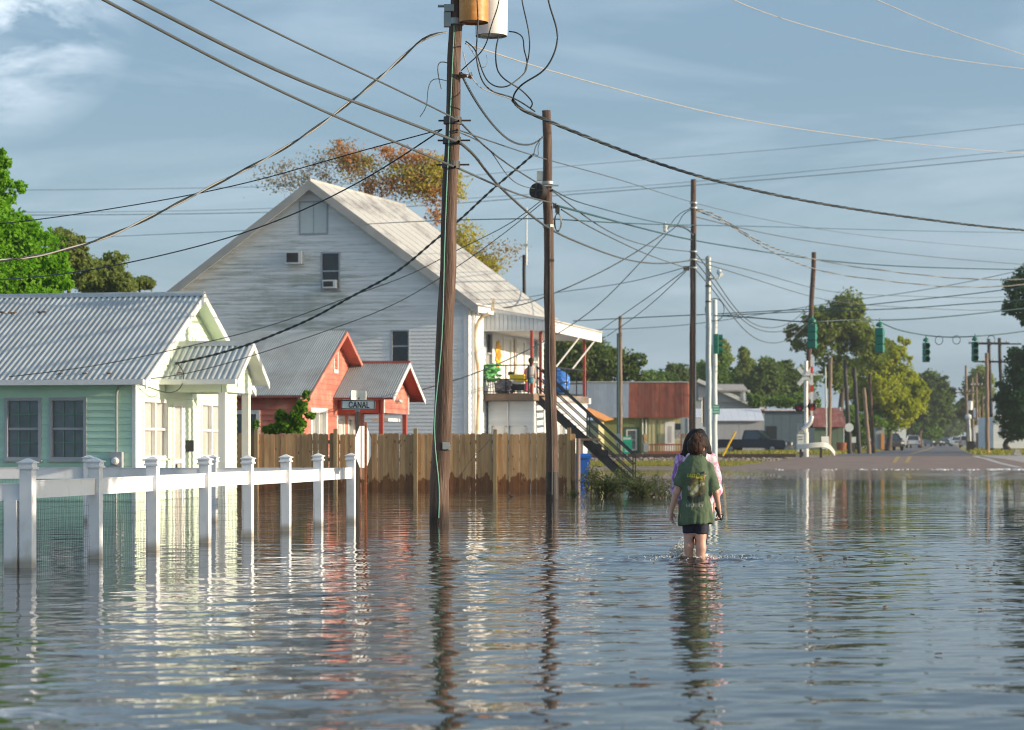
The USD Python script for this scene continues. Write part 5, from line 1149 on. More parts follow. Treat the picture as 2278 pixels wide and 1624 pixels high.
# service drops to the left
wire('thick twisted service cable from the top of the nearest pole to lower left', [(992, 72, 32), (960, 78, 31.9), (905, 118, 31.8), (800, 210, 31.5), (640, 325, 31), (500, 400, 30.6), (400, 450, 30.3), (200, 540, 29.7), (0, 580, 29), (-300, 600, 28)], .012, ('cable_black', 'cable_pale'), twist=2, pitch=1.1, n=60)
wire('thin wire falling left from the nearest pole across the sky', [(981, 288, 32), (760, 348, 33), (570, 401, 34), (400, 438, 35), (230, 467, 36), (26, 495, 37), (-200, 512, 38)], .009, 'cable_black')
wire('wire falling left from the nearest pole in front of the white gable', [(983, 288, 32), (850, 375, 33), (700, 455, 34.5), (541, 518, 36), (350, 570, 38), (150, 608, 40), (0, 622, 42), (-200, 626, 44)], .011, 'cable_black')
wire('dark service cable from the second pole clevis to the mint cottage gable', [(1188, 342, 46.2), (1150, 375, 46.2), (1097, 420, 46.2), (1010, 500, 46.2), (972, 531, 46.2), (880, 606, 46.2), (791, 655, 46.3), (700, 705, 46.4), (626, 738, 46.5), (520, 777, 46.6), (390, 809, 46.8)], .014, ('cable_black', 'cable_black'), twist=2, pitch=.35)
wire('slender cable from the black can across the big gable to the mint eave', [(1203, 447, 46.3), (1145, 490, 46.2), (1010, 560, 46), (930, 602, 45.8), (800, 652, 45.5), (626, 716, 45.2), (430, 768, 44.9), (200, 815, 44.6), (20, 838, 44.5)], .009, 'cable_black')
wire('slender cable from the black can to the conduit of the mint cottage', [(1208, 450, 46.3), (1100, 535, 46), (1010, 598, 45.8), (870, 680, 45.5), (760, 724, 45.3), (626, 770, 45.1), (480, 815, 45), (390, 835, 44.9), (290, 847, 44.85)], .009, 'cable_black')
wire('slack loop of cable hanging below the mint porch roof edge', [(392, 806, 46.7), (408, 830, 46.5), (407, 850, 46.3), (395, 868, 46.1), (370, 873, 45.7), (345, 866, 45.4), (320, 858, 45.1), (288, 848, 44.85)], .011, 'cable_black')
# the heavy bundle to the right and the loose loops round the cans
wire('heavy black bundle sagging to the right edge from the loops', [(1140, 222, 32.3), (1150, 236, 32.4), (1175, 250, 32.8), (1217, 268, 33.5), (1300, 302, 35), (1500, 375, 39), (1800, 448, 46), (2060, 488, 52), (2290, 513, 58), (2600, 525, 66)], .015, ('cable_black', 'cable_black', 'cable_grey'), twist=3, pitch=1.4, n=70)
wire('long loose black loop sweeping right of the white can', [(1214, -30, 32), (1225, 20, 32), (1240, 80, 32), (1232, 120, 32), (1205, 160, 32), (1170, 182, 32), (1150, 200, 32.1), (1142, 222, 32.2), (1147, 234, 32.4)], .013, 'cable_black', n=60, name='cable_loop')
wire('black loop hanging between the two cans and the pole', [(1060, -20, 31.7), (1063, 40, 31.7), (1061, 90, 31.7), (1060, 125, 31.7), (1066, 160, 31.7), (1080, 190, 31.8), (1100, 205, 31.9), (1130, 214, 32), (1160, 228, 32.6), (1190, 248, 33)], .011, 'cable_black', n=60, name='cable_loop')
wire('black loop curling under the white can', [(1132, 70, 32.4), (1146, 72, 32.4), (1160, 80, 32.3), (1166, 110, 32.2), (1172, 135, 32.1), (1168, 160, 32), (1150, 178, 31.9), (1130, 191, 31.8), (1108, 193, 31.8), (1087, 182, 31.8), (1074, 160, 31.8), (1064, 130, 31.8), (1056, 110, 31.9), (1036, 92, 32)], .010, 'cable_black', n=70, name='cable_loop')
wire('black wire dropping from above to the right of the white can', [(1158, -30, 32.3), (1163, 10, 32.3), (1172, 50, 32.2), (1178, 90, 32.2), (1176, 125, 32.1), (1168, 158, 32)], .010, 'cable_black', n=40, name='cable_loop')
wire('black wire dropping across the rust-orange can', [(1114, -30, 31.6), (1107, 15, 31.6), (1092, 60, 31.6), (1082, 95, 31.7), (1068, 118, 31.8), (1050, 135, 31.9), (1026, 157, 32)], .009, 'cable_black', n=40, name='cable_loop')
wire('black wire hanging from the white can to the spliced loop', [(1109, 82, 32.5), (1104, 105, 32.4), (1103, 130, 32.3), (1108, 158, 32.2), (1125, 178, 32.2), (1152, 195, 32.3), (1175, 215, 32.5), (1184, 232, 32.7), (1180, 240, 32.8)], .011, 'cable_black', n=50, name='cable_loop')
wire('pale wire looped below the bracket of the nearest pole', [(1042, 100, 31.9), (1053, 118, 31.9), (1062, 135, 31.9), (1070, 149, 31.9), (1080, 148, 31.9), (1084, 130, 31.9), (1083, 122, 31.9)], .006, 'cable_pale', n=30, name='cable_loop')
wire('thin grey neutral running from the pole to the spliced bundle', [(1030, 115, 32), (1038, 145, 32), (1050, 172, 32.1), (1070, 195, 32.2), (1100, 208, 32.3), (1142, 222, 32.4)], .007, 'cable_pale', n=30, name='cable_loop')
wire('bright bare wire sloping right from the nearest pole', [(1036, 97, 32), (1200, 150, 36.5), (1368, 197, 42), (1600, 255, 50), (1800, 290, 58), (2040, 320, 68), (2290, 341, 80), (2500, 345, 90)], .011, 'cable_pale', n=50)
wire('upper bright bare wire crossing the top right corner', [(1500, -70, 40), (1632, 0, 44), (1850, 73, 52), (2060, 122, 60), (2290, 154, 70)], .010, 'cable_pale')
wire('shorter bright bare wire in the very top right corner', [(1800, -70, 44), (1952, 0, 48), (2120, 70, 54), (2290, 125, 60)], .010, 'cable_pale')
# far lines behind everything
for lab, pts in (('highest of the faint far lines crossing behind the poles', [(-60, 424, 300), (400, 419, 300), (1000, 395, 300), (1240, 372, 300), (1700, 335, 300), (2330, 270, 300)]),
                 ('middle one of the faint far lines crossing behind the poles', [(-60, 472, 290), (400, 469, 290), (900, 450, 290), (1240, 428, 290), (1700, 390, 290), (2330, 328, 290)]),
                 ('lowest and darkest of the faint far lines behind the poles', [(-60, 479, 285), (400, 476, 285), (900, 460, 285), (1240, 435, 285), (1700, 400, 285), (2330, 343, 285)])):
    wire(lab, pts, .045 if 'lowest' in lab else .03, 'cable_teal')
wire('faint line falling from the second pole to the far left sky', [(-60, 541, 120), (300, 524, 110), (700, 505, 90), (970, 491, 60), (1215, 486, 46.5)], .013, 'cable_teal')
wire('faint line from the second pole towards the right edge', [(1229, 487, 46.5), (1400, 497, 66), (1653, 503, 100), (1900, 510, 125), (2330, 519, 160)], .016, 'cable_teal')
# lines about the third and fourth poles
arm = P(1480, 518, 86)
wire('service cable from the third pole arm to the white porch', [P(1476, 520, 86), (1400, 570, 84.5), (1234, 652, 81), (1150, 680, 79), (1072, 688, 77.2)], .022, 'cable_black')
wire('service cable from the third pole arm down across the porch to the left', [P(1481, 523, 86), (1400, 610, 83), (1324, 684, 79), (1236, 745, 75), (1197, 767, 72), (1130, 800, 69), (1068, 826, 66), (999, 850, 63), (940, 866, 66)], .018, 'cable_black')
wire('looping lead from the third pole to its arm', [on3(462), P(1515, 474, 86), P(1500, 488, 86), P(1490, 502, 86), P(1480, 517, 86)], .014, 'cable_black', name='cable_loop')
wire('second looping lead from the third pole to its arm', [on3(464), P(1520, 478, 86), P(1508, 498, 86), P(1494, 512, 86), P(1482, 520, 86)], .014, 'cable_black', name='cable_loop')
for lab, pts in (('upper twisted service cable running right from the third pole', [(1548, 466, 86), (1575, 471, 88), (1600, 483, 92), (1697, 541, 102), (1807, 576, 126), (2000, 606, 128), (2150, 620, 130), (2290, 621, 132)]),
                 ('lower twisted service cable running right from the third pole', [(1548, 468, 86), (1590, 484, 91), (1697, 548, 102), (1807, 597, 126), (1950, 622, 128), (2100, 637, 130), (2224, 637, 132), (2290, 632, 133)])):
    wire(lab, pts, .018, ('cable_black', 'cable_pale'), twist=2, pitch=3.0, n=50)
wire('thin line from the third pole case down to lower left', [(1540, 590, 86), (1400, 627, 96), (1230, 652, 110), (1030, 690, 120)], .016, 'cable_teal')
wire('left one of two lines falling from the third pole case', [(1522, 603, 86), (1420, 676, 100), (1330, 738, 112)], .018, 'cable_black')
wire('right one of two lines falling from the third pole case', [(1526, 603, 86), (1440, 683, 100), (1350, 748, 112)], .018, 'cable_black')
for k, (lab, pts) in enumerate((('upper slack cable hanging between third and fourth poles', [(1546, 560, 86), (1590, 620, 96), (1640, 690, 107), (1680, 722, 114), (1710, 729, 118), (1745, 723, 122), (1775, 705, 125), (1798, 680, 128)]),
                 ('middle slack cable hanging between third and fourth poles', [(1546, 580, 86), (1590, 636, 96), (1640, 700, 107), (1690, 734, 115), (1730, 738, 120), (1770, 726, 124), (1796, 705, 128)]),
                 ('lowest slack cable hanging between third and fourth poles', [(1546, 598, 86), (1590, 650, 96), (1640, 716, 107), (1690, 757, 115), (1720, 763, 118), (1755, 754, 123), (1780, 735, 126), (1796, 718, 128)]))):
    wire(lab, pts, .022, 'cable_grey', n=40)
for lab, pts, mt in (('long line passing the fourth pole at mid height, upper', [(1546, 574, 86), (1700, 610, 110), (1824, 644, 140), (2000, 658, 160), (2200, 662, 170), (2330, 655, 180)], 'cable_grey'),
                 ('long line passing the fourth pole at mid height, lower', [(1546, 580, 86), (1700, 628, 110), (1824, 664, 140), (2000, 683, 160), (2200, 690, 170), (2330, 684, 180)], 'cable_grey'),
                 ('faint thin line rising to the right behind the fourth pole', [(1230, 735, 190), (1540, 721, 190), (1824, 678, 190), (2060, 644, 190), (2330, 588, 190)], 'cable_teal'),
                 ('dark line from the grey steel pole rising right to the trees', [(1275, 714, 130), (1453, 705, 130), (1600, 698, 130), (1800, 688, 130), (1824, 687, 130), (1960, 675, 130), (2150, 655, 130), (2330, 632, 130)], 'cable_teal'),
                 ('dark line just under it rising right to the trees', [(1590, 703, 130), (1824, 692, 131), (1990, 687, 131), (2150, 676, 131), (2330, 664, 131)], 'cable_teal'),
                 ('grey line above the right-hand trees', [(1545, 482, 86), (1697, 518, 102), (1900, 551, 128), (2070, 571, 140), (2330, 592, 150)], 'cable_grey')):
    wire(lab, pts, .028 if mt == 'cable_teal' else .02, mt)
wire('small dark cable coil at the top of the white signal pole', [P(1590 + 21 * math.sin(a), 689 + 25 * math.cos(a), 108 + .1 * a) for a in np.linspace(.6, 7.4, 26)], .022, 'cable_teal', n=60, name='cable_loop')

wire('frayed clevis strand holding the mint service cable to the second pole', [(1188, 342, 46.2), (1192, 326, 46.2), (1200, 314, 46.2), (1209, 303, 46.3)], .010, 'cable_grey', name='cable_loop')
wire('short loop of slack at the clevis beside the second pole', [(1188, 342, 46.2), (1196, 346, 46.15), (1197, 330, 46.15), (1201, 318, 46.15)], .007, 'cable_black', name='cable_loop')
# ------------------------------------------------------------------ traffic signals, crossing signal, signs
def rotz(v, a):
    c, s_ = math.cos(a), math.sin(a); v = np.asarray(v, float)
    return np.stack([v[..., 0] * c - v[..., 1] * s_, v[..., 0] * s_ + v[..., 1] * c, v[..., 2]], -1)
def rot_mesh(m, a, c):
    m = m.copy(); m.vertices = rotz(np.asarray(m.vertices), a) + c; return m
def signal(label, c, yaw, k=1.0, hang=True, group=None):
    """Three-section signal head with its middle at c; yaw 0 faces the camera's way (-y)."""
    t = thing('traffic_signal', label, 'traffic signal', c, group)
    w, d, h = .36 * k, .26 * k, 1.07 * k
    R = lambda m: rot_mesh(m, yaw, c)
    for i in range(3):
        z = (i - 1) * .355 * k
        obj('housing', R(m3box(w, d, .345 * k, .03 * k, (0, 0, z))), 'signal_green', t, smooth=35)
        v = []
        a = np.linspace(-.35 * np.pi, 1.35 * np.pi, 15); r = .150 * k
        ring = lambda y, rr: np.stack([rr * np.cos(a), np.full(15, y), rr * np.sin(a) + z], 1)
        A, B = ring(-d / 2, r), ring(-d / 2 - .22 * k, r); A2, B2 = ring(-d / 2, r * .93), ring(-d / 2 - .22 * k, r * .93)
        V = np.vstack([A, B, A2, B2]); f = []
        for q in range(14):
            f += [[q, q + 1, 16 + q], [q, 16 + q, 15 + q], [30 + q, 46 + q, 31 + q], [30 + q, 45 + q, 46 + q], [15 + q, 16 + q, 46 + q], [15 + q, 46 + q, 45 + q]]
        obj('visor', R(trimesh.Trimesh(V, f, process=False)), 'signal_green', t)
        obj('lens', R(lathe([(0, .03), (.07 * k, .025), (.135 * k, 0)], (0, -d / 2 - .002, z), 16, (0, -1, 0))), 'lens_dark', t)
    if hang:
        obj('hanger', [R(lathe([(.03, h / 2), (.03, h / 2 + .03), (.17 * k, h / 2 + .07), (.17 * k, h / 2 + .16), (.09, h / 2 + .24), (.03, h / 2 + .26), (.03, h / 2 + .42)], (0, 0, 0), 12))], 'signal_green', t, smooth=40)
    return t
def m3box(x, y, z, r, c):
    b = m3.Manifold.batch_hull([m3.Manifold.sphere(r, 10).translate([sx * (x / 2 - r), sy * (y / 2 - r), sz * (z / 2 - r)]) for sx in (-1, 1) for sy in (-1, 1) for sz in (-1, 1)]).translate([float(q) for q in c])
    mm = b.to_mesh(); return trimesh.Trimesh(mm.vert_properties[:, :3], mm.tri_verts, process=False)
signal('green signal head turned away, hanging before the leaning brown pole', P(1807, 748, 100), math.radians(158), 1.02)
signal('green signal head turned away, hanging before the olive tree', P(1957, 757, 102), math.radians(158), 1.05)
signal('left one of two signal heads facing us over the road', P(2060, 784, 123), math.radians(4))
signal('right one of two signal heads facing us, by the crossarm poles', P(2169, 782, 123), math.radians(-3))
for k, (lab, px, yaw) in enumerate((('leftmost of the four tiny far green signals', 2037, 150), ('second from left of the four tiny far green signals', 2058, 140), ('third from left of the four tiny far green signals', 2083, 150), ('rightmost of the four tiny far green signals', 2103, 140))):
    signal(lab, P(px, 927, 330), math.radians(yaw), 1.25)
wire('thin span wire carrying the four far signals', [(2000, 914, 330), (2058, 916, 330), (2140, 912, 330)], .04)
wire('upper span cable holding the two signals that are turned away', [(1590, 702, 108), (1690, 708, 104), (1807, 716, 100), (1880, 712, 101), (1957, 712, 102), (2060, 708, 110), (2160, 699, 118), (2330, 680, 130)], .03, 'cable_teal')
wire('lower span cable holding the two signals that face us', [(1957, 716, 102), (1990, 731, 108), (2030, 741, 116), (2060, 746, 123), (2119, 750, 123), (2169, 748, 123), (2240, 742, 125), (2330, 728, 128)], .03, 'cable_teal')
for px, py in ((2089, 757), (2205, 756), (2128, 756)):
    wire('ring of slack cable under the span beside a facing signal' if px == 2089 else 'ring of slack cable left of the right facing signal' if px == 2128 else 'ring of slack cable right of the right facing signal', [P(px + 8.5 * math.cos(a), py + 9.5 * math.sin(a), 123) for a in np.linspace(-1.5, 4.9, 18)], .02, 'cable_teal', name='cable_loop')
# steel poles
sp, a, b = pole('steel_pole', 'tall grey steel pole beside the brown pole behind the waders', (1577, 1040), 96, (1575.5, 577), .125, .115, 'galv_steel', cat='steel pole', zb=.0, n=12)
obj('cap', lathe([(.13, 0), (.13, .06), (.07, .14), (0, .16)], b, 12), 'galv_steel', sp)
for y in (635, 669, 724, 905, 965):
    q = a + (b - a) * ((1040 - y) / 463); obj('band', tube([q - UP * .03, q + UP * .03], .135, 14), 'galv_steel' if y > 700 else 'dark_iron', sp)
t = thing('camera_sensor', 'white detector on a bent arm near the top of the grey steel pole', 'detector', P(1577, 619, 96))
obj('arm', tube(spline([P(1578, 620, 95.8), P(1592, 620, 95.8), P(1598, 619, 95.8), P(1601, 612, 95.8)], 14), .035, 8), 'sign_white', t)
obj('head', [sphere(P(1600, 604, 95.8), .10), tube([P(1598, 606, 95.8), P(1605, 611, 95.6)], .09, 10)], 'sign_white', t)
wp, a, b = pole('steel_pole', 'shorter whitish pole carrying the side-on traffic signal', (1590, 1030), 110, (1590, 667), .125, .12, 'sign_white', cat='steel pole', zb=.06, n=12)
signal('traffic signal seen side-on, fixed to the whitish pole', P(1593, 765, 109.6), math.radians(84), .90, False)
def green_sign(label, c, w, h, kind, nx=(0, -1, 0)):
    t = thing('green_sign', label, 'sign', c)
    x = np.array([1., 0, 0]); y = np.array([0, 1., 0])
    obj('plate', extr_plate(w, h, c), 'sign_green', t)
    if kind == 'small':
        for i, (ww, zz) in enumerate(((.36, .30), (.42, .02), (.50, -.26))):
            for k in range(4 + i // 2):
                u = (k - (3 + i // 2) / 2) * .12
                obj('lettering', cbox(c + x * u * w / .62 * .9 + UP * zz * h - y * .018, .085 * w / .62, .006, .20 * h * .7), 'sign_white', t)
    else:
        obj('white_panel', cbox(c - y * .016 + UP * h * .06, w * .92, .006, h * .42), 'sign_white', t)
        for k in range(5):
            obj('lettering', cbox(c + x * (k - 2) * w * .16 - y * .018 + UP * h * .38, w * .11, .006, h * .13), 'sign_white', t)
        for r in range(2):
            for k in range(5):
                obj('lettering', cbox(c + x * (k - 2) * w * .17 - y * .022 + UP * h * (.14 - r * .18), w * .10, .006, h * .11), 'sign_green', t)
        for r in range(2):
            obj('lettering', cbox(c - y * .018 - UP * h * (.24 + r * .12), w * .5, .006, h * .05), 'sign_white', t)
    return t
def extr_plate(w, h, c):
    m = extr(sg.box(-w / 2 + .03, -h / 2 + .03, w / 2 - .03, h / 2 - .03).buffer(.03, 4), .02)
    return place(m, np.asarray(c), np.array([1., 0, 0]), UP, np.array([0, -1., 0]))
green_sign('small green sign with white lettering on the whitish pole', P(1593, 911, 109.7), .36, .46, 'small')
gs = green_sign('green and white notice on a stake before the green shop', P(1395, 990, 118), .50, .88, 'big')
obj('stake', cbox(P(1395, 1020, 118.05), .05, .05, 1.0), 'galv_steel', gs)
t = thing('metal_cabinet', 'grey metal cabinet on legs behind the third pole', 'cabinet', P(1542, 1000, 104))
obj('box', [obox(P(1516, 965, 104), [1.08, 0, 0], [0, .5, 0], [0, 0, .75])], 'galv_steel', t)
obj('door', obox(P(1530, 964, 103.97), [.74, 0, 0], [0, .028, 0], [0, 0, .70]), 'aluminium', t)
for x in (1519, 1562): obj('leg', cbox(P(x, 1003, 104.2), .06, .06, 1.6), 'galv_steel', t)
t = thing('edge_sign', 'narrow sign seen almost edge-on left of the grey steel pole', 'sign', P(1564, 920, 98))
obj('plate', obox(P(1560, 940, 98), [.10, .30, 0], [.02, -.006, 0], [0, 0, .95]), 'sign_white', t)
obj('bracket', obox(P(1564, 950, 98.1), [.12, .2, 0], [.03, -.01, 0], [0, 0, 1.3]), 'black_steel', t)

# ---- railway crossing signal
RY = 127.0
rp0 = P(1793, 1013, RY); rp0[2] = gz(RY)
rs = thing('crossing_signal', 'railway crossing signal with crossbuck, lamps and raised striped barrier arm', 'railway signal', rp0)
obj('mast', tube([rp0, P(1793, 803, RY)], .11, 14), 'aluminium', rs)
obj('mast_base', tube([rp0, P(1793, 962, RY)], .15, 14), 'sign_white', rs)
cb = P(1792, 837, RY - .2)
for sgn in (1, -1):
    d = np.array([math.cos(math.radians(50)), 0, sgn * math.sin(math.radians(50))]); n_ = np.array([-d[2], 0, d[0]])
    obj('crossbuck_blade', obox(cb - d * .62 - n_ * .115 - np.array([0, .02 * (sgn + 1), 0]), d * 1.24, n_ * .23, np.array([0, .012, 0])), 'sign_grey', rs, label='pale grey blade of the crossbuck')
obj('cross_tube', tube([P(1794, 835, RY - .3), P(1830, 833, RY - .3)], .035, 8), 'sign_white', rs)
ga = P(1806, 940, RY - .5); gb = P(1806, 776, RY - .5); L = gb[2] - ga[2]
zz0 = 0.0
for k in range(16):
    hh = (.66 if k % 2 == 0 else .38)
    if zz0 + hh > L: break
    obj('barrier_arm', obox(ga + UP * zz0 - np.array([.065, .02, 0]), [.13, 0, 0], [0, .04, 0], UP * (hh - .003)), 'sign_white' if k % 2 == 0 else 'reflector_red', rs, label='red band of the barrier arm' if k % 2 else None)
    zz0 += hh
def disc(px, py, r, front=True):
    c = P(px, py, RY - .35)
    dk = obj('lamp_disc', lathe([(0, 0), (r, 0), (r, .03), (r * .9, .05), (0, .06)], c, 20, (0, -1, 0)), 'black_steel', rs)
    if front:
        obj('lamp_hood', [place(extr(sg.Point(0, 0).buffer(r * .62, 10).difference(sg.Point(0, 0).buffer(r * .55, 10)).intersection(sg.box(-1, -.05, 1, 1)), .26), c + np.array([0, -.06, 0]), np.array([1., 0, 0]), UP, np.array([0, -1., 0]))], 'black_steel', dk)
        obj('lens', lathe([(0, .05), (r * .3, .04), (r * .5, 0)], c + np.array([0, -.062, 0]), 14, (0, -1, 0)), 'lens_red', dk)
disc(1778, 906, .26); disc(1806, 904, .26)
t2 = obj('back_disc', lathe([(0, 0), (.25, 0), (.25, .03), (0, .05)], P(1808, 881, RY + .3), 18, (.3, 1, 0)), 'aluminium', rs)
obj('lamp_bar', bar(P(1776, 906, RY - .25), P(1809, 904, RY - .25), .06), 'galv_steel', rs)
obj('gate_mechanism', [obox(P(1776, 964, RY - .3), [.36, 0, 0], [0, .3, 0], [0, 0, .55])], 'galv_steel', rs)
obj('counterweight', tube(spline([P(1784, 957, RY - .45), P(1793, 950, RY - .45), P(1802, 940, RY - .45), P(1805, 925, RY - .45)], 12), [.13] * 12, 10), 'aluminium', rs, smooth=True)
t = thing('equipment_box', 'white equipment box with two labels at the foot of the crossing signal', 'cabinet', P(1781, 1012, RY - .6))
obj('box', [obox(P(1774, 1005, RY - .6), [.36, 0, 0], [0, .3, 0], [0, 0, .98])], 'sign_white', t)
for z in (.80, .66): obj('plate', obox(P(1776, 1005, RY - .615) + UP * z, [.24, 0, 0], [0, .012, 0], [0, 0, .05]), 'cable_grey', t)
t = thing('guard_rail', 'short white guard rail curving down round the crossing signal', 'guard rail', P(1800, 1012, RY - 1.5))
gp = spline([P(1772, 994, RY - 1.4), P(1800, 992, RY - 1.6), P(1832, 990, RY - 1.5), P(1846, 996, RY - 1.2), P(1856, 1009, RY - .9)], 26)
for dz in (-.09, .0, .09):
    obj('beam', tube(gp + UP * dz, .055, 8), 'sign_white', t, smooth=True)
for px in (1781, 1826): obj('post', cbox(P(px, 1005, RY - 1.3), .12, .12, .7), 'tie_wood', t)
t = thing('marker_post', 'leaning yellow marker post beside the tracks before the black pickup', 'marker post', P(1608.5, 1013, 122))
obj('post', tube([P(1608, 1014, 122), P(1636.5, 960, 122)], .05, 10), 'yellow_plastic', t)
t = thing('round_sign', 'round sign seen from behind on the dark leaning pole', 'sign', P(1889, 951, 150))
obj('disc', lathe([(0, 0), (.29, 0), (.29, .02), (0, .02)], P(1889, 951, 151), 20, (0, -1, 0)), 'sign_grey', t)
t = thing('white_notice', 'small white board leaning near the tan pole', 'notice', P(1836, 990, 140))
obj('board', obox(P(1829, 998, 140), [.48, .1, 0], [.0, .03, 0], [-.06, 0, .75]), 'sign_white', t)
t = thing('white_sign', 'white rectangular sign on a post among the right-hand poles', 'sign', P(2175, 958, 222))
obj('board', obox(P(2169, 963, 222), [.85, 0, 0], [0, .04, 0], [0, 0, .75]), 'sign_white', t); obj('post', cbox(P(2175, 980, 222.2), .1, .1, 1.8), 'pole_wood', t)
t = thing('white_sign', 'pale green-edged sign right of the other white sign', 'sign', P(2186, 964, 215))
obj('board', obox(P(2179, 971, 215), [.62, 0, 0], [0, .04, 0], [0, 0, .5]), 'sign_grey', t); obj('post', cbox(P(2186, 985, 215.2), .1, .1, 1.6), 'pole_wood', t)
t = thing('metal_post', 'pale steel post with a black bin at its foot on the right', 'post', P(2159, 985, 200))
obj('post', tube([P(2159, 1003, 200), P(2155, 930, 200)], .13, 8), 'galv_steel', t); obj('lamp', sphere(P(2154, 928, 200), .3, 1), 'porcelain', t)
t = thing('litter_bin', 'black box bin at the foot of the pale steel post', 'bin', P(2158, 1000, 197))
obj('bin', obox(P(2152, 1002, 197), [.62, 0, 0], [0, .5, 0], [0, 0, .75]), 'black_steel', t); obj('lid', obox(P(2151.5, 983.5, 196.9), [.68, 0, 0], [0, .6, 0], [0, 0, .08]), 'dark_iron', t)

# ---- street name post and the stop sign seen from behind
t = thing('street_sign', 'street name post with a CANAL blade and a second blade across it', 'street sign', P(796, 1165, 32.4) * np.array([1, 1, 0]))
q0 = P(796, 1165, 32.4); q0[2] = 0
obj('post', tube([q0 - UP * .5, P(796, 884, 32.4)], .026, 12), 'pole_wood_pale', t, smooth=True)
obj('cap', tube([P(796, 916, 32.4), P(796, 909, 32.4)], .034, 12), 'galv_steel', t)
bx = np.array([.975, -.12, -.02]); bx /= np.linalg.norm(bx); bz = np.array([.02, 0, 1.0]); by = np.cross(bz, bx)
bc = P(797, 900.5, 32.35)
bl = obj('name_blade', place(extr(sg.box(-.215, -.04, .215, .04).buffer(.03, 6), .012), bc, bx, bz, -by), 'sign_grey', t, label='grey blade that reads CANAL in black')
bo = sg.box(-.232, -.057, .232, .057).buffer(.008, 4)
obj('border', place(extr(bo.difference(sg.box(-.232, -.057, .232, .057).buffer(-.004)), .003), bc - by * .012, bx, bz, -by), 'sign_black', bl)
tm = meshkit.text_mesh('CANAL', .084, .003, bold=True)
tm.apply_translation([-tm.bounds[1][0] / 2, -.042, .0])
sx_ = .30 / (tm.bounds[1][0] - tm.bounds[0][0]); tm.apply_scale([sx_, 1, 1])
obj('lettering', place(tm, bc + bx * .012 - by * .0125, bx, bz, -by), 'sign_black', bl)
b2c = P(796.5, 879.5, 32.4); b2x = np.array([.44, .90, 0.0]); b2x /= np.linalg.norm(b2x); b2y = np.array([.90, -.44, 0]); b2y /= np.linalg.norm(b2y)
bl = obj('name_blade', place(extr(sg.box(-.20, -.05, .20, .05).buffer(.018, 6), .012), b2c, b2x, UP, b2y), 'sign_white', t, label='sunlit white blade across the first')
tm = meshkit.text_mesh('NBUROU', .07, .003, bold=True); tm.apply_translation([-tm.bounds[1][0] / 2, -.035, .0]); tm.apply_scale([.34 / (tm.bounds[1][0] - tm.bounds[0][0]), 1, 1])
obj('lettering', place(tm, b2c + b2y * .0125, b2x, UP, b2y), 'sign_grey', bl)
obj('bracket', cbox(P(796, 890.5, 32.4), .05, .05, .03), 'galv_steel', t)
t = thing('stop_sign', 'back of an octagonal stop sign on a rusty perforated post', 'road sign', P(813.5, 1170, 32.0) * np.array([1, 1, 0]))
q0 = P(813.5, 1170, 32.0); q0[2] = 0
obj('post', cbox((q0[0], q0[1], (1.435 - .5) / 2), .034, .034, 1.435 + .5), 'rusty_iron', t)
obj('bolt_hole', [cbox((q0[0], q0[1] - .0175, z), .010, .002, .012) for z in np.arange(.05, 1.42, .055)], 'sign_black', t)
oct_ = [(.318 * math.cos(math.pi / 8 + k * math.pi / 4), .318 * math.sin(math.pi / 8 + k * math.pi / 4)) for k in range(8)]
nb_ = np.array([math.cos(math.radians(-19)), math.sin(math.radians(-19)), 0.0]); ab_ = np.array([-nb_[1], nb_[0], 0])
obj('plate', place(extr(oct_, .004), P(810, 994, 32.05) - nb_ * .02 + np.array([.0, .03, 0]), ab_, UP, nb_), 'sign_back', t)
# blue wheelie bin afloat behind the stairs' foot
t = thing('wheelie_bin', 'blue wheelie bin standing in the flood beside the black stairs', 'bin', P(1292, 1072, 70) * np.array([1, 1, 0]))
bc = P(1293, 1072, 70); bc[2] = 0
def taper(c, z0, z1, w0, w1, d0, d1):
    return hexa([c + np.array([sx * w0 / 2, sy * d0 / 2, z0]) for sx, sy in ((-1, -1), (1, -1), (1, 1), (-1, 1))] + [c + np.array([sx * w1 / 2, sy * d1 / 2, z1]) for sx, sy in ((-1, -1), (1, -1), (1, 1), (-1, 1))])
obj('body', [taper(bc, -.4, .78, .40, .56, .45, .62)], 'bin_blue', t)
obj('rim', [taper(bc, .72, .80, .62, .62, .68, .68)], 'bin_blue', t)
obj('lid', [taper(bc, .80, .87, .60, .5, .66, .52)], 'bin_blue', t)
obj('handle', tube(spline([bc + np.array([-.24, -.36, .62]), bc + np.array([-.30, -.38, .5]), bc + np.array([-.30, -.38, .3])], 8), .018, 6), 'dark_iron', t)
# cable draped over the wooden fence
wire('thin grey rope slanting down the face of the wooden fence', [(1103, 956, 56.9), (1080, 990, 56.9), (1050, 1020, 57.0), (1035, 1042, 57.05), (1020, 1062, 57.1)], .008, 'cable_grey', name='rope', cat='rope')
t = thing('floating_branch', 'short dark branch floating in front of the wooden fence', 'branch', P(1138, 1106, 49))
obj('stick', tube([P(1132, 1101, 49), P(1146, 1108, 49)], [.025, .02], 6), 'driftwood', t)

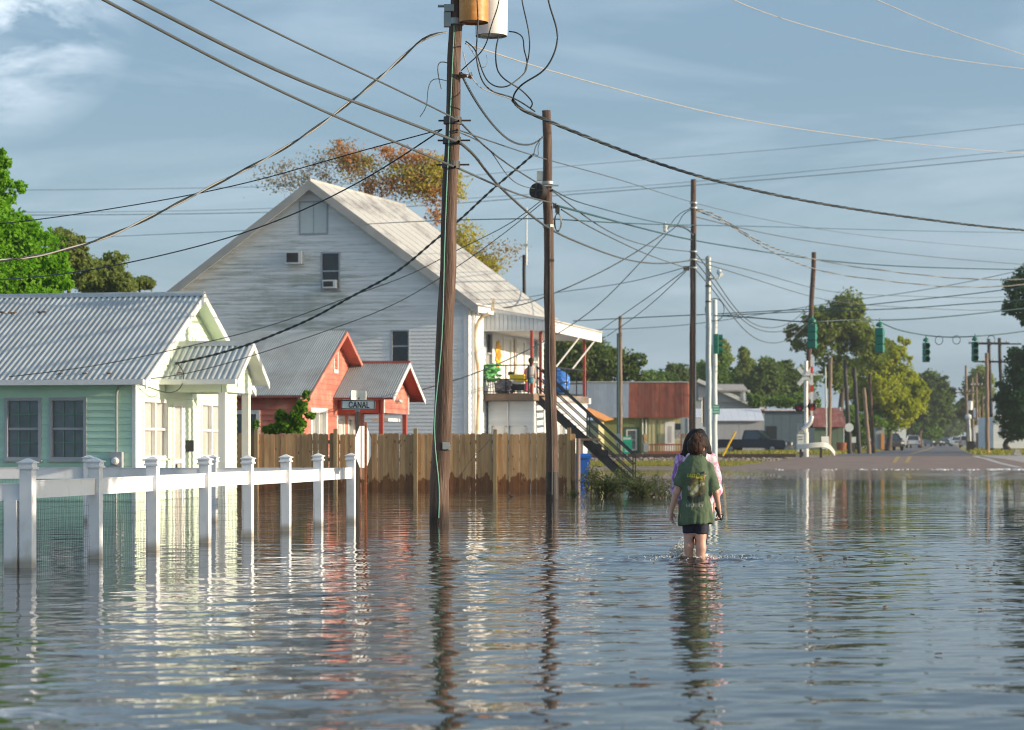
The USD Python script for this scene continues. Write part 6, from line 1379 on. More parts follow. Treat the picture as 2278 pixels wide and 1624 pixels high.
rd = np.random.RandomState(33); bits = []
for k in range(90):
    yb = rd.uniform(10, 40); xb = yb * rd.uniform(-.20, .22)
    if k < 40: xb, yb = GX + rd.normal(.9, .9), GY + rd.normal(-.5, 1.0)
    a_ = rd.uniform(0, 6.28); r_ = rd.uniform(.006, .02)
    bits.append(cbox((xb, yb, .012), r_ * 2.2, r_, .006, np.array([math.cos(a_), math.sin(a_), .1]) / math.sqrt(1.01), np.array([-math.sin(a_), math.cos(a_), 0])))
obj('floating_debris', bits, 'leaf_litter', kind='stuff', label='small dark specks of leaf and twig drifting on the flood', cat='debris')
# ------------------------------------------------------------------ far buildings and vehicles
Xv, Yv = np.array([1., 0, 0]), np.array([0, 1., 0])
def vboards(parent, W, s0, s1, z0, z1, n, mat, holes=(), name='wall_board'):
    for k in range(n):
        a, b = s0 + (s1 - s0) * k / n, s0 + (s1 - s0) * (k + 1) / n - .012
        g = sg.box(a, z0, b, z1)
        for h in holes: g = g.difference(h)
        for q in (g.geoms if hasattr(g, 'geoms') else [g]):
            if q.area > .01: obj(name, W.put(q, 0, .03), mat, parent)
# green shop with the rusty tin roof
Yg = 150.0
gO = P(1342, 1010, Yg); gO[2] = 0.0; gz0 = .35
shop = thing('green_shop', 'green board shop under a half silver, half rusted tin roof', 'building', (gO[0], Yg, gz0))
gW = Wall(gO, Xv, -Yv); gl = P(1531, 0, Yg)[0] - gO[0]
k_ = lambda px: P(px, 0, Yg)[0] - gO[0]
zz = lambda py: CAM_H - (py - HY) * Yg / F
hs2 = [window(shop, gW, k_(1393), zz(1002), k_(1417), zz(955), 'sign_white', .09, .05, 2, (1, 2), None, 'curtain', sill=False), rect(k_(1479), gz0, k_(1501), zz(938))]
obj('window_surround', [gW.box(k_(1388), zz(1007), k_(1393), zz(950), .03, .07), gW.box(k_(1417), zz(1007), k_(1422), zz(950), .03, .07), gW.box(k_(1393), zz(955), k_(1417), zz(950), .03, .07), gW.box(k_(1393), zz(1007), k_(1417), zz(1002), .03, .07)], 'dark_green_trim', shop)
obj('wall', gW.put(sg.box(0, gz0 - .3, gl, zz(929)).difference(hs2[0]), -.1, 0), 'green_siding', shop)
vboards(shop, gW, 0, k_(1443), gz0 - .2, zz(929), 16, 'green_siding', hs2)
vboards(shop, gW, k_(1443), gl, gz0 - .2, zz(929), 10, 'cream_siding', hs2)
for px in (1451, 1460, 1468): obj('pale_panel', gW.box(k_(px), gz0, k_(px + 4), zz(934), .031, .05), 'green_siding' if px == 1460 else 'cream_siding', shop)
d = obj('door', gW.box(k_(1479), gz0, k_(1501), zz(938), .0, .04), 'door_white', shop); obj('door_glass', gW.box(k_(1486), zz(985), k_(1494), zz(948), .041, .05), 'curtain', d)
obj('dark_window', gW.box(k_(1502), zz(975), k_(1518), zz(942), .031, .05), 'window_dark', shop)
obj('downpipe', [tube([gW.pt(k_(1429), gz0, .1), gW.pt(k_(1429), zz(930), .1)], .05, 6)], 'galv_steel', shop)
obj('conduit', [tube([gW.pt(k_(1437), gz0 + .4, .1), gW.pt(k_(1437), zz(934), .1)], .045, 6)], 'sign_white', shop)
obj('meter_box', gW.box(k_(1431), zz(1006), k_(1442), zz(984), .03, .3), 'galv_steel', shop); obj('meter_box', gW.box(k_(1432), zz(982), k_(1439), zz(966), .03, .2), 'pipe_rusty', shop)
def tin(parent, x0, x1, ye, zr, mats, dy=3.2, n=1, name='roof_sheet'):
    pass
ns = 16
x0, x1 = P(1262, 0, Yg)[0], P(1534, 0, Yg)[0]
for i in range(ns):
    a, b = x0 + (x1 - x0) * i / ns, x0 + (x1 - x0) * (i + 1) / ns
    m_ = 'rust_roof' if a > P(1398, 0, Yg)[0] else 'shop_tin'
    q = [np.array([a, Yg - .45, zz(929) - .0]), np.array([b - .008, Yg - .45, zz(929)]), np.array([b - .008 + .25, Yg + 3.6, zz(853) + .18]), np.array([a + .25, Yg + 3.6, zz(853) + .18])]
    quadslab(shop, 'roof_sheet', q, .02 + .004 * (i % 2), m_)
    for r in range(5):
        t_ = r / 5; obj('roof_rib', bar(q[0] + (q[1] - q[0]) * t_ + UP * .012, q[3] + (q[2] - q[3]) * t_ + UP * .012, .03, .03), m_, shop)
obj('ridge_cap', bar(np.array([x0 + .2, Yg + 3.6, zz(853) + .2]), np.array([x1 + .2, Yg + 3.6, zz(853) + .2]), .3, .06), 'galvanised', shop)
obj('gable_wall', hexa([np.array([x1 - .35, Yg, gz0]), np.array([x1 - .25, Yg, gz0]), np.array([x1 - .25, Yg + 6, gz0]), np.array([x1 - .35, Yg + 6, gz0]), np.array([x1 - .35, Yg, zz(931)]), np.array([x1 - .25, Yg, zz(931)]), np.array([x1 - .05, Yg + 3.5, zz(856)]), np.array([x1 - .15, Yg + 3.5, zz(856)])]), 'cream_siding', shop)
for k in range(16): obj('deck_rail', cbox(P(1447 + k * 5.2, 1002, Yg - 1.5), .05, .05, .8), 'red_wood', shop)
obj('deck_beam', [cbox(P(1486, 989, Yg - 1.5), 2.5, .1, .1)], 'red_wood', shop); obj('deck_beam', [cbox(P(1486, 1007, Yg - 1.4), 2.6, .3, .22)], 'red_wood', shop)
for px in (1516, 1526): obj('porch_post', cbox(P(px, 985, Yg - 1.2), .12, .12, 1.9), 'red_wood', shop)
obj('porch_balusters', [cbox(P(1503 + q * 2.4, 968, Yg - .3), .03, .03, .7) for q in range(7)], 'sign_white', shop)
# wing on the left with the orange hip
wO = P(1262, 1010, Yg - 3); wO[2] = 0
for z_ in np.arange(gz0, 2.7, .22): obj('wing_board', hexa([wO + UP * z_ + Yv * 0, wO + Xv * 2.0 + UP * z_, wO + Xv * 2.0 + UP * z_ + Yv * .1, wO + UP * z_ + Yv * .1] + [wO + UP * (z_ + .21) + Yv * .02, wO + Xv * 2.0 + UP * (z_ + .21) + Yv * .02, wO + Xv * 2.0 + UP * (z_ + .21) + Yv * .1, wO + UP * (z_ + .21) + Yv * .1]), 'dark_green_trim' if False else 'sage_wall', shop)
obj('wing_side', hexa([wO + Xv * 2.0 + UP * gz0, wO + Xv * 2.02 + UP * gz0, wO + Xv * 2.5 + UP * gz0 + Yv * 3, wO + Xv * 2.4 + UP * gz0 + Yv * 3, wO + Xv * 2.0 + UP * 2.75, wO + Xv * 2.02 + UP * 2.75, wO + Xv * 2.5 + UP * 2.95 + Yv * 3, wO + Xv * 2.4 + UP * 2.95 + Yv * 3]), 'cream_siding', shop)
quadslab(shop, 'wing_roof', [wO + Xv * 2.4 + UP * 2.75 - Yv * .4, wO + Xv * 3.2 + UP * 2.9 + Yv * 3, wO + Xv * .6 + UP * 4.0 + Yv * 3, wO + Xv * -.8 + UP * 4.1 - Yv * .4], .06, 'orange_cap')

def shed(name, label, cat, pts, Yb, eave, ridge, dpt, wall, roof, zb, roof_n=6, gable_side=1, wall_n=8):
    x0, x1 = P(pts[0], 0, Yb)[0], P(pts[1], 0, Yb)[0]
    zf = lambda py: CAM_H - (py - HY) * Yb / F
    ze, zr = zf(eave), zf(ridge)
    t = thing(name, label, cat, (x0, Yb, zb))
    W = Wall((x0, Yb, 0), Xv, -Yv)
    obj('wall', W.box(0, zb - .2, x1 - x0, ze, -.15, 0), wall, t)
    for k in range(wall_n):
        a, b = (x1 - x0) * k / wall_n, (x1 - x0) * (k + 1) / wall_n - .02
        obj('wall_panel', W.box(a, zb, b, ze - .02, 0, .03), wall, t)
    obj('end_wall', place(extr([(0, zb), (dpt, zb), (dpt, ze), (dpt / 2, zr - .05), (0, ze)], .1), np.array([x1 - .12, Yb, 0]), Yv, UP, Xv), wall, t)
    for k in range(roof_n):
        a, b = x0 - .15 + (x1 - x0 + .35) * k / roof_n, x0 - .15 + (x1 - x0 + .35) * (k + 1) / roof_n - .01
        quadslab(t, 'roof_sheet', [(a, Yb - .3, ze - .02), (b, Yb - .3, ze - .02), (b, Yb + dpt / 2, zr), (a, Yb + dpt / 2, zr)], .05, roof)
        quadslab(t, 'roof_sheet', [(a, Yb + dpt + .3, ze - .02), (b, Yb + dpt + .3, ze - .02), (b, Yb + dpt / 2, zr), (a, Yb + dpt / 2, zr)], .05, roof)
    return t, W, x0, x1, zf
t, W, x0, x1, zf = shed('storage_shed', 'long pale grey shed with a white metal roof behind the pickup', 'shed', (1545, 1694), 182, 935, 908, 5, 'shed_wall', 'shed_roof', .45, 9, wall_n=9)
obj('base_band', W.box(0, zf(987), x1 - x0, zf(983), .031, .06), 'dark_iron', t)
obj('end_door', obox(np.array([x1 + .0, 184, .6]), [.03, 0, 0], [0, 1.0, 0], UP * 1.9), 'curtain', t)
t, W, x0, x1, zf = shed('metal_building', 'flat-fronted blue-grey metal building right of the pale shed', 'building', (1701, 1832), 192, 913, 908, 12, 'blue_grey_metal', 'dull_red_roof', .45, 8, wall_n=7)
obj('doorway', W.box(P(1704, 0, 192)[0] - x0, .5, P(1728, 0, 192)[0] - x0, zf(948), .031, .05), 'window_dark', t)
obj('white_coping', W.box(0, zf(914), x1 - x0, zf(911), .031, .2), 'shed_roof', t)
t, W, x0, x1, zf = shed('small_shed', 'small sage green shed with a dull red roof by the crossing', 'shed', (1812, 1876), 158, 949, 906, 3.6, 'sage_wall', 'dull_red_roof', .5, 6, wall_n=5)
obj('gable_trim', [place(extr([(0, zf(951)), (1.8, zf(906) + .05), (3.6, zf(951)), (3.6, zf(955)), (1.8, zf(911)), (0, zf(955))], .05), np.array([x1 + .0, 158, 0]), Yv, UP, Xv), obox((x1 + .0, 157.96, .5), [.06, 0, 0], [0, .25, 0], UP * (zf(951) - .5))], 'shed_roof', t)
obj('vent_opening', W.box(P(1834, 0, 158)[0] - x0, zf(958), P(1851, 0, 158)[0] - x0, zf(951), .031, .05), 'window_dark', t)
t2 = thing('planter', 'rusty orange tub at the corner of the sage shed', 'planter', P(1872, 1003, 155))
obj('tub', lathe([(0, 0), (.30, 0), (.36, .62), (.33, .62), (.30, .5), (0, .5)], P(1872, 1005, 155), 14), 'rusty_iron', t2)
# grey house with dormer
t = thing('grey_house', 'grey gabled house with a white-trimmed dormer behind the sheds', 'house', P(1600, 990, 222))
Yh = 222; z_ = lambda py: CAM_H - (py - HY) * Yh / F; xx = lambda px: P(px, 0, Yh)[0]
obj('gable_wall', place(extr([(xx(1530), .5), (xx(1692), .5), (xx(1692), z_(912)), (xx(1552), z_(850)), (xx(1530), z_(860))], .2), np.array([0, Yh, 0]), Xv, UP, -Yv), 'grey_house', t)
quadslab(t, 'roof', [(xx(1700), Yh - .6, z_(913)), (xx(1700), Yh + 8, z_(913)), (xx(1551), Yh + 8, z_(846)), (xx(1551), Yh - .6, z_(846))], .25, 'concrete')
obj('barge_board', bar((xx(1700), Yh - .65, z_(913)), (xx(1551), Yh - .65, z_(846)), .12, .35), 'sign_white', t)
obj('dormer', obox((xx(1597), Yh - .4, z_(895)), [xx(1655) - xx(1597), 0, 0], [0, 3, 0], UP * (z_(866) - z_(895))), 'grey_house', t)
quadslab(t, 'dormer_roof', [(xx(1594), Yh - .9, z_(868)), (xx(1662), Yh - .9, z_(868)), (xx(1659), Yh + 2.5, z_(853)), (xx(1596), Yh + 2.5, z_(853))], .15, 'concrete')
for px in (1652, 1662): obj('trim_post', obox((xx(px), Yh - .8, z_(892)), [.2, 0, 0], [0, .2, 0], UP * (z_(868) - z_(892))), 'sign_white', t)
obj('attic_window', obox((xx(1553), Yh - .32, z_(890)), [.8, 0, 0], [0, .1, 0], UP * 1.3), 'curtain', t)
t = thing('ribbed_roof_building', 'building with a pale ribbed roof behind the grey house', 'building', P(1690, 990, 240))
quadslab(t, 'roof', [P(1668, 902, 236), P(1702, 902, 236), P(1702, 884, 242), P(1668, 884, 242)], .2, 'shed_roof')
for k in range(9): obj('roof_rib', bar(P(1669 + 4 * k, 901.5, 235.9), P(1669 + 4 * k, 883.6, 241.9), .1, .1), 'curtain', t)
obj('wall', obox(P(1668, 1000, 237), [1.6, 0, 0], [0, 5, 0], UP * 4.1), 'grey_house', t)
t = thing('white_building', 'low white building in shade behind the right-hand trees', 'building', P(2250, 995, 186))
obj('wall', obox(P(2210, 997, 186), [6, 0, 0], [0, 6, 0], UP * 2.55), 'white_siding', t); quadslab(t, 'roof', [P(2208, 926, 185.5), P(2380, 926, 185.5), P(2380, 915, 193), P(2215, 915, 193)], .15, 'concrete')
for px in (2228, 2246, 2262): obj('window', obox(P(px, 972, 185.95), [.32, 0, 0], [0, .06, 0], UP * .75), 'window_dark', t)
t = thing('pale_house', 'small pale house half hidden by the yellow-green trees', 'house', P(1985, 985, 300))
obj('wall', obox(P(1972, 990, 300), [2.6, 0, 0], [0, 5, 0], UP * 3.6), 'sign_grey', t); quadslab(t, 'roof', [P(1969, 929, 299), P(2002, 940, 299), P(2002, 934, 305), P(1969, 920, 305)], .2, 'sign_white')
t = thing('kiosk', 'small grey hut with a pitched roof on the left verge', 'hut', P(1955, 990, 185))
obj('wall', obox(P(1948, 999, 185), [.72, 0, 0], [0, 1, 0], UP * 1.75), 'grey_house', t); quadslab(t, 'roof', [P(1964, 955, 184.5), P(1964, 955, 187), P(1950, 936, 187), P(1950, 936, 184.5)], .08, 'deck_wood'); obj('side', obox(P(1960, 1000, 184.9), [.25, 0, 0], [0, .9, 0], UP * 1.3), 'orange_cap', t)
for k, (px, lab) in enumerate(((1877, 'black mailbox on the left verge near the black pole'), )):
    t = thing('mailbox', lab, 'mailbox', P(1895, 990, 154)); obj('box', obox(P(1891, 985, 154), [.4, 0, 0], [0, .4, 0], UP * .4), 'sign_grey', t); obj('stand', obox(P(1893, 1006, 154), [.3, 0, 0], [0, .2, 0], UP * .6), 'dark_iron', t)
t = thing('stone_block', 'pale concrete blocks stacked at the right edge of the crossing', 'concrete block', P(2262, 1003, 128))
obj('block', obox(P(2256, 1012, 128), [.42, 0, 0], [0, .4, 0], UP * .14), 'concrete', t); obj('block', obox(P(2258, 1007, 128), [.3, 0, 0], [0, .35, 0], UP * .17), 'concrete', t)
t = thing('marker_ball', 'small orange marker by the pale apron on the right', 'marker', P(2199, 1007, 135)); obj('marker', lathe([(0, 0), (.09, 0), (.08, .2), (.03, .24), (0, .24)], P(2199, 1010, 135), 10), 'orange_cap', t)

def hullbox(pts):
    m = m3.Manifold.hull_points([tuple(map(float, p)) for p in pts]).to_mesh()
    return trimesh.Trimesh(m.vert_properties[:, :3], m.tri_verts, process=False)
def car(name, label, cat, c, yaw, kind, paint, glass='car_glass', group=None):
    """Front of the car at local +x; c is the spot on the road under its middle."""
    c = np.asarray(c, float)
    t = thing(name, label, cat, c, group)
    R = lambda m: rot_mesh(m, yaw, c)
    L, Wd = {'pickup': (5.5, 1.95), 'suv': (4.8, 1.9), 'sedan': (4.7, 1.8)}[kind]
    h = Wd / 2
    def prism(prof, w0, w1=None):
        w1 = w1 or w0
        zmin, zmax = min(p[1] for p in prof), max(p[1] for p in prof)
        pts = []
        for x, z in prof:
            k = (z - zmin) / max(zmax - zmin, 1e-6); w = w0 + (w1 - w0) * k
            pts += [(x, w, z), (x, -w, z)]
        return hullbox(pts)
    f = L / 2
    if kind == 'pickup':
        obj('body', [R(prism([(-.75, .45), (f - .1, .42), (f, .6), (f - .02, .92), (f - .15, 1.05), (.75, 1.14), (-.75, 1.14)], h, h * .96))], paint, t, smooth=25)
        obj('bed', [R(prism([(-f, .5), (-.76, .45), (-.76, 1.12), (-f, 1.12)], h * .98, h * .97))], paint, t)
        obj('bed_inside', [R(prism([(-f + .08, 1.0), (-.85, 1.0), (-.85, 1.125), (-f + .08, 1.125)], h * .86))], 'tyre', t)
        cab = [(-.75, 1.13), (1.15, 1.13), (.42, 1.80), (-.62, 1.82)]
    elif kind == 'suv':
        obj('body', [R(prism([(-f, .4), (f - .08, .38), (f, .6), (f - .05, .95), (1.1, 1.10), (-f + .05, 1.12)], h, h * .95))], paint, t, smooth=25)
        cab = [(-f + .08, 1.1), (1.25, 1.1), (.45, 1.70), (-f + .35, 1.74)]
    else:
        obj('body', [R(prism([(-f, .4), (f - .1, .35), (f, .55), (f - .1, .78), (1.0, .92), (-1.5, .95), (-f + .05, .92)], h, h * .93))], paint, t, smooth=25)
        cab = [(-1.75, .93), (1.15, .92), (.3, 1.40), (-1.0, 1.42)]
    obj('cabin', [R(prism(cab, h * .93, h * .74))], glass, t)
    zc = cab[2][1]
    obj('roof', [R(prism([(cab[3][0] - .05, zc - .03), (cab[2][0] + .06, zc - .03), (cab[2][0], zc + .05), (cab[3][0] + .05, zc + .05)], h * .77, h * .68))], paint, t, smooth=25)
    for sgn in (-1, 1):
        for (xa, za), (xb, zb) in (((cab[1][0], cab[1][1]), (cab[2][0], zc)), ((cab[0][0], cab[0][1]), (cab[3][0], zc))):
            obj('pillar', R(bar((xa, sgn * h * .935, za), (xb, sgn * h * .75, zb), .09)), paint, t)
        if kind != 'pickup': obj('pillar', R(bar((-.3, sgn * h * .935, cab[0][1]), (-.35, sgn * h * .75, zc), .10)), paint, t)
        for x in (-L * .31, L * .31):
            w = obj('wheel', R(lathe([(0, 0), (.20, 0), (.34, .02), (.37, .06), (.37, .18), (.34, .22), (0, .22)], (x, sgn * (h - .2), .36), 18, (0, sgn, 0))), 'tyre', t, smooth=40)
            obj('rim', R(lathe([(0, .04), (.08, .03), (.22, .0)], (x, sgn * (h + .025), .36), 14, (0, sgn, 0))), 'chrome', w)
        obj('headlight', R(cbox((f - .05, sgn * h * .74, .78 if kind != 'sedan' else .66), .12, .34, .20)), 'lamp_clear', t)
        obj('tail_light', R(cbox((-f + .01, sgn * h * .84, .9 if kind != 'sedan' else .78), .08, .16, .34)), 'lamp_red', t)
        obj('mirror', R(cbox((.75 if kind != 'sedan' else .65, sgn * (h + .08), cab[0][1] + .08), .1, .2, .16)), paint, t)
    obj('bumper', R(cbox((f + .02, 0, .5), .14, Wd * .94, .2)), 'chrome' if kind == 'pickup' else paint, t); obj('bumper', R(cbox((-f - .02, 0, .5), .14, Wd * .94, .18)), 'chrome' if kind == 'pickup' else paint, t)
    obj('grille', R(cbox((f + .0, 0, .78 if kind != 'sedan' else .62), .06, Wd * .5, .24)), 'dark_iron', t)
    return t
def spot(px, Y, dz=0): return np.array([(px - CX) * Y / F, Y, gz(Y) + dz])
car('pickup_truck', 'black pickup truck parked in front of the pale grey shed', 'pickup truck', spot(1680, 178) + UP * -.08, math.radians(-24), 'pickup', 'car_dark')
car('parked_car', 'dark grey off-roader parked facing us on the left verge', 'car', spot(1979, 232), math.radians(-84 + 360), 'suv', 'car_grey')
car('parked_car', 'white pickup parked on the left verge beyond the dark off-roader', 'pickup truck', spot(2031, 330), math.radians(82), 'pickup', 'car_white')
car('moving_car', 'left one of two dark cars far down the street', 'car', spot(2075, 410), math.radians(-80), 'suv', 'car_dark')
car('moving_car', 'right one of two dark cars far down the street', 'car', spot(2097, 425), math.radians(-80), 'sedan', 'car_dark')
car('moving_car', 'white car coming up the right side of the far street', 'car', spot(2128, 395), math.radians(-98), 'suv', 'car_white')
car('parked_car', 'silver car parked on the right verge of the far street', 'car', spot(2149, 335), math.radians(80), 'suv', 'car_silver')
# ------------------------------------------------------------------ people
def cone_sdf(p, a, b, r1, r2, ys=1.0):
    """Distance to a tapered capsule; ys flattens it along y."""
    a, b = np.array(a, float), np.array(b, float); s = np.array([1, 1 / ys, 1])
    q = (p - a) * s; d = (b - a) * s
    t = np.clip((q @ d) / max(d @ d, 1e-12), 0, 1)
    return np.linalg.norm(q - t[:, None] * d, axis=1) - (r1 + (r2 - r1) * t)
def sdf_solid(caps, edge=.011, k=.02, extra=None):
    """Smooth union of tapered capsules as one closed surface."""
    P0 = np.array([np.minimum(np.array(c[0]) - max(c[2], c[3]), np.array(c[1]) - max(c[2], c[3])) for c in caps]).min(0) - edge * 2.5
    P1 = np.array([np.maximum(np.array(c[0]) + max(c[2], c[3]), np.array(c[1]) + max(c[2], c[3])) for c in caps]).max(0) + edge * 2.5
    n = np.ceil((P1 - P0) / edge).astype(int) + 1
    ax = [P0[i] + np.arange(n[i]) * edge for i in range(3)]
    G = np.stack(np.meshgrid(*ax, indexing='ij'), -1).reshape(-1, 3)
    D = None
    for c in caps:
        d = cone_sdf(G, *c)
        kk = k
        if D is None: D = d
        else:
            h = np.clip(.5 + .5 * (D - d) / kk, 0, 1); D = D * (1 - h) + d * h - kk * h * (1 - h)
    if extra is not None: D = extra(G, D)
    V = D.reshape(n)
    return surface_nets(V, P0, edge)
def surface_nets(V, o, e):
    """Closed surface of the zero level of a grid."""
    s = V < 0
    c = np.zeros(tuple(np.array(V.shape) - 1), int); sh = c.shape
    corner = lambda A, i, j, k: A[i:i + sh[0], j:j + sh[1], k:k + sh[2]]
    cnt = sum(corner(s, i, j, k).astype(int) for i in (0, 1) for j in (0, 1) for k in (0, 1))
    act = (cnt > 0) & (cnt < 8)
    acc = np.zeros(sh + (3,)); num = np.zeros(sh)
    cs = [(i, j, k) for i in (0, 1) for j in (0, 1) for k in (0, 1)]
    for a in cs:
        for ax_ in range(3):
            if a[ax_] == 0:
                b = list(a); b[ax_] = 1
                va, vb = corner(V, *a), corner(V, *b); cr = (va < 0) != (vb < 0)
                t = np.where(cr, va / np.where(cr, va - vb, 1), 0)
                for q in range(3):
                    acc[..., q] += np.where(cr, a[q] + (t if q == ax_ else 0), 0)
                num += cr
    idx = -np.ones(sh, int); idx[act] = np.arange(act.sum())
    base = np.stack(np.meshgrid(*[np.arange(q) for q in sh], indexing='ij'), -1)
    pts = (base + acc / np.maximum(num, 1)[..., None])[act] * e + o
    f = []
    for ax_ in range(3):
        u, w = (ax_ + 1) % 3, (ax_ + 2) % 3
        sl0, sl1 = [slice(None)] * 3, [slice(None)] * 3
        sl0[ax_] = slice(0, -1); sl1[ax_] = slice(1, None)
        A, B = s[tuple(sl0)], s[tuple(sl1)]
        I = np.argwhere(A != B)
        I = I[(I[:, u] > 0) & (I[:, w] > 0) & (I[:, u] < sh[u]) & (I[:, w] < sh[w]) & (I[:, ax_] < sh[ax_])]
        du, dw = np.eye(3, dtype=int)[u], np.eye(3, dtype=int)[w]
        g = lambda J: idx[J[:, 0], J[:, 1], J[:, 2]]
        a, b, c_, d = g(I - du - dw), g(I - dw), g(I), g(I - du)
        ok = (a >= 0) & (b >= 0) & (c_ >= 0) & (d >= 0)
        fl = A[I[:, 0], I[:, 1], I[:, 2]]
        Q = np.stack([a, b, c_, d], 1); Q[~fl] = Q[~fl][:, ::-1]
        Q = Q[ok]; f += [Q[:, [0, 1, 2]], Q[:, [0, 2, 3]]]
    m = trimesh.Trimesh(pts, np.vstack(f), process=False)
    trimesh.smoothing.filter_taubin(m, lamb=.5, nu=.52, iterations=6)
    return m
def hand_caps(w, d, side, up, s=1.0, curl=.35):
    """Palm, four unequal fingers with two bends and a thumb: w wrist, d towards the fingertips, side towards the thumb, up the back of the hand."""
    w, d, side, up = (np.array(q, float) for q in (w, d, side, up))
    d /= np.linalg.norm(d); side = side - d * side.dot(d); side /= np.linalg.norm(side); up = np.cross(side, d) if np.dot(np.cross(side, d), up) > 0 else -np.cross(side, d)
    caps = []
    for k, o in enumerate((.024, .009, -.007, -.022)):
        k0 = w + d * .080 * s + side * o * s
        caps.append((w + side * o * .55 * s + d * .012 * s, k0, .0125 * s, .0105 * s))
        L = (.066, .074, .069, .053)[k] * s; c = curl * (1 + .18 * k); a = k0; dd = d.copy()
        for q, fr_ in enumerate((.45, .32, .23)):
            dd = d * math.cos(c * (q + 1) * .8) - up * math.sin(c * (q + 1) * .8) + side * o * .6
            b = a + dd / np.linalg.norm(dd) * L * fr_
            caps.append((a, b, (.0092, .0085, .0078)[q] * s, (.0085, .0078, .0066)[q] * s)); a = b
    t0 = w + d * .022 * s + side * .024 * s; t1 = t0 + (d * .7 + side * .62 - up * .25) * .036 * s; t2 = t1 + (d * .88 + side * .22 - up * .3) * .030 * s
    caps += [(t0, t1, .0125 * s, .0098 * s), (t1, t2, .0096 * s, .0074 * s)]
    return caps
def solid(m): 
    return m3.Manifold(m3.Mesh(np.asarray(m.vertices, np.float32), np.asarray(m.faces, np.uint32)))
def merge(ms): 
    return cat_(ms)
def fold(m, amp, fr, seed, stretch=(1, 1, 1), mask=None):
    v = np.asarray(m.vertices).copy(); n = np.asarray(m.vertex_normals)
    q = (meshkit.fbm(v * np.array(stretch) * fr + 31, 3, seed) - .5) * 2 * amp
    if mask is not None: q = q * mask(v)
    m.vertices = v + n * q[:, None]; return m

# ---- the child in the green shirt
gx = lambda x: 1.004 + .001 * x
gzz = lambda y: 1.452 - .001 * y
GY0 = 22.2
def g(x, y, dy=0.0): return (gx(x), GY0 + dy, gzz(y))
child = thing('person', 'person in oversized green T-shirt and navy shorts wading away, hair up in a bun', 'person', (GX, GY0, 0))
hd = [(g(790, 352, .01), g(790, 338, .0), .074, .080), (g(790, 385, .03), g(790, 410, .035), .060, .048),
      (g(790, 430, .0), g(790, 500, -.012), .042, .047), (g(790, 368, .085), g(790, 380, .098), .010, .013),
      (g(714, 378, .005), g(713, 395, .005), .012, .009), (g(866, 378, .005), g(867, 395, .005), .012, .009)]
torso = [(g(790, 535, -.005), g(790, 640, -.005), .05, .085, .65), (g(705, 556, -.01), g(876, 556, -.01), .036, .036, .8), (g(790, 640, -.005), g(790, 800, 0), .085, .085, .7), (g(790, 800, 0), g(790, 1010, 0), .085, .105, .75)]
larm = [(g(680, 578, -.01), g(602, 800, -.015), .036, .036), (g(598, 800, -.015), g(556, 975, .02), .034, .023)]
rarm = [(g(904, 576, -.01), g(978, 800, -.02), .036, .035), (g(982, 800, -.02), g(1016, 955, .025), .033, .022)]
legs = [(g(733, 1010, 0), g(728, 1225, .03), .075, .052), (g(728, 1225, .03), g(722, 1330, .0), .050, .047), (g(722, 1330, .0), g(716, 1560, .03), .047, .030), (g(716, 1560, .03), g(716, 1745, .05), .030, .032), (g(716, 1752, .05), g(712, 1765, .19), .036, .026),
        (g(836, 1010, 0), g(834, 1235, -.01), .078, .055), (g(834, 1235, -.01), g(836, 1345, -.03), .053, .050), (g(836, 1345, -.03), g(826, 1600, -.03), .050, .031), (g(826, 1600, -.03), g(826, 1750, -.02), .031, .033), (g(826, 1758, -.02), g(830, 1768, .12), .036, .026)]
bodym = sdf_solid(hd + torso + larm + rarm + legs, .011, .018)
lh = sdf_solid([(g(556, 968, .02), g(553, 990, .02), .0225, .019)] + hand_caps(g(553, 992, .02), (-.02, .03, -1), (.55, .8, 0), (-1, .5, 0), .92, .42), .0045, .006)
rh = sdf_solid([(g(1015, 950, .02), g(1020, 970, .025), .0215, .019)] + hand_caps(g(1021, 974, .025), (.10, .05, -1), (-.3, .9, 0), (1, .4, 0), .90, .75), .0045, .006)
obj('body', [bodym, lh, rh], 'skin', child, smooth=True)
tee = [(g(790, 508, -.01), g(790, 520, -.012), .062, .075, .8), (g(665, 556, -.01), g(915, 552, -.01), .046, .046, .85), (g(790, 540, -.012), g(790, 620, -.016), .120, .140, .62),
       (g(790, 620, -.016), g(790, 800, -.012), .142, .138, .66), (g(790, 800, -.012), g(788, 960, 0), .138, .155, .70), (g(788, 960, 0), g(787, 1080, .005), .155, .172, .72),
       (g(664, 575, -.01), g(640, 690, -.012), .050, .060), (g(640, 690, -.012), g(634, 752, -.012), .060, .070), (g(918, 570, -.01), g(952, 715, -.015), .050, .062), (g(952, 715, -.015), g(964, 790, -.015), .062, .072)]
def hem(G, D):
    bottom = gzz(1120) + .016 * np.sin((G[:, 0] - GX) * 9 + .8) - G[:, 2]
    dx = G[:, 0] - GX; side = np.where(dx < 0, gzz(758) - (dx + .16) * .45, gzz(800) + (dx - .16) * .55)       # sleeve ends slope down towards the body
    return np.where(np.abs(dx) > .142 , np.maximum(D, np.minimum(side - G[:, 2], np.where(G[:, 2] < gzz(900), -1, 1))), np.maximum(D, bottom)) if False else np.maximum(np.maximum(D, bottom), np.where((np.abs(dx) > .150) & (G[:, 2] > gzz(880)), side - G[:, 2], -1))
teem = sdf_solid(tee, .0085, .022, hem)
fold(teem, .028, 6.0, 4, (2.6, 2.6, .45), lambda v: np.clip((1.0 - v[:, 2]) * 1.5, .25, 1)); fold(teem, .010, 6.0, 9, (1, 1, 2.0), lambda v: np.clip((v[:, 2] - .4) * 3, 0, 1) * .7); fold(teem, .006, 16.0, 19, (1.3, 1.3, 1))
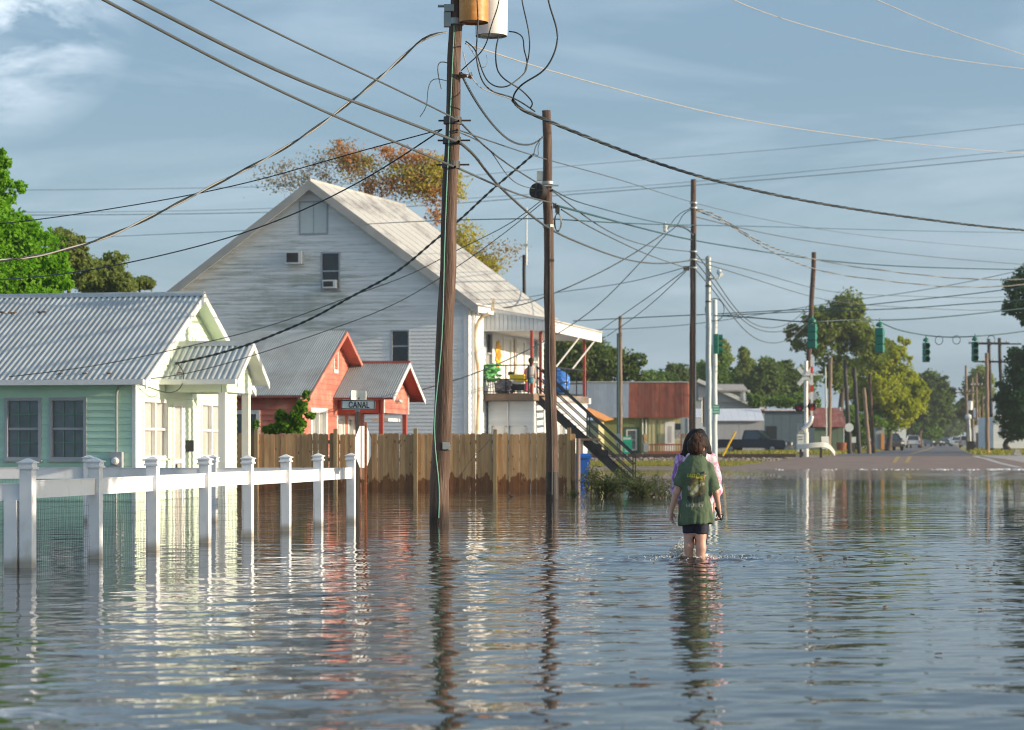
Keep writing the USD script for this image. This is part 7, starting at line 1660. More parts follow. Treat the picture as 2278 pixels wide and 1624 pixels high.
tp = obj('t_shirt', teem, 'tee_green', child, smooth=True)
# printed back
tree_ = cKDTree(np.asarray(teem.vertices)[:, [0, 2]][np.asarray(teem.vertices)[:, 1] < GY0 - .01])
tback = np.asarray(teem.vertices)[np.asarray(teem.vertices)[:, 1] < GY0 - .01]
def on_back(m, lift=.0035):
    """Lay a flat print (x, z in the picture's place) on the back of the shirt."""
    v = np.asarray(m.vertices).copy()
    dd, ii = tree_.query(v[:, [0, 2]], k=4)
    w = 1 / (dd + 1e-4); y = (tback[ii][:, :, 1] * w).sum(1) / w.sum(1)
    return trimesh.Trimesh(np.stack([v[:, 0], y - lift - (v[:, 1] > 0) * .0005, v[:, 2]], 1), m.faces, process=False)
def flat_print(poly, lift, dens=.008):
    poly = poly if not isinstance(poly, list) else sg.Polygon(poly)
    gs = [q for q in (poly.geoms if hasattr(poly, 'geoms') else [poly]) if q.area > 1e-6]
    out = []
    for q in gs:
        m = trimesh.creation.extrude_polygon(q, .001, engine='earcut')
        m = m.subdivide_to_size(dens) if q.area > 4e-4 else m
        v = np.asarray(m.vertices); out.append(trimesh.Trimesh(np.stack([v[:, 0], v[:, 2], v[:, 1]], 1), m.faces[:, ::-1], process=False))
    return on_back(cat_(out), lift)
def gp(pts): return sg.Polygon([(gx(x), gzz(y)) for x, y in pts])
def gtext(txt, cx, cy, h, w, shear=0.0, bend=0.0):
    m = meshkit.text_mesh(txt, .1, .01, bold=True); b = m.bounds
    v = np.asarray(m.vertices).copy(); v[:, 0] = (v[:, 0] - (b[0][0] + b[1][0]) / 2) / (b[1][0] - b[0][0]); v[:, 1] = (v[:, 1] - (b[0][1] + b[1][1]) / 2) / (b[1][1] - b[0][1])
    x = gx(cx) + v[:, 0] * w * .001 + shear * v[:, 1] * h * .001; z = gzz(cy) + v[:, 1] * h * .001 + bend * v[:, 0] * .001
    return trimesh.Trimesh(np.stack([x, v[:, 2], z], 1), m.faces[:, ::-1], process=False)
obj('print_backdrop', flat_print(gp([(700, 690), (740, 668), (830, 655), (868, 670), (870, 800), (860, 880), (800, 905), (720, 902), (698, 870), (705, 760)]), .0025), 'print_brown', tp)
obj('print_water', flat_print(gp([(700, 838), (760, 845), (868, 815), (862, 885), (805, 902), (722, 900), (698, 872)]), .0035), 'print_dark', tp)
obj('print_fish', flat_print(gp([(702, 800), (715, 760), (748, 715), (790, 690), (838, 676), (862, 668), (858, 684), (835, 705), (868, 708), (866, 735), (835, 742), (815, 765), (800, 800), (770, 828), (735, 836), (710, 828)]), .0045), 'print_olive', tp)
obj('print_belly', flat_print(gp([(716, 812), (745, 790), (770, 755), (800, 722), (832, 712), (830, 735), (805, 765), (788, 800), (760, 822), (730, 828)]), .0055), 'print_pale', tp)
for pts in ([(700, 742), (712, 735), (735, 765), (722, 790), (704, 780)], [(762, 778), (790, 770), (795, 795), (778, 810)], [(836, 708), (866, 712), (862, 730), (840, 726)]):
    obj('print_fin', flat_print(gp(pts), .0062), 'print_grey', tp)
obj('print_eye', flat_print(sg.Point(gx(815), gzz(715)).buffer(.007, 8), .0068), 'print_dark', tp)
obj('print_lettering', [on_back(gtext('LAST', 738, 640, 34, 76, .35, -6), .005), on_back(gtext('C', 800, 642, 54, 32, .2), .0055), on_back(gtext('AST', 848, 655, 30, 60, .35, 4), .005)], 'print_yellow', tp, label='yellow brush lettering LAST CAST')
obj('print_lettering', [on_back(gtext('MUSKY', 772, 930, 34, 172), .004)], 'print_grey', tp, label='pale block lettering under the fish')
obj('collar', tube([np.array([gx(790) + .056 * math.cos(a), GY0 - .012 + .046 * math.sin(a), gzz(497) + .012 * math.sin(a)]) for a in np.linspace(0, 2 * np.pi, 28)], .006, 6, False), 'tee_green', tp, smooth=True)
sh = [(g(733, 1000, 0), g(727, 1185, .02), .090, .064), (g(836, 1000, 0), g(834, 1195, -.005), .092, .066), (g(728, 1180, .02), g(727, 1200, .025), .062, .061), (g(834, 1190, -.005), g(834, 1206, -.01), .064, .063), (g(785, 980, 0), g(785, 1060, 0), .11, .10)]
shm = sdf_solid(sh, .0095, .012, lambda G, D: np.maximum(D, np.where(G[:, 0] < gx(785), gzz(1203), gzz(1214)) - G[:, 2])); fold(shm, .006, 14, 7)
obj('shorts', shm, 'shorts_navy', child, smooth=True)
hair = [(g(792, 345, -.006), g(791, 366, -.010), .088, .083), (g(790, 388, -.026), g(789, 412, -.024), .056, .030), (g(795, 305, -.015), g(792, 288, -.02), .050, .046), (g(774, 266, -.02), g(812, 258, -.015), .036, .032), (g(796, 246, -.02), g(828, 250, -.01), .022, .016), (g(765, 285, -.03), g(752, 262, -.02), .018, .010), (g(745, 330, -.008), g(738, 385, -.004), .030, .016), (g(842, 330, -.008), g(848, 380, -.004), .030, .016)]
hm = sdf_solid(hair, .008, .016); fold(hm, .010, 16, 2, (1.3, 1.3, 1)); fold(hm, .004, 45, 3)
hp = obj('hair', hm, 'hair_dark', child, smooth=True)
rr = np.random.RandomState(8); st_ = []
for k in range(46):
    a0 = np.array(g(rr.uniform(722, 858), rr.uniform(270, 420), -.05)); dr = np.array([rr.normal(0, .035), rr.normal(-.01, .012), rr.uniform(-.10, .02)])
    st_.append(tube(spline([a0, a0 + dr * .5 + np.array([rr.normal(0, .012), 0, .01]), a0 + dr], 6), [.0022, .002, .0018, .0016, .001, .0006], 4))
obj('loose_strands', st_, 'hair_dark', hp)
obj('wisp', [tube(spline([g(730, 400, -.02), g(735, 450, -.03), g(732, 495, -.045)], 8), .005, 5), tube(spline([g(790, 430, -.05), g(800, 470, -.055), g(790, 500, -.055)], 8), .006, 5)], 'hair_dark', hp)
for sx_ in (-1, 1):
    obj('eye', sphere(g(790 + sx_ * 28, 352, .082), .010, 1), 'sign_white', child)
obj('mouth', cbox(g(790, 412, .083), .04, .006, .008), 'toy_pink', child)
sd_ = thing('sandal', 'dark sandal held in the right hand of the person in green', 'shoe', g(1015, 1020, .03))
o_ = np.array(g(984, 960, .05)); d_s = np.array(g(1040, 1085, .02)) - o_; L_ = np.linalg.norm(d_s); d_s /= L_; n_s = np.cross(d_s, [0.45, 1, 0]); n_s /= np.linalg.norm(n_s); w_s = np.cross(n_s, d_s)
sole = sg.LineString([(0.02, 0), (L_ * .45, .006), (L_ - .03, 0)]).buffer(.028, 8)
obj('sole', place(extr(sole, .016), o_, d_s, w_s, n_s), 'sandal', sd_)
obj('strap', tube(spline([o_ + d_s * L_ * .55 - w_s * .028, o_ + d_s * L_ * .66 + n_s * .045, o_ + d_s * L_ * .80 + w_s * .026], 10), .006, 6), 'sandal', sd_)
obj('strap', tube(spline([o_ + d_s * L_ * .75 - w_s * .02, o_ + d_s * L_ * .85 + n_s * .035, o_ + d_s * L_ * .95], 8), .004, 5), 'cable_grey', sd_)

# ---- the taller person ahead
wx_ = lambda x: 1.0708 + .001068 * x
wzz = lambda y: 1.4753 - .001068 * y
WY0 = 23.7
def w(x, y, dy=0.0): return (wx_(x), WY0 + dy, wzz(y))
adult = thing('person', 'person with long dark hair in a pink and purple tie-dyed hoodie, wading ahead', 'person', (wx_(795), WY0, 0))
ab = [(w(800, 290, .01), w(800, 275, 0), .082, .088), (w(800, 330, .03), w(800, 355, .035), .066, .052), (w(800, 380, 0), w(800, 450, 0), .05, .055), (w(800, 306, .095), w(800, 318, .108), .011, .014),
      (w(715, 312, .005), w(714, 330, .005), .013, .010), (w(885, 312, .005), w(886, 330, .005), .013, .010),
      (w(800, 460, 0), w(800, 700, 0), .10, .12, .7), (w(800, 700, 0), w(798, 1000, 0), .12, .14, .75),
      (w(745, 1000, 0), w(750, 1300, .03), .085, .06), (w(750, 1300, .03), w(752, 1640, .0), .058, .038), (w(752, 1660, 0), w(752, 1710, .15), .042, .03),
      (w(838, 1000, 0), w(830, 1300, -.02), .085, .06), (w(830, 1300, -.02), w(826, 1640, -.06), .058, .038), (w(826, 1660, -.06), w(828, 1710, .09), .042, .03),
      (w(640, 490, 0), w(594, 720, -.01), .05, .04), (w(594, 720, -.01), w(632, 900, .10), .038, .028), (w(945, 490, 0), w(996, 740, -.01), .05, .04), (w(996, 740, -.01), w(968, 890, .03), .038, .028)]
am = sdf_solid(ab, .012, .02)
ah = sdf_solid([(w(970, 880, .03), w(967, 900, .03), .026, .022)] + hand_caps(w(966, 904, .03), (-.12, .1, -1), (-.3, .9, 0), (1, .3, 0), 1.0, .5), .0048, .006)
ah2 = sdf_solid([(w(630, 890, .095), w(634, 905, .105), .026, .022)] + hand_caps(w(635, 908, .108), (.1, .3, -1), (.3, .9, 0), (-1, .3, 0), 1.0, .5), .0048, .006)
obj('body', [am, ah, ah2], 'skin', adult, smooth=True)
ho = [(w(800, 435, -.005), w(800, 470, -.01), .09, .12, .75), (w(655, 478, -.005), w(935, 474, -.005), .058, .058, .85), (w(800, 480, -.01), w(800, 700, -.01), .155, .160, .64), (w(800, 700, -.01), w(798, 1000, 0), .160, .172, .68),
      (w(644, 490, 0), w(602, 660, -.01), .062, .052), (w(602, 660, -.01), w(604, 800, .01), .051, .048), (w(600, 800, .01), w(628, 875, .085), .052, .046), (w(942, 488, 0), w(984, 650, -.01), .062, .053), (w(984, 650, -.01), w(992, 790, -.005), .053, .049), (w(996, 790, -.005), w(974, 868, .025), .054, .044)]
hom = sdf_solid(ho, .0105, .024); fold(hom, .012, 6, 14, (1.5, 1.5, 1)); fold(hom, .006, 15, 15, (.7, .7, 1.6))
obj('hoodie', hom, 'tie_dye', adult, smooth=True)
tr_ = sdf_solid([(w(745, 990, 0), w(750, 1285, .03), .105, .074), (w(838, 990, 0), w(830, 1285, -.02), .105, .074), (w(795, 960, 0), w(795, 1010, 0), .14, .13, .8)], .012, .02); fold(tr_, .006, 12, 3)
obj('trousers', tr_, 'shorts_navy', adult, smooth=True)
lhair = [(w(800, 278, -.012), w(800, 300, -.02), .104, .100), (w(742, 290, -.01), w(715, 370, -.02), .064, .060), (w(715, 370, -.02), w(690, 425, -.03), .056, .040), (w(692, 410, -.03), w(640, 436, -.03), .036, .012), (w(700, 430, -.03), w(670, 466, -.04), .034, .012), (w(705, 400, -.03), w(708, 480, -.06), .045, .024),
         (w(858, 290, -.01), w(882, 370, -.02), .062, .056), (w(882, 370, -.02), w(900, 412, -.03), .052, .036), (w(898, 402, -.03), w(946, 428, -.03), .034, .011), (w(888, 425, -.03), w(915, 455, -.04), .032, .012), (w(800, 320, -.04), w(800, 470, -.09), .085, .05), (w(760, 430, -.07), w(745, 490, -.09), .045, .018), (w(850, 420, -.06), w(862, 480, -.085), .045, .016)]
lm = sdf_solid(lhair, .009, .02); fold(lm, .012, 11, 5, (1.6, 1.6, .5)); fold(lm, .004, 40, 6, (1.5, 1.5, .3))
hp = obj('hair', lm, 'hair_black', adult, smooth=True)
st_ = []
for k in range(70):
    s0 = rr.choice([-1, 1]); a0 = np.array(w(800 + s0 * rr.uniform(60, 100), rr.uniform(270, 420), rr.uniform(-.06, .02)))
    dr = np.array([s0 * abs(rr.normal(.02, .035)), rr.normal(0, .02), -rr.uniform(.03, .14)])
    st_.append(tube(spline([a0, a0 + dr * np.array([.25, .5, .6]), a0 + dr], 6), [.0032, .003, .0026, .002, .0014, .0008], 4))
obj('loose_strands', st_, 'hair_black', hp)
for sx_ in (-1, 1): obj('eye', sphere(w(800 + sx_ * 30, 295, .09), .011, 1), 'sign_white', adult)
obj('mouth', cbox(w(800, 352, .092), .045, .006, .009), 'toy_pink', adult)

# ---- child on the upstairs porch, behind the railing by the red posts
pc = dpos(1.55, 1.72)
kid = thing('person', 'small dark-haired person behind the railing of the upstairs porch', 'person', pc)
kb = [(pc + np.array([0, 0, 1.06]), pc + np.array([0, 0, 1.10]), .070, .078), (pc + np.array([0, 0, .92]), pc + np.array([0, 0, 1.0]), .04, .04), (pc + np.array([0, 0, .55]), pc + np.array([0, 0, .86]), .10, .11, .7),
      (pc + np.array([-.06, 0, .5]), pc + np.array([-.06, 0, .05]), .07, .04), (pc + np.array([.06, 0, .5]), pc + np.array([.06, 0, .05]), .07, .04), (pc + np.array([-.12, 0, .84]), pc + np.array([-.16, -.04, .5]), .04, .028), (pc + np.array([.12, 0, .84]), pc + np.array([.16, -.04, .5]), .04, .028)]
obj('body', sdf_solid(kb, .014, .02), 'skin', kid, smooth=True)
obj('top', sdf_solid([(pc + np.array([0, 0, .5]), pc + np.array([0, 0, .86]), .125, .125, .75)], .014, .02), 'curtain', kid, smooth=True)
obj('shorts', sdf_solid([(pc + np.array([0, 0, .42]), pc + np.array([0, 0, .52]), .12, .12, .8)], .014, .02), 'cloth_teal', kid, smooth=True)
obj('hair', sdf_solid([(pc + np.array([0, -.01, 1.09]), pc + np.array([0, -.02, 1.12]), .092, .095), (pc + np.array([0, -.05, 1.05]), pc + np.array([0, -.06, .92]), .07, .04)], .012, .02), 'hair_dark', kid, smooth=True)

# ---- water thrown up by the wading legs
rs_ = np.random.RandomState(21); dr = []
def drop(c, r):
    m = trimesh.creation.icosphere(1, 1.0); m.apply_scale((r * rs_.uniform(.7, 1.4), r * rs_.uniform(.7, 1.3), r * rs_.uniform(.6, 1.5))); m.apply_translation(c); return m
for k in range(900):
    u = rs_.beta(1.6, 1.6); x = 560 + 260 * u; hmax = 150 * math.exp(-((x - 690) / 75.0) ** 2) + 18
    y = 1425 - rs_.beta(1.0, 2.4) * hmax - 25
    dr.append(drop(np.array(g(x, y, rs_.uniform(.1, .5))), rs_.choice([.003, .0045, .007], p=[.42, .40, .18])))
for k in range(620):
    a = rs_.uniform(0, 2 * np.pi); r0 = abs(rs_.normal(0, .20)) + .02; cx_ = rs_.choice([gx(720), gx(826), gx(770)])
    dr.append(drop(np.array([cx_ + r0 * 1.5 * math.cos(a), GY0 + r0 * math.sin(a), abs(rs_.normal(.006, .014))]), rs_.choice([.003, .0045, .007], p=[.42, .40, .18])))
obj('splash_drops', dr, 'splash', kind='stuff', label='water drops thrown up round the wading legs', cat='splash', smooth=True)
def sheet(cx, cy, wd, ht, dy, seed, lean):
    nu, nv = 46, 20; v, f = [], []
    for j in range(nv):
        for i in range(nu):
            u, q = i / (nu - 1), j / (nv - 1); prof = math.sin(math.pi * u) ** .8
            x = cx + wd * (u - .5) + lean * q; z = q * ht * prof
            v.append([x, GY0 + dy + .1 * math.sin(u * 5 + seed), z])
    v = np.array(v); nz = meshkit.fbm(v * 34 + seed, 4, seed) - .5; v[:, 1] += nz * .13; v[:, 2] = np.maximum(v[:, 2] + nz * .05 * (v[:, 2] > .01), -.01); v[:, 0] += (meshkit.fbm(v * 30 + 9, 3, seed + 1) - .5) * .06
    for j in range(nv - 1):
        for i in range(nu - 1):
            a = j * nu + i
            if meshkit.noise(np.array([[i * .55, j * .8, seed]]), seed)[0] < .30 + .25 * j / nv: continue
            f += [[a, a + 1, a + nu + 1], [a, a + nu + 1, a + nu]]
    return trimesh.Trimesh(v, f, process=False)
obj('splash_sheet', [sheet(gx(690), 0, .26, .165, .22, 3, .03), sheet(gx(680), 0, .30, .12, .30, 7, -.03), sheet(gx(735), 0, .2, .13, .16, 11, .0), sheet(gx(790), 0, .12, .13, .12, 13, .0), sheet(gx(880), 0, .3, .045, .05, 17, .0), sheet(gx(660), 0, .4, .045, .02, 19, .0)], 'splash', kind='stuff', label='ragged sheet of water kicked up beside the legs', cat='splash', smooth=True)
# ------------------------------------------------------------------ trees and plants
def leaves(pts, size, seed, up=.35, aspect=.55, out=None):
    s = np.random.RandomState(seed); n = len(pts)
    nr = s.normal(0, 1, (n, 3)); nr[:, 2] = nr[:, 2] * .9 + up * .3
    if out is not None: nr += out * .9
    nr /= np.linalg.norm(nr, axis=1, keepdims=True)
    t = np.cross(nr, s.normal(0, 1, (n, 3))); t /= np.linalg.norm(t, axis=1, keepdims=True); b = np.cross(nr, t)
    L = size * s.uniform(.6, 1.4, n)[:, None]; fo = nr * L * .16
    v = np.stack([pts - t * L, pts + b * L * aspect - fo, pts + t * L, pts - b * L * aspect - fo], 1).reshape(-1, 3)
    i = np.arange(n)[:, None] * 4
    f = np.concatenate([i + [0, 1, 2], i + [0, 2, 3]])
    return trimesh.Trimesh(v, f, process=False)
def cloud(blobs, n, seed, sub=.30, dens=1.0):
    """Points in clumps spread over the shells of the blobs [(centre, radius 3)]."""
    s = np.random.RandomState(seed)
    wgt = np.array([np.prod(r) ** (2 / 3) for _, r in blobs]); wgt /= wgt.sum()
    P_, O_ = [], []
    for (c, r), w_ in zip(blobs, wgt):
        k = max(5, int(30 * dens * w_ * len(blobs) ** .5))
        d = s.normal(0, 1, (k, 3)); d /= np.linalg.norm(d, axis=1, keepdims=True)
        cc = d * (s.uniform(.45, 1.0, (k, 1)) ** .6)
        m = max(3, int(n * w_ / k))
        sz = s.uniform(.55, 1.3, k) * sub
        q = cc[:, None] + np.clip(s.normal(0, 1, (k, m, 3)), -1.9, 1.9) * sz[:, None, None] * .55 * np.array([1, 1, .7])
        P_.append((np.asarray(c) + q * np.asarray(r)).reshape(-1, 3)); O_.append(np.repeat(d, m, 0))
    return np.vstack(P_), np.vstack(O_)
def limbs(base, top_nodes, targets, r0, seed, wig=.12, nmin=4):
    """Grow limbs towards the targets from the nearest wood already there."""
    s = np.random.RandomState(seed)
    nodes = [np.array(base, float)] + [np.array(q, float) for q in top_nodes]
    rad = list(np.linspace(r0, r0 * .6, len(nodes))); ms = [tube(spline(nodes, 14) if len(nodes) > 2 else np.linspace(nodes[0], nodes[-1], 6), np.linspace(r0 * 1.15, r0 * .55, 14 if len(nodes) > 2 else 6), 8)]
    targets = sorted([np.array(t, float) for t in targets], key=lambda t: np.linalg.norm(t - nodes[-1]))
    for t in targets:
        nd = np.array(nodes); dist = np.linalg.norm((nd - t) * np.array([1, 1, 1.15]), axis=1) + np.maximum(0, nd[:, 2] - t[2]) * 1.2
        j = int(np.argmin(dist)); a = nd[j]; L = np.linalg.norm(t - a)
        if L < 1e-3: continue
        k = max(nmin, min(10, int(L / (r0 * 3)))); u = np.linspace(0, 1, k)
        path = a + (t - a) * u[:, None] + np.array([0, 0, 1.0]) * (np.sin(u * np.pi) * L * .06)[:, None]
        path[1:-1] += s.normal(0, wig * L / k * 1.4, (k - 2, 3))
        ra = min(rad[j] * .8, max(r0 * .14, L * .030)); rr_ = np.linspace(ra, max(ra * .25, r0 * .018), k)
        ms.append(tube(spline(path, k * 2), np.interp(np.linspace(0, 1, k * 2), np.linspace(0, 1, k), rr_), 5))
        nodes += list(path[1:]); rad += list(rr_[1:])
    return cat_(ms)
def bl(lst, Y, dy=1.0):
    s = np.random.RandomState(len(lst) + int(Y)); k = Y / F; out = []
    for q in lst:
        px, py, r = q[:3]; ry = q[3] if len(q) > 3 else r
        c = P(px, py, Y); c[1] += s.uniform(-.5, .5) * r * k * dy
        out.append((c, np.array([r * k, r * k * dy, ry * k])))
        for _ in range(4):      # ragged smaller lobes standing out of each mass
            d = s.normal(0, 1, 3); d /= np.linalg.norm(d); d[2] = d[2] * .8 + .15; f_ = s.uniform(.22, .42)
            out.append((c + d * np.array([r * k, r * k * dy, ry * k]) * s.uniform(.75, 1.12), np.array([r * k, r * k * dy, ry * k]) * f_))
    return out
def tree(label, blobs, Y, mat, n, size, base_px, r0, seed, sub=.30, extra=(), bark='bark', name='tree', group=None, dens=2.4, dy=1.0, zb=None, ntg=2):
    B = bl(blobs, Y, dy); n = int(n * 1.6); size *= .78; sub *= 1.25; r0 *= .7
    base = P(base_px[0], base_px[1], Y); base[2] = (gz(Y) if Y > 106 else -.3) if zb is None else zb
    t = thing(name, label, 'tree', base, group)
    s = np.random.RandomState(seed + 50)
    cen = np.mean([c for c, r in B], 0); low = min(c[2] - r[2] * .4 for c, r in B)
    fork = np.array([base[0] * .7 + cen[0] * .3, Y, max(base[2] + .8, min(low, cen[2] - .2))])
    tg = [c + r * s.normal(0, .35, 3) for c, r in B for _ in range(ntg)]
    obj('trunk', limbs(base, [base * .5 + fork * .5 + s.normal(0, r0, 3) * np.array([1, 1, 0]), fork], tg, r0, seed), bark, t, smooth=True)
    p, o = cloud(B, n, seed, sub, dens)
    keep = p[:, 2] > base[2] + .1
    obj('crown', leaves(p[keep], size, seed, out=o[keep]), mat, t)
    for i, (eb, em, en) in enumerate(extra):
        p, o = cloud(bl(eb, Y, dy), en, seed + 7 + i, sub, dens)
        obj('crown', leaves(p, size, seed + i + 3, out=o), em, t)
    return t
tree('bright green leafy tree cut by the left edge behind the mint roof', [(-70, 470, 95), (-20, 395, 45, 55), (18, 425, 30), (-30, 500, 70), (10, 540, 75), (50, 520, 38), (70, 575, 70), (110, 600, 45), (60, 640, 75), (-30, 620, 110), (130, 625, 26), (5, 370, 22, 30)], 62, 'leaf_bright', 30000, .085, (-40, 900), .22, 1, .26, dens=2.2)
tree('olive tree behind the bright tree, its top above the mint ridge', [(150, 555, 34, 40), (170, 600, 36), (130, 530, 22), (182, 560, 14)], 92, 'leaf_olive', 6500, .11, (150, 900), .2, 2, .3)
tree('loose olive tree with gaps right of the bright green tree', [(232, 612, 42, 36), (255, 580, 24), (210, 635, 34), (275, 640, 30), (205, 600, 24)], 98, 'leaf_olive', 6500, .11, (235, 900), .2, 3, .28)
tree('small round olive tuft nearest the white house eave', [(318, 630, 22, 14), (296, 636, 14), (335, 634, 12)], 104, 'leaf_olive', 2200, .11, (310, 900), .12, 4, .3)
# the wide half-bare tree behind the white house
Yo = 102.0
ob = P(985, 980, Yo); ob[2] = -.3
oak = thing('tree', 'wide half-bare tree with rust and yellow leaves behind the white house', 'tree', ob)
so_ = np.random.RandomState(77)
reg = [((630, 400, 55, 38), 26), ((720, 365, 40, 30), 16), ((770, 345, 38, 34), 22), ((850, 370, 45, 38), 26), ((915, 365, 55, 38), 34), ((905, 430, 70, 40), 30), ((985, 395, 40, 34), 24), ((985, 450, 30, 50), 18), ((1045, 545, 34, 34), 22), ((1100, 570, 50, 34), 26), ((960, 500, 30, 30), 10), ((800, 400, 60, 34), 16)]
tg = []
for (cx_, cy_, rx, ry), n in reg:
    for _ in range(n):
        a, q = so_.uniform(0, 2 * np.pi), so_.uniform(.25, 1) ** .5
        p = P(cx_ + rx * q * math.cos(a), cy_ + ry * q * math.sin(a), Yo); p[1] += so_.normal(0, 1.6); tg.append(p)
obj('trunk', limbs(ob, [P(990, 760, Yo), P(970, 610, Yo), P(955, 530, Yo)], tg + [P(900, 470, Yo), P(830, 430, Yo), P(740, 420, Yo), P(1030, 600, Yo)], .34, 5, .2), 'bark_pale', oak, smooth=True)
def sparse(lst, n, size, mat, seed, sub=.34):
    p, o = cloud(bl(lst, Yo, 1.0), n, seed, .95, 3.2); obj('crown', leaves(p, size, seed, out=o), mat, oak)
sparse([(900, 350, 32, 20), (935, 360, 40, 24), (860, 345, 24, 16), (920, 410, 60, 26), (850, 415, 40, 18), (960, 430, 30, 26), (770, 345, 30, 26), (790, 370, 24), (975, 480, 22)], 5000, .075, 'leaf_rust', 31)
sparse([(985, 385, 34, 26), (1000, 410, 24), (960, 375, 28), (1012, 430, 20), (1025, 560, 28, 24), (1040, 530, 26, 30), (1080, 590, 34, 22), (1050, 580, 30, 20), (1065, 600, 24), (1018, 520, 18, 26), (950, 405, 50, 30), (905, 385, 40, 20), (800, 365, 34, 22)], 8000, .075, 'leaf_gold', 32)
sparse([(630, 395, 50, 30), (720, 360, 40, 26), (690, 400, 50, 24), (1110, 560, 45, 26), (820, 390, 50), (760, 330, 20)], 3600, .06, 'leaf_tan', 33)
# trees beyond the tracks, left to right
tree('large dark green tree behind the white porch and the shop', [(1230, 830, 50, 62), (1275, 800, 55, 48), (1325, 795, 40, 38), (1365, 810, 40, 34), (1300, 850, 60, 40), (1400, 812, 26), (1420, 805, 16), (1405, 850, 30)], 170, 'leaf_dark', 14000, .20, (1310, 1000), .5, 11, .3, extra=[([(1270, 790, 50, 40), (1320, 800, 40)], 'leaf_olive', 4000)])
low = [('low pale green tree above the left end of the rusty roof', [(1450, 850, 30, 22), (1478, 845, 22, 20)], 'leaf_mid', 2800), ('low dark tree above the middle of the rusty roof', [(1505, 840, 28, 30), (1490, 860, 24)], 'leaf_dark', 3000), ('dark green tree behind the third pole', [(1540, 848, 30, 26), (1560, 830, 24)], 'leaf_dark', 3000),
       ('yellowish green tree between the two steel poles', [(1590, 840, 34, 40), (1600, 800, 20, 28), (1615, 850, 24)], 'leaf_mid', 4000), ('tree with a bare crossarm top right of the steel poles', [(1604, 775, 18, 24), (1615, 800, 16)], 'leaf_olive', 1600),
       ('slender tree with a pointed top left of the dark pole', [(1655, 790, 12, 20), (1660, 820, 22, 22), (1650, 850, 28)], 'leaf_olive', 3000), ('dark rounded tree behind the ribbed roof', [(1705, 825, 28, 30), (1690, 860, 34), (1720, 850, 30)], 'leaf_dark', 4500), ('dark spreading tree behind the crossing signal', [(1760, 860, 40, 36), (1745, 830, 24), (1790, 850, 30)], 'leaf_dark', 4500)]
for i, (lab, b_, m_, n_) in enumerate(low):
    tree(lab, b_, 238 + 5 * (i % 3), m_, n_, .26, (b_[0][0], 990), .3, 40 + i, .32)
tree('bushy bright green shrub before the dark trees, left of the signal', [(1740, 895, 40, 14), (1775, 890, 30, 14), (1800, 900, 24)], 215, 'leaf_mid', 3000, .2, (1760, 990), .15, 60, .3, name='shrub')
tree('small palm-like green bush on the roof line of the grey house', [(1682, 893, 16, 14), (1670, 885, 10)], 214, 'leaf_mid', 1200, .18, (1682, 990), .12, 61, .3, name='shrub')
tree('tall loose olive tree behind the leaning pole and signal heads', [(1830, 720, 44, 42), (1880, 690, 38, 40), (1900, 740, 44), (1845, 780, 40), (1800, 760, 40, 30), (1930, 770, 40), (1960, 780, 28), (1870, 830, 40), (1765, 740, 20), (1900, 680, 18)], 205, 'leaf_olive', 9500, .22, (1880, 995), .5, 12, .27, extra=[([(1880, 690, 34), (1830, 715, 30), (1920, 760, 30)], 'leaf_dark', 3500)])
tree('large yellow-green tree lit by the sun left of the far street', [(1930, 830, 40, 44), (1965, 800, 30, 40), (1990, 800, 30, 34), (2010, 850, 34), (1960, 870, 44), (2030, 890, 34), (2000, 910, 40), (1920, 880, 34), (2045, 870, 20), (2005, 770, 16, 18)], 225, 'leaf_yellow', 17000, .22, (1975, 992), .4, 13, .27, extra=[([(1930, 910, 34), (1960, 930, 40), (1990, 880, 30)], 'leaf_mid', 5000)])
tree('bright green undergrowth behind the leaning poles on the left verge', [(1890, 940, 30, 34), (1915, 960, 30, 34), (1885, 985, 24, 16), (1945, 950, 24)], 195, 'leaf_mid', 5000, .18, (1905, 1000), .15, 14, .3, name='shrub')
tree('dark broad tree over the far left of the street', [(2060, 870, 40, 36), (2090, 900, 30, 40), (2050, 910, 36), (2075, 850, 26), (2105, 880, 18), (2100, 930, 20)], 330, 'leaf_dark', 8000, .33, (2050, 985), .5, 15, .3)
tree('pale green bushes below the far dark tree', [(2050, 955, 34, 20), (2075, 965, 20, 14), (2020, 955, 20)], 350, 'leaf_mid', 3500, .3, (2045, 985), .3, 16, .3, name='shrub')
tree('dusky distant trees closing the end of the street', [(2100, 955, 26, 18), (2125, 945, 26, 24), (2145, 935, 20, 30)], 520, 'leaf_dark', 4500, .5, (2120, 985), .5, 17, .3)
tree('thin distant tree behind the right-hand row of poles', [(2165, 870, 24, 40), (2180, 840, 26, 24), (2150, 910, 24), (2190, 880, 24), (2175, 930, 28)], 330, 'leaf_olive', 5000, .32, (2170, 990), .4, 18, .3)
tree('very dark tree filling the right edge behind the crossarm poles', [(2285, 830, 44, 55), (2258, 870, 36, 55), (2290, 900, 60), (2244, 920, 28, 40), (2310, 830, 60), (2232, 890, 20), (2265, 960, 34, 24), (2262, 800, 22, 26)], 172, 'leaf_deep', 12500, .17, (2249, 1004), .35, 19, .27)
tree('dark branch hanging in at the upper right edge', [(2270, 640, 34, 28), (2250, 680, 20, 22), (2290, 690, 30), (2300, 620, 34)], 150, 'leaf_deep', 5500, .15, (2340, 1000), .3, 20, .28)
tree('dark tree standing just outside the right edge', [(2380, 780, 70, 90), (2360, 860, 60), (2400, 900, 70), (2330, 700, 50)], 160, 'leaf_deep', 8000, .2, (2380, 1000), .4, 21, .3)
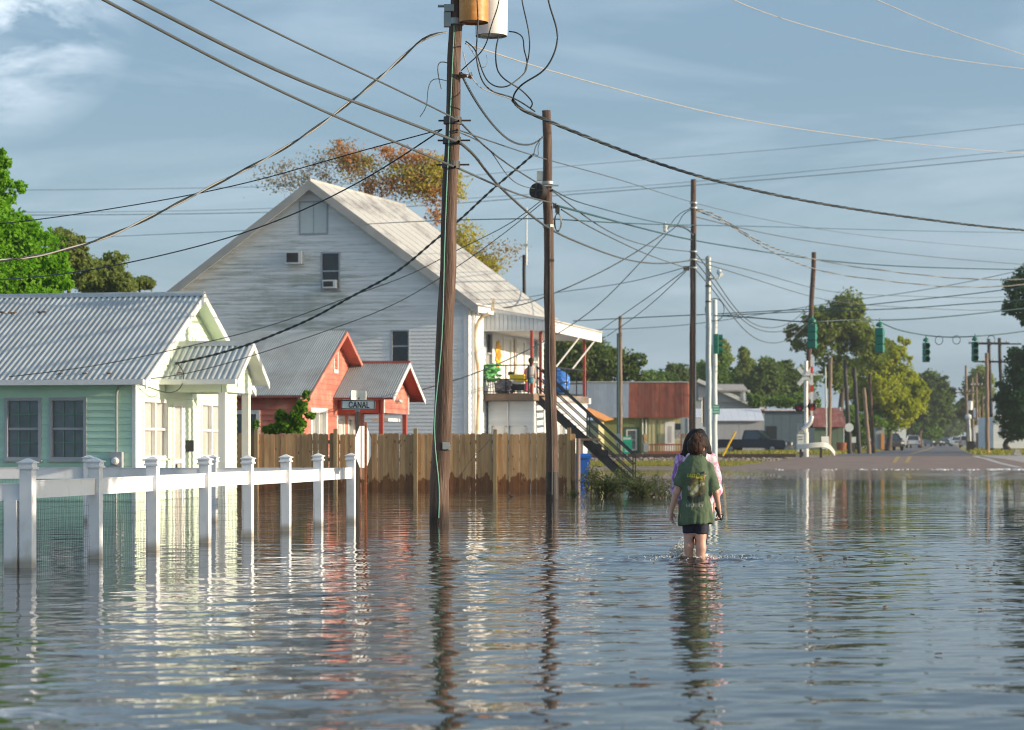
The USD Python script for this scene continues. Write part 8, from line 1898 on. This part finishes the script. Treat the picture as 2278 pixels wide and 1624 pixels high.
# trees across the street, outside the picture, that shade the near fence and the house fronts
def off_tree(label, blobs, base, mat, n, size, seed):
    t = thing('tree', label, 'tree', base)
    base = np.array(base, float)
    obj('trunk', limbs(base, [base + UP * 1.6, base + UP * 3], [np.array(c) for c, r in blobs], .22, seed), 'bark', t, smooth=True)
    p, o = cloud([(np.array(c, float), np.array(r, float)) for c, r in blobs], n, seed, .3); obj('crown', leaves(p, size, seed, out=o), mat, t)
off_tree('dense tree outside the right edge, nearest the camera', [((8.8, 17.6, 3.6), (1.6, 1.7, 1.4)), ((9.2, 18.4, 4.6), (1.5, 1.3, 1.2)), ((8.6, 16.2, 4.4), (1.5, 1.6, 1.3)), ((9.0, 17.6, 5.2), (1.5, 1.6, 1.0)), ((9, 18.9, 3.6), (.9, .8, .8))], (8.8, 17.4, -.3), 'leaf_dark', 20000, .11, 91)
off_tree('tall loose tree outside the right edge, across from the mint cottage', [((14, 36.2, 7.0), (1.8, 1.9, 1.5)), ((14.4, 35.2, 8.4), (1.7, 1.7, 1.3)), ((13.6, 36.6, 5.6), (1.4, 1.5, 1.1)), ((14, 36.9, 8.6), (1.1, 1.0, 1.0))], (14, 35.6, -.3), 'leaf_dark', 9000, .11, 92)

# ---- plants
def shoots(name, label, base, n, h, spread, mat, seed, size, leaf_n=26, cat='plant', stem='bark', lean=(0, 0), asp=.38):
    s = np.random.RandomState(seed); base = np.array(base, float); t = thing(name, label, cat, base); st, lp = [], []
    for k in range(n):
        a = s.uniform(0, 2 * np.pi); top = base + np.array([math.cos(a) * spread * s.uniform(.2, 1) + lean[0], math.sin(a) * spread * .6 * s.uniform(.2, 1) + lean[1], h * s.uniform(.45, 1.0)])
        b0 = base + np.array([s.normal(0, spread * .18), s.normal(0, spread * .12), -.2]); mid = (b0 + top) / 2 + np.array([0, 0, h * .15])
        c = spline([b0, mid, top], 12); st.append(tube(c, np.linspace(.012, .004, 12) * (1 + h * .3), 5))
        u = s.uniform(.35, 1, leaf_n); lp.append(np.stack([np.interp(u, np.linspace(0, 1, 12), c[:, i]) for i in range(3)], 1) + s.normal(0, size * 1.3, (leaf_n, 3)))
    obj('stem', st, stem, t); p = np.vstack(lp); p = p[p[:, 2] > base[2] + .0] if base[2] >= 0 else p[p[:, 2] > .01]
    obj('foliage', leaves(p, size, seed, aspect=asp), mat, t); return t
shoots('weed_clump', 'tangled green weeds rising from the flood before the black stairs', P(1345, 1104, 50) * np.array([1, 1, 0]), 28, .66, .72, 'leaf_weed', 201, .062, 36, asp=.16)
shoots('weed_clump', 'leafy weeds standing in the flood right of the stairs, behind the waders', P(1435, 1108, 49) * np.array([1, 1, 0]), 32, .50, .95, 'leaf_weed', 202, .058, 34, asp=.16)
shoots('weed_clump', 'yellowish weeds in the flood just right of the blue bin', P(1312, 1092, 55) * np.array([1, 1, 0]), 10, .72, .32, 'leaf_gold', 203, .045, 16, asp=.2)
shoots('weed_clump', 'low weeds trailing on the water below the end of the wooden fence', P(1272, 1106, 49.5) * np.array([1, 1, 0]), 9, .14, .26, 'leaf_weed', 204, .05, 18, asp=.16)
shoots('weed_clump', 'thin weeds at the right end of the patch near the person in green', P(1482, 1112, 48) * np.array([1, 1, 0]), 12, .22, .30, 'leaf_weed', 205, .045, 18, asp=.16)
cv = thing('climbing_shrub', 'bright green shrub climbing the corner of the red cottage', 'shrub', P(630, 1000, 60.3) * np.array([1, 1, 0]))
p, o = cloud(bl([(660, 930, 14, 26), (672, 905, 12, 18), (684, 880, 7, 12), (640, 950, 18, 14), (625, 930, 12, 20), (615, 955, 18, 12), (600, 955, 14), (650, 960, 24, 12), (690, 925, 12, 7), (668, 945, 14), (570, 950, 6, 14)], 60.6, .8), 4200, 301, .34, 1.6)
obj('foliage', leaves(p, .06, 301, out=o), 'leaf_fresh', cv)
obj('stem', limbs(P(640, 1000, 60.6), [P(645, 970, 60.6), P(655, 945, 60.6)], [P(672, 900, 60.6), P(685, 878, 60.6), P(625, 920, 60.6), P(690, 925, 60.6), P(600, 950, 60.6)], .03, 9), 'bark', cv)
# ------------------------------------------------------------------ thin evening haze
usdkit.material(stage, '/World/Looks/haze_air', {'v': ('principled_volume', {'color': (0.86, 0.92, 1.0), 'density': 0.00022, 'anisotropy': 0.25})}, [], volume='v.volume')
MATS['haze_air'] = UsdShade.Material.Get(stage, '/World/Looks/haze_air')
obj('haze', obox((-520, -60, -1.5), (1240, 0, 0), (0, 1680, 0), (0, 0, 32)), 'haze_air', kind='stuff', label='thin pale evening haze in the air', cat='haze')
